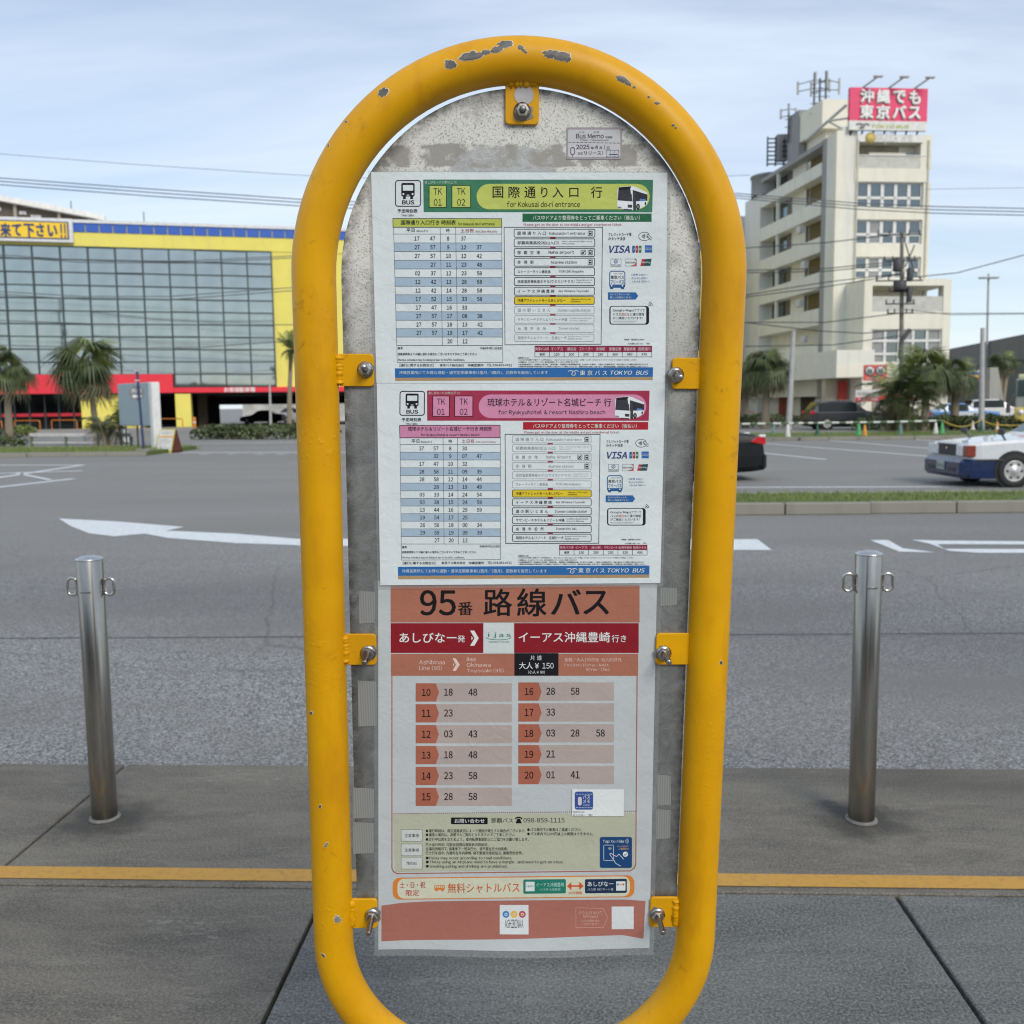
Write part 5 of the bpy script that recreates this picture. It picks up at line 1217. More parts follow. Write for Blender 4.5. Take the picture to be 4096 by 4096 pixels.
hp = MB(); A = G(2990, 1680); B = G(3022, 1680); 
hoop(((2960 - 2900) / .619, 775), ((3014 - 2900) / .619, 775), 722, 'orange hoop barrier just right of the yellow frame, before the hedge', V2)

# low rail on the left verge
pale = simple('pale_rail', (.55, .53, .50), .6); green_post = simple('green_post', (.10, .13, .08), .6)
A = gp_(V4, 185, 1618); B = gp_(V4, 790, 1622); zt = topz(A, V4(0, 1532)[1]); zb = topz(A, V4(0, 1552)[1])
root = empty('low_rail', A, 'low rail with a pale top bar on green posts on the left island', 'railing')
b = MB(); d = B - A; L = d.length; ang = math.atan2(d.y, d.x); b.box((A + B) / 2 + Vector((0, 0, zt - RZ - .1)), (L, .12, zt - zb), pale, Matrix.Rotation(ang, 3, 'Z'), .01); b.obj('top_bar', root)
b = MB(); b.box((A + B) / 2 + Vector((0, 0, .22)), (L, .05, .07), pale, Matrix.Rotation(ang, 3, 'Z')); b.obj('lower_bar', root)
for t in (.01, .36, .68, .99):
    b = MB(); p = A.lerp(B, t); b.box(p + Vector((0, 0, (zt - RZ) / 2 - .06)), (.11, .11, zt - RZ - .12), green_post, bev=.01); b.obj('post', root)

# slab sign, exit sign, A-board
slabm = simple('slab_sign_grey', rgb(150, 166, 176), .5, 0, .06, 1); slabw = simple('slab_sign_edge', (.72, .72, .70), .5)
A = gp_(V4, 905, 1648); D0 = depth(A); zt = topz(A, V4(0, 1232)[1]); zm = topz(A, V4(0, 1492)[1])
root = empty('slab_sign', A, 'tall pale grey slab sign seen from its blank side, behind the round exit sign', 'sign')
P0 = AD(*V4(722, 1400), D0 + 2.3); P1 = AD(*V4(905, 1400), D0); P0.z = P1.z = 0; d = (P1 - P0); ang = math.atan2(d.y, d.x); mid = (P0 + P1) / 2
b = MB(); b.box((mid.x, mid.y, (zt + zm) / 2), (d.length, .22, zt - zm), slabm, Matrix.Rotation(ang, 3, 'Z'), .02); b.obj('panel', root)
b = MB(); b.box((P1.x + .12, P1.y, (zt + RZ) / 2), (.30, .34, zt - RZ), slabw, Matrix.Rotation(ang, 3, 'Z'), .03); b.obj('end_post', root)
for t in (.12, .5):
    p = P0.lerp(P1, t); b = MB(); b.tube([(p.x, p.y, RZ), (p.x, p.y, zm)], .04, simple('dark_leg', (.06, .06, .07), .5), 8); b.obj('leg', root)
navy = simple('navy_pole', rgb(44, 56, 96), .45); greyd = simple('grey_disc_face', rgb(118, 122, 126), .5, 0, .05)
A = gp_(V4, 857, 1664); D0 = depth(A); root = empty('exit_sign', A, 'round grey exit sign with a white arrow on a navy pole', 'sign')
b = MB(); zt = topz(A, V4(0, 1160)[1]); b.tube([A, (A.x - .1, A.y, zt)], .045, navy, 10); b.obj('pole', root)
b = MB()
for yy in (1165, 1222): b.box((A.x - .1, A.y - .02, topz(A, V4(0, yy)[1])), (.16, .06, .05), simple('clamp', (.5, .5, .52), .4)); 
b.obj('clamp', root)
dc = AD(*V4(812, 1296), D0 - .15); rd = .043 * D0 / 1.35
nrm = (CO - dc); nrm.z = 0; nrm.normalize(); rd = (V4(858, 0)[0] - V4(767, 0)[0]) / 2 / FPX * D0
b = MB(); b.lathe([(0, -.03), (rd, -.03), (rd, 0), (0, 0)], greyd, dc, 28, nrm, False); b.obj('disc', root)
Xd = Vector((0, 0, 1)).cross(nrm).normalized()
def text3d(t, c, ux, uy, n, w, h, m, name, parent, bold=.01, th=.004, off=.0, shear=0):
    v, f, tw, tht = textmesh(t, bold, shear); b = MB()
    for q, (ox, oy) in enumerate(strikes(bold * 1.3, tw, tht)): b.add([c + ux * ((u + ox - .5) * w) + uy * ((k + oy - .5) * h) + n * (off + th + q * .002) for u, k in v], f, m)
    return b.obj(name, parent, recalc=False)
U = Vector((0, 0, 1)); whp = simple('white_print', (.75, .75, .75), .5)
text3d("出口", dc + U * rd * .32, Xd, U, nrm, rd * 1.15, rd * .52, whp, 'lettering', root)
b = MB(); q = dc - U * rd * .42 + nrm * .006; w = rd * .6
b.add([q + Xd * a_ * w + U * c_ * w for a_, c_ in ((-1, 0), (-.35, .5), (-.35, .2), (1, .2), (1, -.2), (-.35, -.2), (-.35, -.5))], [tuple(range(7))], whp); b.obj('arrow', root)
b = MB(); b.box(A + Vector((0, 0, .1)), (.5, .5, .25), simple('concrete_foot', (.22, .21, .19), .9), bev=.03); b.obj('foot', root)
# cloth-wrapped cone behind
A = gp_(V4, 748, 1590); b = MB(); b.lathe([(.2, 0), (.2, .03), (.16, .05), (.13, .5), (.06, .95), (0, 1.0)], simple('white_wrap', (.6, .6, .6), .7), A, 14); tag(b.obj('wrapped_cone', loc=A), 'white wrapped cone left of the round exit sign', 'cone')
# A-board
A = gp_(V4, 970, 1652); D0 = depth(A); zt = topz(A, V4(0, 1512)[1]); hA = zt - RZ; wA = (V4(1030, 0)[0] - V4(922, 0)[0]) / FPX * D0
root = empty('a_board', A, 'folding board with a printed yellow and white sheet standing at the kerb end', 'sign'); rot = Matrix.Rotation(R_(-14), 3, 'Z')
def ab(p): return A + rot @ Vector(p)
fw = simple('board_frame', rgb(190, 176, 60), .5); br_ = simple('board_brown', rgb(92, 44, 36), .6); wp = simple('board_paper', (.62, .62, .60), .5); ot = simple('board_orange', rgb(214, 160, 90), .5)
b = MB(); b.prism([ab((-wA / 2, 0, 0)), ab((wA / 2, 0, 0)), ab((wA / 2, .35, hA)), ab((-wA / 2, .35, hA))], fw, rot @ Vector((0, .03, 0))); b.obj('frame', root)
def abf(u, z, o=.004): return ab((u * wA, z / hA * .35 - o, z))
b = MB(); b.add([abf(-.45, hA * .1), abf(.45, hA * .1), abf(.45, hA * .96), abf(-.45, hA * .96)], [(0, 1, 2, 3)], wp); b.add([abf(-.45, hA * .64, .008), abf(.45, hA * .64, .008), abf(.45, hA * .72, .008), abf(-.45, hA * .72, .008)], [(0, 1, 2, 3)], ot)
for k, z in enumerate((.86, .80, .55, .47, .38, .28, .2)): b.add([abf(-.36, hA * z, .008), abf(.36 - .1 * (k % 3), hA * z, .008), abf(.36 - .1 * (k % 3), hA * (z + .018), .008), abf(-.36, hA * (z + .018), .008)], [(0, 1, 2, 3)], simple('board_print', (.3, .22, .2), .6))
b.obj('poster_sheet', root)
b = MB(); b.prism([ab((-wA / 2, .75, 0)), ab((wA / 2, .75, 0)), ab((wA / 2, .39, hA)), ab((-wA / 2, .39, hA))], br_, rot @ Vector((0, .03, 0))); b.prism([ab((wA / 2 + .005, .06, .05)), ab((wA / 2 + .005, .75, .05)), ab((wA / 2 + .005, .38, hA * .98))], br_, rot @ Vector((-.02, 0, 0))); b.obj('rear_leg', root)

# cones and the striped bars between them
def cone(x, yt, yb, c, label, c2=None):
    A = gp_(V2, x, yb); A = G(*V2(x, yb), .03) if yb < 880 else A
    h = topz(A, V2(0, yt)[1]) - A.z; h = max(.45, min(.95, h)); k = h / .7
    root = empty('traffic_cone', A, label, 'traffic cone', 'traffic cones along the far verge')
    b = MB(); b.box(A + Vector((0, 0, .015)), (.36 * k, .36 * k, .03), c, bev=.01); b.obj('foot', root)
    b = MB(); b.lathe([(.15 * k, .03), (.1 * k, .3 * k), (.035 * k, h), (0, h)], c, A, 16); b.obj('body', root)
    if c2: b = MB(); b.lathe([(.128 * k, .16 * k), (.068 * k, .48 * k)], c2, A, 16); b.obj('sleeve', root)
    return A, h
cg = simple('cone_dark_green', rgb(38, 84, 70), .5); ct = simple('cone_teal', rgb(92, 128, 120), .5); cl_ = simple('cone_green', rgb(70, 160, 96), .5); co = simple('cone_orange', rgb(212, 140, 40), .5); cw = simple('cone_white', (.62, .60, .57), .5); cy = simple('cone_yellow', rgb(190, 160, 60), .5)
CN = [cone(312, 808, 885, ct, 'faded teal cone below the shaggy palm, leftmost of the row'), cone(405, 800, 905, cw, 'white cone with an ochre foot left of the dark SUV'), cone(597, 800, 878, cg, 'dark green cone under the rear of the dark SUV'), cone(863, 788, 872, cl_, 'bright green cone under the front wheel of the dark SUV'),
      cone(902, 805, 898, co, 'orange cone beside the bright green cone'), cone(1133, 795, 868, ct, 'faded teal cone below the broad bushy palm'), cone(1360, 790, 885, cw, 'white cone left of the bright green cone near the taxi mirror'), cone(1402, 785, 862, cl_, 'bright green cone behind the taxi mirror'),
      cone(1600, 780, 838, cw, 'small white cone above the taxi bonnet'), cone(1655, 770, 850, cg, 'dark green cone where the rope changes slope'), cone(1757, 785, 848, co, 'orange and white cone above the taxi windscreen pillar', cw)]
barw = simple('bar_white', (.6, .6, .55), .5); barg = simple('bar_green', rgb(70, 96, 60), .5)
pts = [AD(*V2(x, y), 41.0) for x, y in ((-200, 803), (110, 801), (410, 797), (600, 794), (870, 791), (1133, 787), (1408, 779))]
for i in range(6):
    A, B = pts[i], pts[i + 1]; root = empty('striped_bar', A, ['striped bar hidden mostly by the yellow frame', 'green and white striped bar from the yellow frame to the white cone', 'green and white striped bar from the white cone to the SUV rear', 'green and white striped bar crossing the dark SUV', 'green and white striped bar below the broad bushy palm, left part', 'green and white striped bar ending at the bright green cone near the taxi mirror'][i], 'barrier bar', 'striped bars between the cones')
    n = max(6, int((B - A).length / .42)); b1, b2 = MB(), MB()
    for k in range(n): (b1 if k % 2 else b2).tube([A.lerp(B, k / n), A.lerp(B, (k + 1) / n)], .042, barg if k % 2 else barw, 8)
    b1.obj('green_bands', root); b2.obj('white_bands', root)
rp = []
for (x0, y0, x1, y1, sg) in ((1408, 779, 1655, 772, 42), (1655, 772, 1760, 806, 8), (1760, 806, 1960, 808, 4)):
    for k in range(9): t = k / 9; rp.append(AD(*V2(x0 + (x1 - x0) * t, y0 + (y1 - y0) * t + sg * 4 * t * (1 - t)), 41))
b = MB(); b.tube(rp, .02, cy, 6); tag(b.obj('barrier_rope', loc=rp[0]), 'yellow rope sagging between the cones in front of the hedge', 'rope')
# ================================================================== BUILDINGS
class Fac:
    """vertical plane through two ground points; (u, z, outward) coordinates"""
    def __init__(s, A, B):
        s.A = Vector((A.x, A.y, 0)); d = Vector((B.x - A.x, B.y - A.y, 0)); s.L = d.length; s.u = d.normalized()
        s.n = Vector((s.u.y, -s.u.x, 0))
        if s.n.dot(CO - s.A) < 0: s.n = -s.n
        s.rot = Matrix((s.u, -s.n, Vector((0, 0, 1)))).transposed()      # x=u, y=into the wall, z=up
    def uz(s, x, y):
        d = ray(x, y); t = (s.A - CO).dot(s.n) / d.dot(s.n); p = CO + d * t
        return (p - s.A).dot(s.u), p.z
    def W(s, u, z, o=0.0): return s.A + s.u * u + s.n * o + Vector((0, 0, z))
    def slab(s, mb, u0, u1, z0, z1, o0, o1, m, bev=0.0):
        mb.box(s.W((u0 + u1) / 2, (z0 + z1) / 2, (o0 + o1) / 2), (abs(u1 - u0), abs(o1 - o0), abs(z1 - z0)), m, s.rot, bev)
    def part(s, name, root, u0, u1, z0, z1, o0, o1, m, bev=0.0):
        b = MB(); s.slab(b, u0, u1, z0, z1, o0, o1, m, bev); return b.obj(name, root)
    def sub(s, o):
        f = Fac(s.A + s.n * o, s.A + s.n * o + s.u); return f

# ---- yellow and blue store with the glass front
h0 = 81.0
Aw = G(*V8(300, 1000)); Aw = AD(*V8(300, 1000), h0); Bw = AD(2805, 1500, h0 * 360 / 305)
F1 = Fac(Aw, Bw)
ye_w = wall_mat('yellow_wall', rgb(236, 222, 108, .95), (.5, .42, .2), .3, .7); bl_p = simple('blue_panel', rgb(44, 92, 180, .95), .45, 0, .08, .6); red_p = simple('red_fascia', rgb(226, 44, 62), .5, 0, .05, .6)
wht_t = simple('white_trim', (.66, .66, .66), .5); gm_fr = simple('window_frame_dark', rgb(66, 76, 76), .45, .3, .1, 1); glz = glass_mat('mirror_glazing', (.37, .425, .43)); brown_w = wall_mat('brown_wall', (.10, .08, .06), amount=.4)
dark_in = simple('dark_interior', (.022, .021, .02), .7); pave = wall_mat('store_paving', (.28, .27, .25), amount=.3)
uL = F1.uz(-700, 1000)[0]; uR = F1.uz(2890, 1000)[0]
store = empty('glass_front_store', F1.W((uL + uR) / 2, RZ), 'long yellow and blue store with a mirror glass front and a red band', 'building')
zt = F1.uz(*V4(1000, 283))[1]; zb = F1.uz(*V4(1000, 354))[1]; zg = F1.uz(*V4(1000, 439))[1]; zr = F1.uz(*V4(400, 1187))[1]; zr2 = F1.uz(*V4(1300, 1262))[1]; zrb = F1.uz(*V4(700, 1297))[1]; zgb = F1.uz(*V4(1300, 1256))[1]
ug = F1.uz(*V4(1628, 900))[0]; m0 = F1.uz(*V4(15, 432))[0]; m1 = F1.uz(*V4(1465, 447))[0]; du = (m1 - m0) / 9; uc = F1.uz(*V4(1030, 1240))[0]
p = F1.part
p('parapet_wall', store, uL, uR, zg, zt - .25, -6, -.12, ye_w); p('side_wall', store, ug + .05, uR, zr2, zg - .002, -6, -.12, ye_w); p('rear_wall', store, uL, ug, zrb, zg - .002, -6, -.9, dark_in)
p('roof_edge', store, uL, uR, zt - .25, zt, -6, .08, wht_t)
j0 = F1.uz(*V4(505, 300))[0]; j1 = F1.uz(*V4(1693, 322))[0]; dj = (j1 - j0) / 15; k = -26; proto = None
while j0 + dj * (k + 1) < uR:
    u = j0 + dj * k
    if u > uL:
        if proto is None: proto = p('blue_panel', store, u + .04, u + dj - .04, zb, zt - .25, -.12, .0, bl_p); pu = u
        else: inst(proto, store, F1.u * (u - pu), 'blue_panel')
    k += 1
p('yellow_band', store, uL, uR, zg, zb - .03, -.12, -.06, ye_w)
rows = 11; dz = (zg - zgb) / rows
pane0 = {}; fr0 = []
k = -5
while m0 + du * k < ug - .2:
    u0 = m0 + du * k; u1 = min(u0 + du, ug)
    if u1 > uL + 1:
        for r in range(rows):
            z1 = zg - dz * r; z0 = z1 - dz
            if z1 < zr + .1 and u0 < uc - .3: continue
            key = round(u1 - u0, 2)
            if key not in pane0: pane0[key] = (p('pane', store, u0 + .06, u1 - .06, z0 + .05, z1 - .05, -.22, -.19, glz), u0, z1)
            else:
                q, qu, qz = pane0[key]; o = inst(q, store, F1.u * (u0 - qu) + Vector((0, 0, z1 - qz)), 'pane'); o.rotation_euler = (random.uniform(-.0012, .0012), random.uniform(-.0012, .0012), random.uniform(-.0012, .0012))
        p('mullion', store, u0 - .06, u0 + .06, zgb if u0 > uc - .3 else zr, zg, -.24, -.02, gm_fr)
    k += 1
p('mullion', store, ug - .06, ug + .06, zgb, zg, -.24, -.02, gm_fr)
for r in range(rows + 1):
    z = zg - dz * r; p('transom', store, uL if z > zr else uc, ug, z - .045, z + .045, -.24, -.06, gm_fr)
p('red_fascia', store, uL, uc, zrb, zr, -3, .3, red_p); p('red_strip', store, uc, uR, zrb, zr2, -3, .15, red_p)
text3d("お客様駐車場", F1.W(F1.uz(*V4(1425, 1282))[0], (zrb + zr2) / 2, .16), F1.u, U, F1.n, 2.6, .42, whp, 'lettering', store, .02)
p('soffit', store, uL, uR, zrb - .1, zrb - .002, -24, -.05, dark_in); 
x0 = F1.uz(*V4(480, 1400))[0]; x1 = F1.uz(*V4(842, 1400))[0]; p('pillar', store, x0, x1, RZ, zrb - .1, -3, -.3, ye_w)
x0 = F1.uz(*V4(1045, 1400))[0]; x1 = F1.uz(*V4(1137, 1400))[0]; p('pillar', store, x0, x1, RZ, zrb - .1, -2, .1, ye_w)
x0 = F1.uz(*V4(1160, 1400))[0]; x1 = F1.uz(*V4(1215, 1400))[0]; p('pillar', store, x0, x1, RZ, zrb - .1, -6, -4, simple('brown_pillar', (.06, .045, .03), .8))
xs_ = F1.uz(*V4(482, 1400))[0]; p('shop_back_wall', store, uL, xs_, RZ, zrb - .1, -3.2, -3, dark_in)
shopg = glass_mat('dark_shop_glass', (.05, .052, .055), .05)
vs_ = [F1.uz(*V4(q, 1400))[0] for q in (-200, -110, -30, 55, 145, 240, 325, 415, 480)]; zs0 = F1.uz(*V4(200, 1437))[1]; zs1 = F1.uz(*V4(200, 1418))[1]
for q, q2 in zip(vs_[:-1], vs_[1:]):
    p('shop_window', store, q + .06, q2 - .06, RZ + .15, zrb - .15, -1.9, -1.86, shopg); p('red_stripe', store, q + .1, q2 - .1, zs0, zs1, -1.86, -1.84, red_p); p('shop_frame', store, q - .06, q + .06, RZ, zrb - .1, -1.95, -1.8, gm_fr)
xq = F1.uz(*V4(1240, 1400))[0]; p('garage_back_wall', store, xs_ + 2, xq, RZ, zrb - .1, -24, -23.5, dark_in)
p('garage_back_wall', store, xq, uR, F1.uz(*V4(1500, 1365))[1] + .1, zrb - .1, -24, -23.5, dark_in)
p('far_yard_wall', store, F1.uz(*V4(1400, 1400))[0], uR + 14, RZ, 4.5, -34, -33.8, simple('white_yard_wall', (.55, .55, .54), .8, 0, .3, .5))
# first-floor strip of navy windows far right (seen between plate and tube)
w0 = F1.uz(2805, 1275)[1]; w1 = F1.uz(2805, 1400)[1]; uw = F1.uz(2780, 1300)[0]
p('navy_window', store, uw, uR - .5, w1, w0, -.2, -.1, simple('navy_glass', (.05, .08, .18), .1, .2))
# rooftop gable behind the parapet
F1b = F1.sub(-4.5); gp0 = F1b.uz(*V5(-900, 190)); g = [F1b.uz(*V5(*q)) for q in ((0, 385), (245, 437), (925, 556), (1390, 645), (1640, 700))]
b = MB(); top_ = [F1b.W(*gp0), *[F1b.W(u, z) for u, z in g]]; low_ = [F1b.W(u_, zt - .3) for u_ in (g[-1][0], gp0[0])]
b.prism(top_ + low_, brown_w, -F1.n * 12); b.obj('gable_wall', store)
b = MB(); pts = [F1b.W(gp0[0], gp0[1] + .35)] + [F1b.W(u, z + .3) for u, z in g] ; b.prism([pts[0], pts[1], pts[4], pts[5], pts[5] - U * .45, pts[4] - U * .45, pts[1] - U * .45, pts[0] - U * .45], simple('white_roof_edge', (.72, .70, .66), .6), F1.n * .7); b.obj('gable_verge', store)
for q in ((235, 437), (915, 556), (1370, 645)):
    u, z = F1b.uz(*V5(*q)); p('gable_post', store, u - .12, u + .12, zt - .2, z, -4.5, -4.2, simple('post_beige', (.30, .27, .22), .7))
for q0, q1, yy in ((480, 640, 620), (300, 410, 560), (-60, 20, 500)):
    u, z = F1b.uz(*V5(q0, yy)); u2, z2 = F1b.uz(*V5(q1, yy + 60)); p('gable_vent', store, u, u2, min(z, z2), max(z, z2), -4.5, -4.35, simple('vent_grey', (.42, .42, .42), .6, 0, .4, 3))
# thin roof masts
for q in ((352, 80), (812, 150)):
    u, z = F1.uz(*V4(*q)); b = MB(); b.tube([F1.W(u, zt, -5), F1.W(u, z, -5)], .04, gm_fr, 6); tag(b.obj('roof_mast', loc=F1.W(u, zt, -5)), 'thin mast on the store roof, ' + ('left one above the signboard' if q[0] < 500 else 'right one above the blue panels'), 'mast')
# signboard
u1, zz1 = F1.uz(*V4(433, 265)); u1b, zz0 = F1.uz(*V4(433, 408)); u0 = F1.uz(-600, 900)[0]
sg = empty('store_signboard', F1.W(u1, zz0, .2), 'yellow signboard with navy Japanese lettering in a white frame on the glass store', 'sign')
p('frame', sg, u0, u1, zz0, zz1, .02, .35, wht_t, .05); p('navy_border', sg, u0, u1 - .3, zz0 + .26, zz1 - .26, .35, .37, simple('navy_border', rgb(36, 66, 110), .5)); p('yellow_face', sg, u0, u1 - .42, zz0 + .36, zz1 - .36, .37, .39, simple('sign_yellow', rgb(250, 200, 40), .4, 0, .04))
nav = simple('navy_lettering', rgb(34, 60, 110), .5); zc = (zz0 + zz1) / 2 + .05
for ch, a_, c_, ya, yb in (("来", 20, 190, 760, 960), ("て", 205, 350, 775, 950), ("下", 385, 550, 770, 970), ("さ", 575, 700, 765, 960), ("い", 755, 900, 785, 960), ("!", 948, 975, 775, 975), ("!", 1006, 1033, 775, 980), ("に", -170, -20, 770, 950)):
    ua, za = F1.uz(*V5(a_, ya)); ub, zb_ = F1.uz(*V5(c_, yb)); text3d(ch, F1.W((ua + ub) / 2, (za + zb_) / 2, .40), F1.u, U, F1.n, ub - ua, za - zb_, nav, 'lettering', sg, .035, .02)
b = MB(); F1.slab(b, uL, uR + 6, RZ - .02, RZ + .14, .3, 7, pave); fcr = b.obj('store_forecourt'); tag(fcr, kind='structure')

# ---- cream tower
D2_ = 77.0
C0 = AD(3346, 1600, D2_); C1 = AD(3346 + 390, 1600, D2_ * (1 + .0))
# front runs to the right with its right end a little farther off
th = R_(5.6); camx = CR @ Vector((1, 0, 0)); camf = CR @ Vector((0, 0, -1)); camx.z = camf.z = 0; camx.normalize(); camf.normalize()
fu = camx * math.cos(th) + camf * math.sin(th); FT = Fac(C0, C0 + fu); lu = -camx * .117 + camf * .993
FS = Fac(C0, C0 + lu)                                           # side wall running away
cream = wall_mat('cream_wall', (.78, .75, .63), (.40, .35, .24), .28); cream2 = wall_mat('cream_wall_shaded', (.74, .73, .65), (.36, .34, .28), .3); louv = simple('grey_louvre', (.42, .43, .41), .6, 0, .08); dgrey = wall_mat('dark_grey_wall', (.32, .325, .325), amount=.25)  # side cream: greyer copy of the front, its shade put into the colour
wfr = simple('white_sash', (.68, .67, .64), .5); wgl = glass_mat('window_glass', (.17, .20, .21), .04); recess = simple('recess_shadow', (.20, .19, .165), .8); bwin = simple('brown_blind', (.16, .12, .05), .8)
q = FT.part; f = FT.uz
uA = f(*V1(720, 800))[0]; uB = f(*V1(838, 800))[0]; uC = f(*V1(1332, 800))[0]; zT = f(*V1(1000, 545))[1]; DEP = 16.0
tower = empty('cream_tower', FT.W(uC / 2, RZ), 'cream eight storey tower with a pink billboard on the roof and open side galleries', 'building')
# main body, kept behind the window openings
q('front_wall', tower, uA + 4.2, uC, RZ, zT, -DEP, -1.0, cream)
q('front_back', tower, uB, uA + 4.19, RZ, zT, -1.3, -1.0, cream)
ops = []                                                        # rows of windows (z0,z1)
rw = [(852, 1018), (1095, 1252), (1336, 1475)]
zz = [(f(*V1(1000, b_))[1], f(*V1(1000, a_))[1]) for a_, b_ in rw]
ui = f(*V1(852, 900))[0]; uj = f(*V1(1283, 900))[0]
zo1 = f(*V1(1000, 598))[1]; zo0 = f(*V1(1000, 680))[1]; zrail = f(*V1(1000, 765))[1]
lv = [zT, zo1, zrail - .0] 
q('roof_slab', tower, uB, uC, zo1, zT, -1.0, 0, cream)
q('balcony_wall', tower, uB, uC - .25, zz[0][1], zrail, -1.0, .05, cream)
for (a_, b_), nx in zip(zz, [z[1] for z in zz[1:]] + [None]):
    z_lo = nx if nx is not None else f(*V1(1000, 1480))[1] - 1.0
    q('spandrel', tower, uB, uC, z_lo, a_, -1.0, 0, cream)
    q('pier', tower, uB, ui, a_, b_, -1.0, 0, cream); q('pier', tower, uj, uC, a_, b_, -1.0, 0, cream)
q('pier', tower, uC - .9, uC, zrail, zo1, -1.0, 0, cream); q('pier', tower, uB, ui, zrail, zo1, -1, 0, cream)
q('lower_front', tower, uB, uC, RZ, f(*V1(1000, 1480))[1] - 1.0, -1, 0, cream)
# top loggia: dark back with slanting light soffit; netting rail
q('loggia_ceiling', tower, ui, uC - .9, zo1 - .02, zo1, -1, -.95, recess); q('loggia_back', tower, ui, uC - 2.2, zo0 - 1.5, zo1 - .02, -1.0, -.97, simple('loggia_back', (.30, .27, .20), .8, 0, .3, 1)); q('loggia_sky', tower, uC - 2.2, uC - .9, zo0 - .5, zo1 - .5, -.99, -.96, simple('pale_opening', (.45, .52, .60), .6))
q('netting', tower, ui, uC - .1, zrail, zo0, -.05, -.02, simple('netting', (.50, .50, .45), .8, 0, .12, 2)); q('loggia_beam', tower, ui + 1.2, ui + 4.2, zo0 - .1, zo0 + .35, -.95, -.6, cream)
q('rail', tower, uB, uC - .1, zo0 - .03, zo0 + .03, -.06, .04, wfr)
random.seed(5)
for (a_, b_) in zz:
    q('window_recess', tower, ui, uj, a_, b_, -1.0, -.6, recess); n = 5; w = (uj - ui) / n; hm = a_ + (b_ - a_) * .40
    for k in range(n):
        u0 = ui + w * k; wn_ = empty('window', FT.W(u0 + w / 2, a_, -.3)); wn_.parent = tower; wn_.location = FT.W(u0 + w / 2, a_, -.3) - tower.location
        b = MB()
        for (x0, x1, y0, y1) in ((u0, u0 + .13, a_, b_), (u0 + w - .13, u0 + w, a_, b_), (u0, u0 + w, a_, a_ + .10), (u0, u0 + w, b_ - .10, b_), (u0, u0 + w, hm - .1, hm + .1)): FT.slab(b, x0, x1, y0, y1, -.32, -.2, wfr)
        b.obj('sash', wn_)
        cur = random.random() < .3
        for (y0, y1) in ((a_ + .1, hm - .1), (hm + .1, b_ - .1)): q('pane', wn_, u0 + .13, u0 + w - .13, y0, y1, -.29, -.27, wgl if not cur else simple('curtained_glass', (.28, .29, .28), .2, .1, .15, 1))
# air conditioners, rain pipes and blinds: clutter of the side galleries and the front
acm = simple('air_conditioner', (.55, .55, .52), .6)
for u_, z_ in ((5.2, bz_) for bz_ in (6.5, 9.6, 12.7, 15.8)):
    FS.part('air_conditioner', tower, u_ + (z_ % 2), u_ + .8 + (z_ % 2), z_, z_ + .6, -.05, .35, acm, .03)
for u_ in (uC - .35, uB + .12): q('rain_pipe', tower, u_, u_ + .12, RZ, zT - .4, .001, .12, simple('pipe_beige', (.50, .48, .40), .6))
# hotel name board on top
q('name_board', tower, ui - .1, f(*V1(1278, 560))[0], f(*V1(1000, 596))[1], f(*V1(1000, 548))[1], 0, .12, wfr)
zc = (f(*V1(1000, 596))[1] + f(*V1(1000, 548))[1]) / 2
text3d("MAQUIA 首里城", FT.W(f(*V1(1085, 570))[0], zc, .12), FT.u, U, FT.n, 9.6 * 245 / 385 * .98, 1.0, simple('thin_grey_letter', (.38, .38, .36), .5), 'lettering', tower, 0) if False else text3d("MAQUIA", FT.W(f(*V1(1035, 570))[0], zc, .12), FT.u, U, FT.n, f(*V1(1110, 570))[0] - f(*V1(965, 570))[0], .95, simple('thin_grey_letter', (.38, .38, .36), .5), 'lettering', tower, -.01)
text3d("HOTEL", FT.W(f(*V1(1175, 570))[0], zc, .12), FT.u, U, FT.n, f(*V1(1212, 570))[0] - f(*V1(1142, 570))[0], .5, simple('thin_grey_letter', (.38, .38, .36), .5), 'lettering', tower, 0)
b = MB(); b.lathe([(.42, 0), (.42, .03), (0, .04)], simple('ochre_dot', (.55, .42, .12), .5), FT.W(f(*V1(935, 565))[0], zc, .12), 16, FT.n); b.obj('emblem', tower)
# stair bay with louvres between the corner and the front
q('stair_bay', tower, uA + .02, uB - .02, RZ, f(*V1(780, 525))[1], -1.9, -.5, cream2)
for (ya, yb) in ((540, 752), (780, 1015), (1030, 1260), (1275, 1500)):
    z1 = f(*V1(780, ya))[1]; z0 = f(*V1(780, yb))[1]; b = MB(); k = 0
    while z0 + .25 * (k + 1) < z1: FT.slab(b, uA + .55, uB - .35, z0 + .25 * k, z0 + .25 * k + .2, -.5, -.38, louv); k += 1
    o = b.obj('louvre_screen', tower); o['kind'] = 'stuff'
q('corner_pier', tower, uA - .02, uA + .5, RZ, f(*V1(730, 520))[1], -.5, 0, cream)
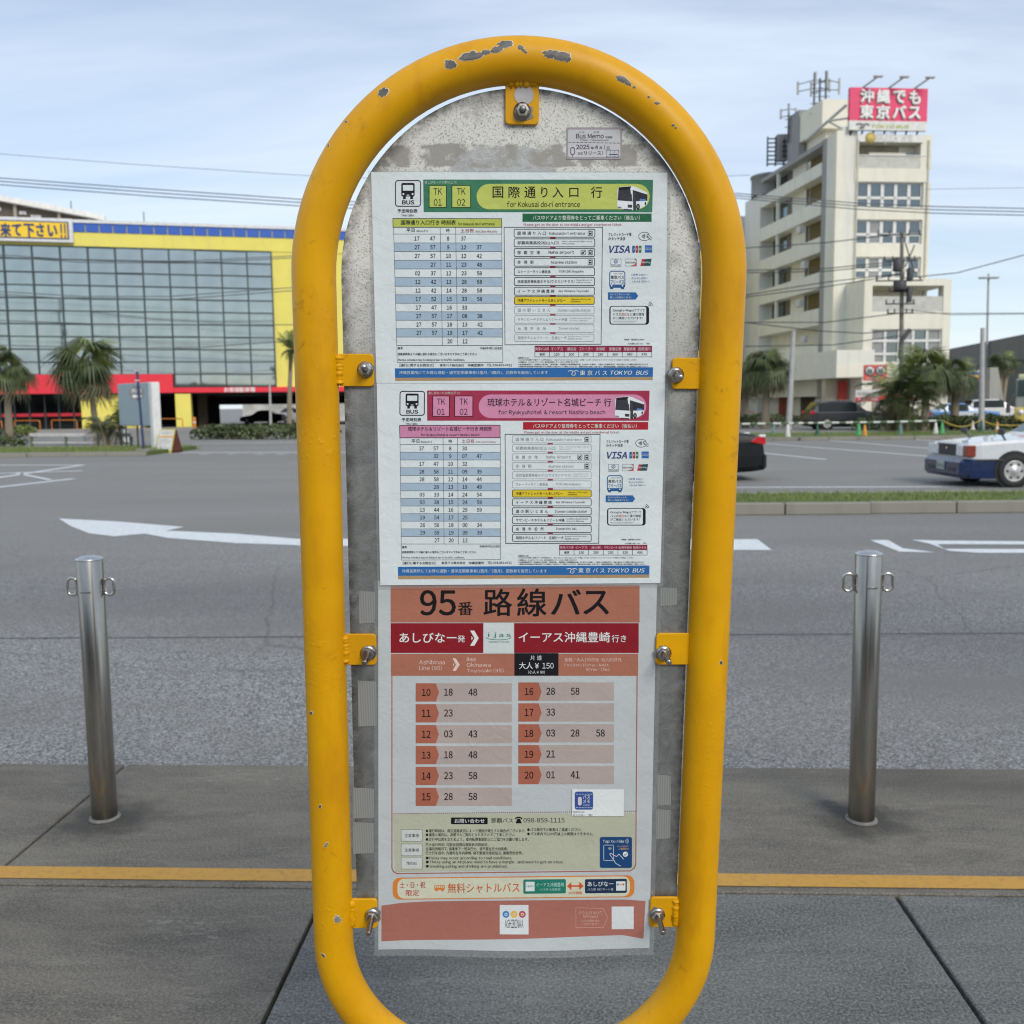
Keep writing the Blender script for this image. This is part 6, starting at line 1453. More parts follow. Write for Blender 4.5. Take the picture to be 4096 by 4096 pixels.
# side wall: floor bands, dark openings, receding
g = FS.uz; sp_ = FS.part; SL = 17.0
sp_('side_wall', tower, 2.0, SL, RZ, g(*V1(700, 530))[1] - 1.2, -4.0, -1.2, cream2)
ud = g(*V1(622, 900))[0]
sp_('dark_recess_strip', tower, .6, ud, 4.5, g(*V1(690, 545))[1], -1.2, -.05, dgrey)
sp_('side_pier', tower, .02, .6, RZ, g(*V1(705, 530))[1], -1.2, 0, cream2)
edges = [(600, 740, 822), (600, 975, 1072), (600, 1213, 1310), (595, 1440, 1545), (590, 1672, 1780)]     # parapet bands at the near end
ztop_s = g(*V1(615, 598))[1]
bands = [(g(*V1(x, yb))[1], g(*V1(x, ya))[1]) for x, ya, yb in edges]
fh = bands[0][1] - bands[1][1]
bands += [(bands[-1][0] - fh * k, bands[-1][1] - fh * k) for k in (1, 2)]
prev = ztop_s
sp_('roof_edge_band', tower, ud, SL, prev - .35, prev, -1.2, 0, dgrey)
for i, (z0, z1) in enumerate(bands):
    sp_('gallery_parapet', tower, ud, SL, z0, z1, -1.2, 0, cream2)
    hi = prev - .35 if i == 0 else prev
    if i < 5:
        for (t0, t1, m, o) in ((.00, .14, dgrey, -1.0), (.16, .36, bwin, -1.15), (.38, .60, cream2, -.9), (.62, .72, recess, -1.1), (.72, .97, wgl, -1.12)):
            sp_({bwin: 'brown_door', recess: 'dark_opening', wgl: 'gallery_window', dgrey: 'grey_panel', cream2: 'wall_panel'}[m], tower, ud + (SL - ud) * t0, ud + (SL - ud) * t1, z1, hi, o - .1, o, m)
        sp_('column', tower, ud + (SL - ud) * .70, ud + (SL - ud) * .72, z1, hi, -.3, -.05, cream2)
    prev = z0
sp_('end_block', tower, SL, SL + 4, RZ, bands[0][1] + .3, -6, .05, cream2)
b = MB(); cq = FS.W(SL + 1.2, bands[0][1] + .3, -1.5); b.lathe([(1.9, 0), (1.9, 1.7), (2.0, 1.7), (2.0, 1.9), (0, 1.9)], dgrey, cq, 20); b.obj('roof_drum', tower)
# far wing seen beside the yellow frame
FW = FS.sub(2.2); fw_ = lambda *a_: FW.uz(*a_)
zz_ = FW.uz(*V1(120, 985))[1]
b = MB(); FW.slab(b, SL + 5, SL + 13, RZ, zz_, -7, 0, cream2); wg = b.obj('far_wing', tower)
for k in range(5):
    FW.part('wing_opening', tower, SL + 6.5, SL + 11.5, zz_ - 1.9 - 3.1 * k, zz_ - .6 - 3.1 * k, 0, .03, recess)
# lower annex with the open terrace frame
FA = FT.sub(3.2); fa = FA.uz; qa = FA.part
annex = tower
xl = fa(*V1(900, 1600))[0]; xr = fa(*V1(1462, 1600))[0]; za = fa(*V1(1200, 1478))[1]; zo = fa(*V1(1200, 1522))[1]; zf = fa(*V1(1200, 1690))[1]; xi = fa(*V1(952, 1600))[0]; xj = fa(*V1(1412, 1600))[0]
qa('annex_beam', tower, xl, xr, zo, za, -6, 0, cream); qa('annex_pier', tower, xl, xi, RZ, zo, -6, 0, cream); qa('annex_pier', tower, xj, xr, RZ, zo, -.8, 0, cream)
qa('annex_wall', tower, xi, xj, fa(*V2(1200, 188))[1], zf, -6, -.02, cream)
qa('terrace_back', tower, xi, xj - 1.6, zf, zo, -4.2, -4, simple('terrace_wall', (.40, .36, .27), .8, 0, .2, 1)); qa('terrace_netting', tower, xi, xj, zf, zf + 1.15, -.1, -.06, simple('netting', (.5, .5, .45), .8)); qa('terrace_window', tower, xi + .1, xi + 2.6, zf + .8, zo - .9, -3.98, -3.9, wgl)
# big windows of the annex
zw1 = fa(*V2(1200, 188))[1]; zw0 = fa(*V2(1200, 405))[1]; b = None
qa('annex_recess', tower, xi, xj, zw0, zw1, -1.2, -1.0, recess); qa('annex_base_wall', tower, xi, xj, RZ, zw0, -6, -.02, cream)
nw = 5; w = (fa(*V2(1400, 300))[0] - fa(*V2(948, 300))[0]) / nw; x0 = fa(*V2(948, 300))[0]
for k in range(nw):
    b = MB(); u0 = x0 + w * k; hs = [zw0, zw0 + (zw1 - zw0) * .27, zw0 + (zw1 - zw0) * .66, zw1]
    for xx in (u0, u0 + w - .1): FA.slab(b, xx, xx + .1, zw0, zw1, -.3, -.15, wfr)
    for h_ in hs: FA.slab(b, u0, u0 + w, h_ - .09, h_ + .09, -.3, -.13, wfr)
    o = b.obj('window_frame', tower)
    for h_a, h_b in zip(hs[:-1], hs[1:]): qa('pane', tower, u0 + .1, u0 + w - .1, h_a + .09, h_b - .09, -.27, -.25, simple('curtained_glass', (.28, .29, .28), .2) if (k % 2 == 0) else wgl)
# canopy band and shop fronts at street level
zc1 = fa(*V2(800, 418))[1]; zc0 = fa(*V2(800, 497))[1]; xk = fa(*V2(715, 450))[0]
qa('street_canopy', tower, xk, xl, zc0, zc1, -6, .15, cream)
FL = Fac(FA.W(xk, 0, .15), FA.W(xk, 0, .15) + lu); zl1 = FL.uz(*V2(700, 428))[1]
FL.part('side_canopy', tower, 0, 24, zc0 - .05, zc1 + 1.1, -3, 0, cream2)
for k, u0 in enumerate((1.2, 5.5, 10, 15)): FL.part('shop_shutter', tower, u0, u0 + 3, RZ, zc0 - .3, -2.95, -2.8, [simple('brown_shutter', (.06, .04, .035), .7, 0, .3, 2), simple('red_lattice', (.22, .05, .03), .7, 0, .4, 3)][k % 2])
FL.part('shop_wall', tower, 0, 24, RZ, zc0 - .05, -5, -2.97, wall_mat('shop_wall', (.30, .26, .19), amount=.3))
redw = simple('shop_red', rgb(186, 60, 50), .6, 0, .1, 1)
qa('red_door_panel', tower, fa(*V2(810, 600))[0], fa(*V2(862, 600))[0], RZ, fa(*V2(830, 518))[1], -2.2, -2.0, redw); qa('street_wall', tower, fa(*V2(730, 600))[0], xl, RZ, zc0, -3, -2.3, wall_mat('street_wall', (.48, .42, .31)))
# shop signs
def flatsign(name, vw, x0, y0, x1, y1, D, m, label, thick=.12):
    A_ = AD(*vw(x0, y0), D); B_ = AD(*vw(x1, y1), D); F_ = Fac(A_, Vector((B_.x, B_.y, 0))); root = empty(name, Vector((A_.x, A_.y, B_.z)), label, 'sign')
    F_.part('panel', root, 0, F_.L, B_.z, A_.z, -thick, 0, m); return F_, root, A_.z, B_.z
ps = simple('salmon_sign', rgb(214, 92, 82), .5, 0, .1, .6); bk = simple('black_print', (.03, .03, .035), .5)
F_, r_, z1, z0 = flatsign('shop_sign', V2, 898, 420, 1045, 520, 70, ps, 'salmon pink shop sign with two black and white roundels on the tower front')
for t in (.25, .72):
    for rr_, m_, o_ in ((.36, bk, .01), (.30, wfr, .02)):
        b = MB(); b.lathe([(rr_, 0), (rr_, .01), (0, .01)], m_, F_.W(F_.L * t, z0 + (z1 - z0) * .62, o_), 18, F_.n); b.obj('roundel', r_)
    text3d("麺", F_.W(F_.L * t, z0 + (z1 - z0) * .62, .035), F_.u, U, F_.n, .36, .36, bk, 'lettering', r_, .01)
text3d("FUJI", F_.W(F_.L * .3, z0 + .45, .02), F_.u, U, F_.n, 1.8, .6, whp, 'lettering', r_, .02) if False else text3d("つけ麺", F_.W(F_.L * .35, z0 + .16, .02), F_.u, U, F_.n, .8, .2, whp, 'lettering', r_, .02)
F_, r_, z1, z0 = flatsign('street_board', V2, 845, 582, 1000, 655, 60, wfr, 'white board with a pinkish red foot beside the broad palm, above the dark SUV')
F_.part('red_foot', r_, 0, F_.L, z0, z0 + (z1 - z0) * .38, 0, .02, simple('pink_red', rgb(206, 70, 84), .5))
text3d("安心生活", F_.W(F_.L * .3, z0 + (z1 - z0) * .68, .01), F_.u, U, F_.n, F_.L * .42, .2, simple('grey_letter', (.3, .3, .3), .5), 'lettering', r_); text3d("電話 P 完備", F_.W(F_.L * .5, z0 + (z1 - z0) * .19, .03), F_.u, U, F_.n, F_.L * .8, .15, whp, 'lettering', r_)
for t in (.08, .92): b = MB(); b.tube([F_.W(F_.L * t, RZ, -.15), F_.W(F_.L * t, z0, -.15)], .07, dgrey, 8); b.obj('leg', r_)
flatsign('red_banner', V2, 1000, 618, 1215, 645, 66, simple('red_orange', rgb(206, 66, 44), .5), 'long red banner at street level behind the palms')

# rooftop billboard
F_, r_, z1, z0 = flatsign('rooftop_billboard', V1, 808, 238, 1316, 470, 76, simple('pink_red_board', rgb(222, 60, 104), .45, 0, .03, .5), 'pink rooftop billboard with white Japanese lettering on the cream tower', .35)
FB_ = FT.sub(.35)
for o in list(r_.children): bpy.data.objects.remove(o)
uz = FB_.uz; u0, z1 = uz(*V1(810, 240)); u1 = uz(*V1(1312, 255))[0]; z0 = uz(*V1(1000, 458))[1]; zw = uz(*V1(1000, 518))[1]
FB_.part('pink_face', r_, u0, u1, z0, z1, -.35, 0, simple('pink_red_board', rgb(222, 60, 104), .45)); FB_.part('white_strip', r_, u0, u1, zw, z0 - .002, -.35, 0, wfr)
wl_ = simple('billboard_white', (.8, .8, .78), .4); ws = simple('letter_side', (.45, .44, .40), .5)
def VSx(ch, x0, y0, x1, y1, m, name='lettering', bold=.03, off=.14, shear=0):
    ua, za_ = uz(*VS(x0, y0)); ub, zb_ = uz(*VS(x1, y1)); c = FB_.W((ua + ub) / 2, (za_ + zb_) / 2, 0)
    if off > .1: text3d(ch, c - U * .07, FB_.u, U, FB_.n, ub - ua, za_ - zb_, ws, 'letter_side', r_, bold + .008, .05, 0, shear)
    text3d(ch, c, FB_.u, U, FB_.n, ub - ua, za_ - zb_, m, name, r_, bold, off, 0, shear)
for ch, a_, b_, c_, d_ in (("沖", 355, 225, 540, 425), ("縄", 605, 232, 790, 435), ("で", 858, 248, 1032, 435), ("も", 1112, 250, 1262, 455), ("東", 348, 468, 535, 670), ("京", 600, 472, 788, 680), ("バ", 848, 482, 1040, 668), ("ス", 1098, 500, 1262, 678)): VSx(ch, a_, b_, c_, d_, wl_)
VSx("TOKYO BUS", 530, 768, 1105, 828, simple('olive_letter', rgb(176, 180, 70), .5), 'lettering', .02, .02, .2)
for pp in ([(290, 760), (340, 750), (390, 765), (440, 750), (490, 770)], [(400, 765), (360, 815)], [(370, 780), (420, 790), (400, 815), (340, 812)]):
    b = MB(); b.tube([FB_.W(*uz(*VS(*z_)), .03) for z_ in pp], .07, simple('grey_letter', (.3, .3, .3), .5), 5); b.obj('bird_emblem', r_)
for x in (395, 795, 1192):
    ua, za_ = uz(*VS(x, 190)); b = MB(); st_ = FB_.W(ua, z1, -.1); e = st_ + FB_.u * .7 + U * .5 + FB_.n * .9; b.tube([st_, e], .07, louv, 6); b.obj('lamp_arm', r_)
    b = MB(); b.box(e + FB_.n * .2, (.7, .3, .12), louv, FB_.rot, .03); b.obj('lamp_head', r_)
for k in range(7):
    ua = u0 + (u1 - u0) * (k + .3) / 7; b = MB(); b.tube([FB_.W(ua, zT - .3, -.6), FB_.W(ua, zw, -.2)], .08, gm_fr, 6); b.obj('support', r_)
b = MB(); zr_ = f(*V1(730, 525))[1]; A_ = FB_.W(u0 - .1, z1 - 1.2, -.4); b.tube([A_, FB_.W(u0 - 2.2, zr_, -3)], .11, louv, 6); b.tube([FB_.W(u0 - 1.1, (z1 + zr_) / 2 - .5, -1.5), FB_.W(u0, (z1 + zr_) / 2 - .6, -.4)], .08, louv, 6); b.tube([FB_.W(u0 - 1.1, (z1 + zr_) / 2 - .5, -1.5), FB_.W(u0 + .2, zr_, -.6)], .08, louv, 6); b.obj('back_stay', r_)
# roof house, water tank and antennas (on the roof, set back along the side wall)
rh = empty('roof_house', FS.W(5, ztop_s), 'cream stair house on the tower roof behind the antennas', 'roof structure')
FH = FS.sub(-1.5)
g2 = FH.uz; a0_ = g2(*V1(628, 450))[0]; a1_ = g2(*V1(485, 450))[0]; FH.part('upper_box', rh, a0_, a1_, g2(*V1(560, 548))[1], g2(*V1(560, 368))[1], -3, 0, cream); FH.part('lower_box', rh, a0_ + .6, a1_ - .2, ztop_s - 1, g2(*V1(560, 548))[1] - .01, -3, -.6, cream)
FH.part('grey_wing', rh, a1_ + .01, a1_ + 2.5, ztop_s - 1, g2(*V1(440, 420))[1], -3, .1, dgrey)
antm = simple('antenna_grey', (.12, .12, .12), .5, .2)
def antenna(x, ytop, ybot, D, label, vw=V1, panels=3, w=.35):
    A_ = AD(*vw(x, ybot), D); B_ = AD(*vw(x, ytop), D); B_.x, B_.y = A_.x, A_.y; root = empty('antenna_mast', A_, label, 'antenna', 'mobile antennas on the tower roof')
    b = MB(); b.tube([A_, B_], .09, antm, 6); b.obj('pole', root); H = B_.z - A_.z
    for k in range(panels):
        t = R_(120 * k + 20); b = MB(); c = A_ + Vector((math.cos(t) * w * 1.9, math.sin(t) * w * 1.9, H * .78)); b.box(c, (.18, .14, H * .26), louv, Matrix.Rotation(t, 3, 'Z'), .03); b.obj('panel_antenna', root)
        b = MB(); b.tube([A_ + U * H * .7, c - U * .3], .04, antm, 5); b.tube([A_ + U * H * .86, c + U * .3], .04, antm, 5); b.obj('bracket', root)
    for k in range(3): b = MB(); b.tube([A_ + U * H * (.2 + .2 * k) + camx * -.35, A_ + U * H * (.2 + .2 * k) + camx * .35], .035, antm, 5); b.obj('rung', root)
    return root
antenna(572, 158, 480, 84, 'antenna mast with panels, left one of the tall pair above the stair house', w=.8); antenna(645, 150, 545, 83, 'antenna mast with panels, right one of the tall pair above the stair house', w=.7)
antenna(610, 190, 380, 85, 'thin mast between the tall pair of antennas', panels=1); antenna(408, 355, 600, 88, 'antenna mast on the grey wing left of the stair house', w=.4); antenna(690, 265, 340, 83, 'short whip antenna at the right of the tall pair', panels=1, w=.2) if False else None
# equipment racks at the roof edge
A_ = AD(*V1(350, 750), 90); rk = empty('equipment_rack', A_, 'black latticed equipment rack on the left end of the tower roof', 'rack')
zt_ = AD(*V1(350, 565), 90).z
for dx in (-1.1, -.35, .4, 1.1): b = MB(); b.tube([A_ + camx * dx, A_ + camx * dx + U * (zt_ - A_.z)], .08, bk, 5); b.obj('upright', rk)
for k in range(7): b = MB(); z_ = (zt_ - A_.z) * (k + .5) / 7; b.tube([A_ + camx * -1.1 + U * z_, A_ + camx * 1.1 + U * z_], .07, bk, 5); b.obj('crossbar', rk)
b = MB(); b.box(A_ + camx * .2 + U * 1.6, (1.0, .6, 2.4), dgrey, bev=.05); b.obj('cabinet', rk)
A_ = AD(*V1(425, 700), 89); rk = empty('equipment_rack', A_, 'thin black equipment rack right of the larger lattice rack on the roof', 'rack'); zt_ = AD(*V1(350, 580), 89).z
for dx in (-.6, 0, .6): b = MB(); b.tube([A_ + camx * dx, A_ + camx * dx + U * (zt_ - A_.z)], .1, bk, 5); b.obj('upright', rk)
for k in range(4): b = MB(); z_ = (zt_ - A_.z) * (k + .5) / 4; b.tube([A_ + camx * -.8 + U * z_, A_ + camx * .8 + U * z_], .09, bk, 5); b.obj('crossbar', rk)

# ---- elevated road, service station, monument, poles
vd = wall_mat('viaduct_concrete', (.20, .19, .175), amount=.4); vg = wall_mat('viaduct_green_grey', (.16, .17, .14), amount=.25)
Dv = 105.; Aq = AD(*V2(1300, 385), Dv + 22); Bq = AD(*V2(2500, 130), Dv - 40)
def vq(x, y, t): return AD(*V2(x, y), Dv + 12 - 42 * t)
root = empty('elevated_road', vq(1700, 600, .3), 'dark grey elevated road rising to the right edge of the photo', 'viaduct')
tp = [vq(1440, 335, 0), vq(2500, 135, 1)]; mp = [Vector((p_.x, p_.y, p_.z - 2.3)) for p_ in tp]; back = camf * 10
b = MB(); b.prism([tp[0], tp[1], mp[1], mp[0]], vd, back); b.obj('parapet', root)
gp2 = [mp[0] - U * 7.0 + camf * .8, mp[1] - U * 7.6 + camf * .8]
b = MB(); b.prism([mp[0] + camf * .8, mp[1] + camf * .8, gp2[1], gp2[0]], vg, camf * 8); b.obj('girder', root)
for t in (.1, .35, .6, .9):
    c = gp2[0].lerp(gp2[1], t); b = MB(); b.box((c.x, c.y, (c.z + RZ) / 2) , (2.2, 2.2, c.z - RZ), vd, bev=.1); o = b.obj('pier', root)
b = MB(); b.box(vq(1700, 700, .5) * 1 + camf * 30 - U * 1, (90, 1, 14), wall_mat('distant_wall', (.09, .09, .08)), Matrix.Rotation(YAW, 3, 'Z')); b.obj('abutment', root)
# station canopy
A_ = AD(*V2(1420, 520), 72); Bx = AD(*V2(1658, 505), 72); root = empty('station_canopy', Vector((Bx.x, Bx.y, RZ)), 'petrol station canopy with white, blue, yellow and red stripes', 'canopy')
z_ = [AD(*V2(1640, y), 72).z for y in (443, 456, 474, 492, 512)]; FC_ = Fac(AD(*V2(1400, 500), 76), AD(*V2(1652, 500), 76.5))
for i, (m, nm) in enumerate(((wfr, 'white_edge'), (simple('station_blue', rgb(60, 96, 160), .4), 'blue_stripe'), (simple('station_yellow', rgb(214, 180, 60), .4), 'yellow_stripe'), (simple('station_red', rgb(130, 36, 40), .4), 'red_stripe'))):
    FC_.part(nm, root, 0, FC_.L, z_[i + 1] + .002, z_[i], -8, 0, m)
for t in (.2, .9): b = MB(); c = FC_.W(FC_.L * t, 0, -3); b.box((c.x, c.y, (z_[4] + RZ) / 2), (.5, .5, z_[4] - RZ), wfr); b.obj('column', root)
FC_.part('kiosk', root, -2, FC_.L * .8, RZ, z_[4] - .5, -12, -9, dark_in)
# monument
A_ = gp_(V2, 1740, 785); D_ = depth(A_); zt_ = topz(A_, V2(0, 438)[1]); root = empty('stone_monument', A_, 'tapered grey stone monument right of the slim steel pole', 'monument')
w1 = (V2(1735, 0)[0] - V2(1685, 0)[0]) / FPX * D_ / 2; w2 = (V2(1800, 0)[0] - V2(1682, 0)[0]) / FPX * D_ / 2; stn = wall_mat('grey_stone', (.33, .32, .29), amount=.5)
cx_ = A_ + camx * 0; sh = (1710 - 1741) * .619 / FPX * D_
b = MB(); bt = [cx_ + camx * s_ * w2 + camf * t_ * .6 for s_, t_ in ((-1, -1), (1, -1), (1, 1), (-1, 1))]; tt = [cx_ + camx * (s_ * w1 + sh) + camf * t_ * .35 + U * (zt_ - RZ) for s_, t_ in ((-1, -1), (1, -1), (1, 1), (-1, 1))]
b.add(bt + tt, [(3, 2, 1, 0), (4, 5, 6, 7), (0, 1, 5, 4), (1, 2, 6, 5), (2, 3, 7, 6), (3, 0, 4, 7)], stn); b.obj('shaft', root)
b = MB(); b.box(cx_ + U * .15, (w2 * 2.6, 2.2, .3), stn, bev=.03); b.obj('plinth', root)
polec = simple('pole_concrete', (.36, .36, .35), .7)
def upole(name, vw, xb, yb, xt, yt, r, m, label, cat='pole', D=None):
    A_ = gp_(vw, xb, yb) if D is None else AD(*vw(xb, yb), D)
    if D is not None: A_.z = RZ
    T_ = AD(*vw(xt, yt), depth(A_)); root = empty(name, A_, label, cat); b = MB(); b.tube([A_, T_], [r * 1.2, r * .8], m, 12); b.obj('shaft', root); return root, A_, T_
upole('steel_pole', V2, 1659, 770, 1665, 182, .13, polec, 'slim pale steel pole left of the stone monument', D=50)
r_, A_, T_ = upole('highway_lamp', V2, 1688, 640, 1703, -170, .12, polec, 'tall thin highway lamp against the sky at the right', 'street lamp', D=98)
T_ = AD(*V1(1705, 1472), 98); b = MB(); b.box(T_, (1.9, .6, .15), polec, Matrix.Rotation(YAW, 3, 'Z'), .03); b.obj('lamp_head', r_)
upole('leaning_pole', V2, 412, 800, 443, 200, .16, polec, 'leaning concrete pole in front of the tower, right of the shaggy palm', D=58)
b0 = G(*V2(405, 860)); 
# utility pole with arms, transformer and wires
pole_d = simple('weathered_pole', (.17, .15, .13), .8, 0, .3, 2); dk = simple('dark_hardware', (.05, .05, .055), .6)
r_, A_, T_ = upole('utility_pole', V2, 1140, 780, 1143, -440, .13, pole_d, 'utility pole with crossarms, transformer and cables before the tower', 'utility pole', D=59)
T_ = AD(*V1(1143, 1160), 59)
arms = [(1192, 1.5), (1360, 1.1), (1490, 1.6), (1560, .8), (1640, 1.0), (1700, .9)]
for y, w in arms:
    c = AD(*V1(1143, y), 58.8); b = MB(); b.tube([c - camx * w, c + camx * w * .8], .045, dk, 6); b.obj('crossarm', r_)
    for s_ in (-.95, -.5, .3, .7): b = MB(); b.lathe([(.02, 0), (.06, .05), (.035, .1), (.06, .16), (.03, .22), (0, .22)], dk, c + camx * w * s_ + U * .04, 8); b.obj('insulator', r_)
for (x, y, w, h_) in ((1115, 1385, .5, .8), (1195, 1450, .35, .8), (1130, 1520, .7, .6), (1190, 1580, .3, .9)):
    b = MB(); b.lathe([(w * .5, 0), (w * .55, h_ * .1), (w * .55, h_ * .9), (w * .3, h_)], dk, AD(*V1(x, y), 58.6) - U * h_ / 2, 12); b.obj('transformer', r_)
b = MB(); P_ = [AD(*V1(1200, 1250), 58.9), AD(*V1(1150, 1380), 58.9)]; b.tube([AD(*V1(1225, 1260), 58.9), AD(*V1(1165, 1400), 58.9)], .04, dk, 5); b.tube([AD(*V1(1165, 1250), 58.9), AD(*V1(1225, 1440), 58.9)], .04, dk, 5); b.obj('brace', r_)
b = MB(); b.tube([AD(*V2(1195, 190), 58.7), AD(*V2(1135, 275), 58.7), AD(*V2(1130, 380), 58.7)], .12, dk, 6); b.obj('cable_riser', r_)
cab = simple('cable_black', (.03, .03, .035), .6); cab2 = simple('cable_grey', (.10, .11, .12), .6)
def cable(pts, D, r, label, m=cab, group=None, Ds=None):
    P = []
    n = len(pts)
    for i in range(n - 1):
        for k in range(8):
            t = k / 8; d0 = Ds[i] if Ds else D; d1 = Ds[i + 1] if Ds else D
            p0, p1 = pts[i], pts[i + 1]; P.append(AD(p0[0] + (p1[0] - p0[0]) * t, p0[1] + (p1[1] - p0[1]) * t, d0 + (d1 - d0) * t))
    P.append(AD(*pts[-1], Ds[-1] if Ds else D)); b = MB(); b.tube(P, r, m, 5); return tag(b.obj('overhead_cable', loc=P[0]), label, 'cable', group or 'overhead cables')
for dy, nm in ((0, 'highest'), (13, 'second'), (27, 'lowest')):
    cable([(-300, 684 + dy), (0, 712 + dy), (600, 756 + dy * 1.05), (1200, 797 + dy), (2100, 838 + dy), (2950, 780 + dy * .7 - 6), (3420, 812 + dy * .9), (3740, 826 + dy), (4096, 834 + dy), (4500, 832 + dy)], 34, .018, nm + ' of the three thick overhead cables across the sky', cab2)
cable([(-200, 600), (500, 655), (1180, 700), (2100, 740), (3000, 700)], 40, .010, 'thin single wire high in the left sky', cab2)
cable([(2900, 885), (3729, 755), (4300, 748)], 60, .012, 'thin single wire right of the tower', cab2) if False else cable([(3700, 757), (4300, 748)], 60, .012, 'thin single wire right of the tower', cab2)
for (y0, y1, y2, nm) in ((1282, 1245, 1188, 'top'), (1425, 1412, 1365, 'second'), (1440, 1430, 1380, 'third'), (1590, 1500, 1445, 'fourth'), (1602, 1530, 1450, 'fifth'), (1760, 1760, 1700, 'sixth')):
    cable([V1(90, y0), V1(650, y1), V1(1135, y2)], 59, .03, nm + ' dark cable from the utility pole towards the yellow frame')
cable([V1(1150, 1475), V1(1500, 1440), V1(1932, 1325)], 59, .03, 'cable rising from the utility pole to the right edge of the photo')
cable([V1(1150, 1700), V1(1500, 1702), V1(2000, 1700)], 59, .02, 'level cable right of the utility pole'); cable([V2(1150, 60), V2(1460, 95), V2(2000, 90)], 59, .02, 'lower level cable right of the utility pole'); cable([V2(130, 145), V2(600, 200), V2(900, 215), V2(1150, 190)], 59, .03, 'low cable across the tower base'); cable([V2(130, 300), V2(700, 290), V2(1140, 230)], 59, .03, 'lowest cable across the tower base')
r_, A_, T_ = upole('street_pole', V4, 1610, 1512, 1603, 1240, .09, polec, 'short grey pole in front of the store garage', D=72)

# ================================================================== VEHICLES
black_t = simple('tyre', (.02, .02, .02), .8); cwin = simple('car_glass', (.02, .025, .027), .06, 0, .1, 2, 0, .2); chrome = simple('chrome', (.6, .6, .6), .15, 1.0, .05); silver = simple('silver_hubcap', (.50, .50, .49), .35, .3, .08, 8); redl = simple('tail_red', rgb(190, 20, 30), .2, 0, .1, 10, 1.0)
def paint(name, c, coat=.8, rough=.28): return simple(name, c, rough, 0.0, .03, 2, coat)
def wheel(parent, c, ax, r, w, hub, hubcap=False):
    o = MB(); o.lathe([(r * .62, -w / 2), (r * .96, -w / 2), (r, -w / 2 + .03), (r, w / 2 - .03), (r * .95, w / 2), (r * .64, w / 2), (r * .62, w / 2 - .02)], black_t, c, 30, ax); t = o.obj('wheel', parent)
    o = MB(); ax = Vector(ax).normalized(); side = ax.cross(U)
    o.lathe([(r * .66, w / 2 - .012), (r * .64, w / 2 + .003), (r * .58, w / 2 - .006), (r * .26, w / 2 - .002), (r * .22, w / 2 + .014), (0, w / 2 + .018)], hub, c, 30, ax)
    n = 6 if hubcap else 7
    for k in range(n):
        a_ = 2 * math.pi * k / n; d = side * math.cos(a_) + U * math.sin(a_); e = side * -math.sin(a_) + U * math.cos(a_); q_ = Vector(c) + ax * (w / 2 - .001) + d * r * .43
        o.add([q_ - e * r * .055 - d * r * .07, q_ + e * r * .055 - d * r * .07, q_ + e * r * .10 + d * r * .08, q_ - e * r * .10 + d * r * .08], [(0, 1, 2, 3)], dk)
    o.obj('rim', t); return t
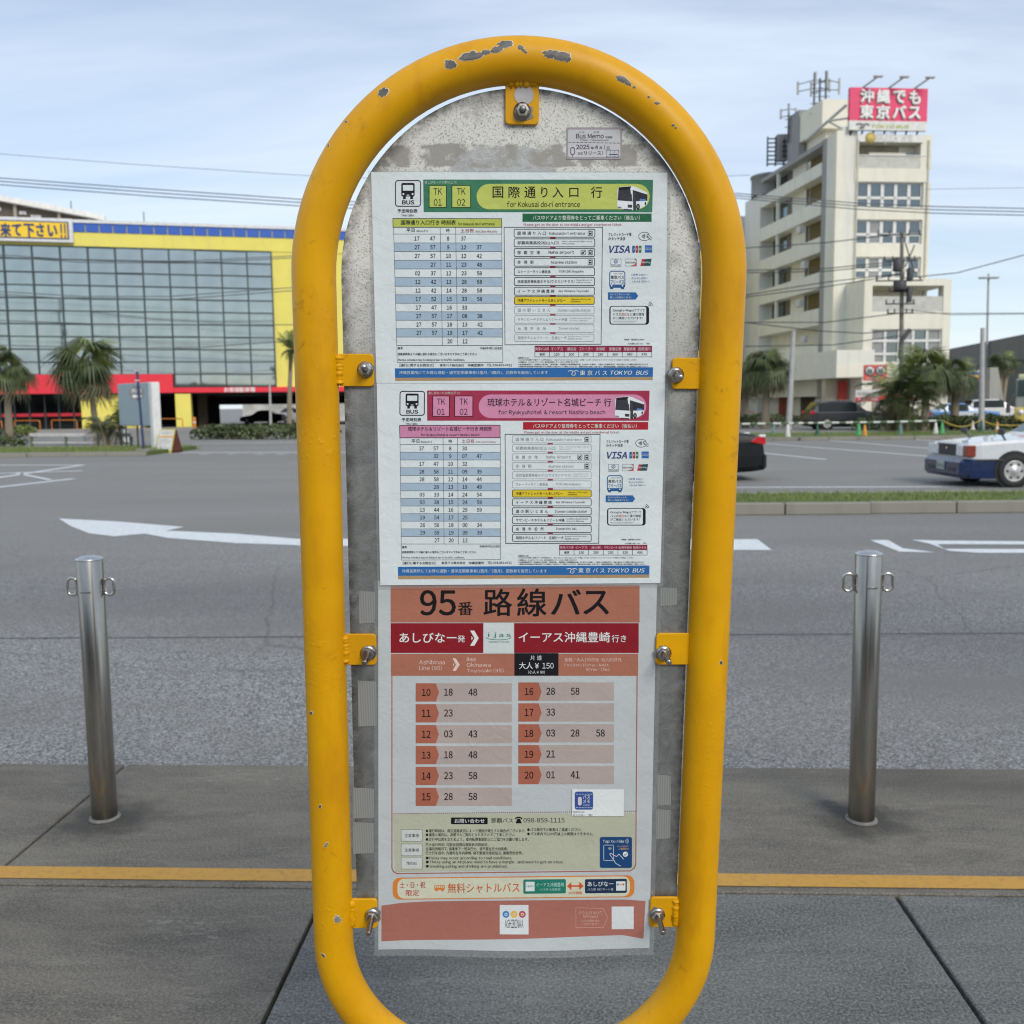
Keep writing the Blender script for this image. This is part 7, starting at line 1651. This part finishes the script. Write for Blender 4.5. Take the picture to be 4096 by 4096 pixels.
def car(name, base, heading, prof, label, m_up, m_low=None, belt=.88, W=1.70, wb=(.82, 3.45), wr=.31, hub=None, glass=True, two=None, cat='car'):
    """prof: list of (x, ztop) from nose to tail, with cabin given by z above the belt"""
    hub = hub or silver
    R = Matrix.Rotation(heading, 3, 'Z'); base = Vector(base); root = empty(name, base, label, cat)
    P = lambda x, y, z: base + R @ Vector((x, y, z))
    m_low = m_low or m_up; L = prof[-1][0]; n = len(prof); rings = []
    for i, (x, zt_) in enumerate(prof):
        e = min(x, L - x); hw = W / 2 * (1 - .10 * max(0, 1 - e / .55) ** 2); zb_ = .17 + .06 * max(0, 1 - e / .45); bz = min(belt, zt_ - .02)
        cab = max(0, zt_ - bz); tw = hw * (.93 if cab < .16 else .93 - .11 * min(1, cab / .5))
        rg = [(0, zb_), (hw * .8, zb_), (hw * .985, zb_ + .12), (hw, .545), (hw * .985, bz - .05), (hw * .95, bz), (tw, zt_ - .035 - .05 * min(1, cab / .4)), (tw * .86, zt_ - .006), (0, zt_)]
        rings.append([(x, -y, z) for y, z in rg] + [(x, y, z) for y, z in rg[-2:0:-1]])
    m = len(rings[0]); up, lo, gl = MB(), MB(), MB()
    pts = [[P(*q_) for q_ in r_] for r_ in rings]
    for i in range(n - 1):
        cabin = (prof[i][1] - belt > .12 or prof[i + 1][1] - belt > .12)
        for k in range(m):
            l = (k + 1) % m; f_ = [pts[i][k], pts[i][l], pts[i + 1][l], pts[i + 1][k]]
            low = k in (0, 1, m - 1, m - 2) or k in (2, m - 3)
            side_glass = k in (5, m - 6) and cabin and prof[i][1] - belt > .3 and prof[i + 1][1] - belt > .3
            steep = k in (6, 7, m - 7, m - 8) and cabin and abs(prof[i + 1][1] - prof[i][1]) > .22 * (prof[i + 1][0] - prof[i][0]) and max(prof[i][1], prof[i + 1][1]) - belt > .25
            (gl if glass and (side_glass or steep) else (lo if low else up)).add(f_, [(0, 1, 2, 3)], m_low if low else m_up, True)
    for r_ in (pts[0], pts[-1]):
        lo_ = [r_[k] for k in (0, 1, 2, 3, m - 3, m - 2, m - 1)]; hi_ = [r_[k] for k in range(3, m - 2)]
        lo.add(lo_, [tuple(range(len(lo_)))], m_low); up.add(hi_, [tuple(range(len(hi_)))], m_up)
    up.mats = [m_up]; up.m = [0] * len(up.f); up.obj('body', root)
    if m_low is not m_up or True: lo.obj('lower_body', root)
    if gl.f: gl.mats = [glass_mat('windscreen_glass', (.34, .40, .41), .05) if name == 'taxi' else cwin]; gl.m = [0] * len(gl.f); gl.obj('window', root)
    for x in wb:
        for s_ in (-1, 1):
            o = MB(); o.lathe([(0, 0), (wr * 1.17, 0), (wr * 1.17, .012), (0, .012)], black_t, P(x, s_ * (W / 2 - .010), wr + .02), 26, R @ Vector((0, s_, 0)), False); o.obj('wheel_arch', root)
            wheel(root, P(x, s_ * (W / 2 - .062), wr), R @ Vector((0, s_, 0)), wr, .19, hub, True)
    return root, P, R
sedan = [(0, .55), (.06, .70), (.3, .76), (1.1, .90), (1.35, .96), (1.9, 1.32), (2.15, 1.42), (2.7, 1.45), (3.2, 1.40), (3.65, 1.18), (3.95, 1.05), (4.5, 1.0), (4.68, .92), (4.72, .6)]
suvp = [(0, .6), (.06, .85), (.4, .98), (1.15, 1.08), (1.4, 1.14), (1.95, 1.58), (2.3, 1.68), (3.4, 1.68), (4.2, 1.62), (4.5, 1.20), (4.62, 1.0), (4.66, .6)]
# boxy taxi on the right
boxy = [(0, .80), (.05, .85), (.25, .875), (.9, .925), (1.42, .975), (1.55, 1.02), (2.1, 1.38), (2.3, 1.44), (3.0, 1.46), (3.45, 1.40), (3.75, 1.10), (3.95, 1.02), (4.55, .98), (4.65, .9), (4.69, .6)]
white_p = paint('taxi_white', (.62, .64, .66)); blue_p = paint('taxi_blue', rgb(18, 38, 78)); black_p = simple('car_black', (.012, .013, .015), .4, 0, .03, 2, 0, .2); dkgrey_p = paint('suv_charcoal', (.025, .026, .03), .7, .35); lb_p = paint('pale_blue_paint', rgb(86, 136, 190)); wh2 = paint('cream_white_paint', (.60, .59, .57))
wc = G(*V2(1862, 1212)); hd = R_(3.0)
R0 = Matrix.Rotation(hd, 3, 'Z'); base = wc - R0 @ Vector((.86, -.85, 0)); base.z = RZ + .0
taxi, P, R = car('taxi', base, hd, boxy, 'white and dark blue taxi with fender mirrors entering at the right edge', white_p, blue_p, .90, 1.70, (.86, 3.50), .315, silver, cat='taxi')
def pbox(nm, par, P, R, c, s_, m, bev=.01): b = MB(); b.box(P(*c), s_, m, R, bev); return b.obj(nm, par)
pbox('bumper', taxi, P, R, (-.02, 0, .365), (.26, 1.66, .37), blue_p, .07); pbox('grille', taxi, P, R, (-.005, 0, .70), (.06, .78, .215), dk, .008)
for k in range(6): pbox('grille_bar', taxi, P, R, (-.04, 0, .615 + k * .034), (.012, .76, .006), simple('grille_grey', (.14, .14, .15), .4), 0)
pbox('grille_frame', taxi, P, R, (-.03, 0, .818), (.05, .84, .022), chrome, .004)
b = MB(); b.lathe([(.03, 0), (.03, .01), (0, .012)], chrome, P(-.05, 0, .73), 12, R @ Vector((-1, 0, 0))); b.obj('badge', taxi)
for s_ in (-1, 1):
    pbox('headlight', taxi, P, R, (-.01, s_ * .53, .70), (.08, .27, .215), simple('headlamp', (.78, .80, .80), .15, .0, .15, 20, 1.0), .012)
    pbox('indicator', taxi, P, R, (.04, s_ * .757, .70), (.17, .19, .215), simple('indicator_orange', rgb(128, 50, 32), .25, 0, .1, 10, .8) if s_ < 0 else simple('headlamp', (.78, .80, .80), .15), .012)
    b = MB(); b.tube([P(.75, s_ * .70, .90), P(.66, s_ * .74, 1.0)], .018, dk, 6); b.box(P(.64, s_ * .75, 1.06), (.07, .19, .13), dk, R, .025); b.obj('fender_mirror', taxi)
pbox('number_plate', taxi, P, R, (-.163, 0, .40), (.012, .33, .165), simple('plate_green', (.42, .46, .44), .5), .002)
b = MB(); v_, f_, _, _ = textmesh("98-90", .03, 0); b.add([P(-.172, .13 - u_ * .26, .345 + k_ * .085) for u_, k_ in v_], f_, simple('plate_ink', (.05, .12, .08), .5)); b.obj('plate_digits', taxi, recalc=False)
for s_ in (-1, 1): pbox('lower_front_panel', taxi, P, R, (.28, s_ * .80, .355), (.50, .09, .36), blue_p, .02)
pbox('side_moulding', taxi, P, R, (2.3, -.86, .53), (4.3, .02, .03), dk, .004); pbox('bumper_slot', taxi, P, R, (-.152, .45, .34), (.012, .3, .07), dk, .002); pbox('bumper_slot', taxi, P, R, (-.152, -.45, .34), (.012, .3, .07), dk, .002)
# black saloon passing behind the sign
rb_ = G(3046, V2(0, 1165)[1]); hd2 = R_(1.0); base = rb_ - Matrix.Rotation(hd2, 3, 'Z') @ Vector((4.72, -.55, 0)); base.z = RZ
blk, P, R = car('black_saloon', base, hd2, sedan, 'black saloon with lit looking red tail lamp just right of the yellow frame'.replace('lit looking ', ''), black_p, None, .88, 1.78, (.9, 3.7), .32)
for s_ in (-1, 1):
    b = MB(); b.prism([P(4.40, s_ * .885, .84), P(4.72, s_ * .75, .78), P(4.72, s_ * .75, .93), P(4.55, s_ * .84, .96)], redl, R @ Vector((.02, s_ * .03, 0))); b.obj('tail_lamp', blk)
    pbox('lamp_lens', blk, P, R, (4.66, s_ * .78, .965), (.14, .12, .06), simple('headlamp', (.55, .57, .58), .12), .015)
pbox('rear_bumper', blk, P, R, (4.70, 0, .42), (.14, 1.66, .36), black_p, .06); pbox('number_plate', blk, P, R, (4.745, 0, .72), (.012, .33, .165), simple('plate_white', (.6, .6, .6), .5), .002)
# dark SUV, blue taxi, white estate
A_ = gp_(V2, 525, 832); A_ = AD(*V2(522, 832), 57.7); A_.z = RZ
hd3 = R_(183); Rr3 = Matrix.Rotation(hd3, 3, 'Z'); base = A_ - Rr3 @ Vector((4.66, 0, 0)); suv, P, R = car('charcoal_suv', base, hd3, suvp, 'charcoal SUV parked behind the striped bars before the tower', dkgrey_p, black_p, 1.05, 1.85, (.9, 3.7), .36)
for s_ in (-1, 1): pbox('tail_lamp', suv, P, R, (4.55, s_ * .86, 1.02), (.22, .16, .2), redl, .03)
for k in range(2): pbox('roof_rail', suv, P, R, (3.1, (-1) ** k * .62, 1.71), (1.9, .04, .04), chrome, .01)
A_ = AD(*V2(1290, 790), 66); A_.z = RZ; hd4 = R_(181); Rr3 = Matrix.Rotation(hd4, 3, 'Z'); base = A_ - Rr3 @ Vector((4.69, 0, 0)); bt_, P, R = car('blue_saloon', base, hd4, boxy, 'pale blue and white saloon taxi parked behind the hedge at the right', lb_p, paint('teal_dark_paint', rgb(50, 84, 110)), .9, 1.7, (.78, 3.46), .315, cat='taxi')
for s_ in (-1, 1): pbox('white_door', bt_, P, R, (2.3, s_ * .855, .68), (1.9, .02, .34), white_p, .004)
for s_ in (-1, 1): pbox('tail_lamp', bt_, P, R, (4.6, s_ * .75, .75), (.14, .2, .2), redl, .02)
A_ = AD(*V2(1440, 775), 73); A_.z = RZ; hd5 = R_(180); Rr3 = Matrix.Rotation(hd5, 3, 'Z'); base = A_ - Rr3 @ Vector((5.2, 0, 0)); base.x += .5; wcar, P, R = car('white_estate', base, hd5, suvp, 'white estate car behind the pale blue taxi', wh2, None, 1.05, 1.85, (.9, 3.7), .36)
# car in the garage
A_ = AD(*V4(1440, 1490), 108); A_.z = RZ; car('parked_car', A_, R_(0), sedan, 'dark car parked in the shade of the store garage', black_p)
A_ = AD(*V4(1640, 1480), 112); A_.z = RZ; car('parked_car', A_, R_(60), suvp, 'pale car at the sunlit back of the store garage', wh2, belt=1.05, W=1.8)
# coach at the right edge
A_ = AD(*V2(1868, 790), 52); A_.z = RZ; root = empty('coach', A_, 'coach with a teal windscreen and yellow roof edge cut by the right edge', 'bus'); FZ = Fac(A_, A_ + camx * .88 - camf * .47)
zt_ = AD(*V2(1880, 480), 52).z; cy_ = paint('coach_yellow', rgb(214, 190, 100)); cgn = paint('coach_grey', (.3, .32, .3))
for nm, u0, u1, z0, z1, o0, o1, m in (('body', 0, 2.5, .5, zt_ - .252, -10, 0, cgn), ('roof', .1, 2.4, zt_ - .25, zt_, -10, -.15, paint('coach_cream', (.6, .56, .36))), ('windscreen', .08, 2.42, 1.7, zt_ - .3, 0, .04, glass_mat('coach_glass', (.30, .42, .42), .06)), ('lower_panel', 0, 2.5, .35, 1.1, .002, .1, cy_), ('grille', .5, 2.0, 1.15, 1.6, .002, .05, dk)): FZ.part(nm, root, u0, u1, z0, z1, o0, o1, m, .05)
for u_ in (.3, 2.2): b = MB(); b.lathe([(.14, 0), (.14, .06), (0, .07)], simple('headlamp', (.55, .57, .58), .12), FZ.W(u_, .85, .1), 12, FZ.n); b.obj('headlight', root)
for u_ in (.15, 2.35):
    b = MB(); b.lathe([(0, -.15), (.48, -.15), (.48, .15), (0, .15)], black_t, FZ.W(u_, RZ + .48, -1.6), 20, FZ.u); b.obj('wheel', root)
b = MB(); b.tube([FZ.W(-.05, zt_ - 1, .1), FZ.W(-.3, zt_ - 1.6, .4)], .04, dk, 6); b.box(FZ.W(-.3, zt_ - 1.8, .4), (.2, .12, .5), dk, None, .03); b.obj('mirror', root)

# ================================================================== BEHIND THE CAMERA (seen in the glass and the steel)
shop = empty('outlet_shop', (0, -30, 0), 'long low shop building behind the photographer, mirrored in the glass', 'building'); sw = wall_mat('shop_grey', (.30, .28, .25), amount=.3)
b = MB(); b.box((0, -34, 3.2), (110, 12, 6.6), sw); b.obj('wall', shop)
b = MB(); b.box((0, -29, 5.9), (112, 5, .5), simple('eaves', (.12, .12, .12), .7)); b.obj('eaves', shop)
pr = None
for k in range(18):
    if pr is None: b = MB(); b.box((-50 + k * 6, -27.97, 2.0), (4.6, .08, 3.2), shopg); pr = b.obj('window', shop)
    else: inst(pr, shop, (6 * k, 0, 0), 'window')
def mirrored(x, y, ywall=-17.0):
    """ground position behind the camera that the store glass mirrors at photo point (x, y)"""
    d = ray(x, y); t = (F1.A - CO).dot(F1.n) / d.dot(F1.n); p = CO + d * t; r = d - F1.n * 2 * d.dot(F1.n)
    return p + r * ((ywall - p.y) / r.y)
for (x, y0_, y1_, lb) in ((350, 740, 1110, 'utility pole behind the photographer, mirrored in the glass'),):
    T_ = mirrored(*V4(x, y0_)); A_ = Vector((T_.x, T_.y, 0)); up = empty('utility_pole', A_, lb, 'utility pole'); b = MB(); b.tube([A_, T_], [.24, .16], pole_d, 10); b.obj('shaft', up)
    for k, w in ((.80, 2.6), (.90, 1.6), (.66, 1.8)): b = MB(); b.box(A_ + U * T_.z * k, (w, .12, .14), dk); b.obj('crossarm', up)
    b = MB(); b.lathe([(.3, 0), (.34, .1), (.34, .9), (.2, 1.0)], dk, A_ + U * T_.z * .7 + Vector((.45, 0, 0)), 12); b.obj('transformer', up)
    for z_ in (.97, .88, .8, .66):
        b = MB(); b.tube([(A_.x - 160 + 20 * k, A_.y, T_.z * z_ - .9 + .9 * abs(math.cos(k * .785))) for k in range(17)], .035, cab, 5); tag(b.obj('overhead_cable', loc=A_ + U * T_.z * z_), {.97: 'top', .88: 'second', .8: 'third', .66: 'bottom'}[z_] + ' cable behind the photographer, mirrored in the glass', 'cable', 'overhead cables')
for i_, pts in enumerate(([(-60, 470), (500, 508), (1100, 512), (1760, 480)], [(-60, 482), (500, 520), (1100, 524), (1760, 492)], [(-60, 690), (500, 722), (1000, 722), (1760, 668)], [(-60, 706), (500, 740), (1000, 742), (1760, 686)], [(-60, 862), (600, 886), (1200, 892), (1760, 890)], [(-60, 1010), (700, 1030), (1200, 1024), (1760, 985)])):
    cable([V4(*q_) for q_ in pts], 62, .028, ['first', 'second', 'third', 'fourth', 'fifth', 'sixth'][i_] + ' thin cable from the top crossing the mirror glass front', cab2)
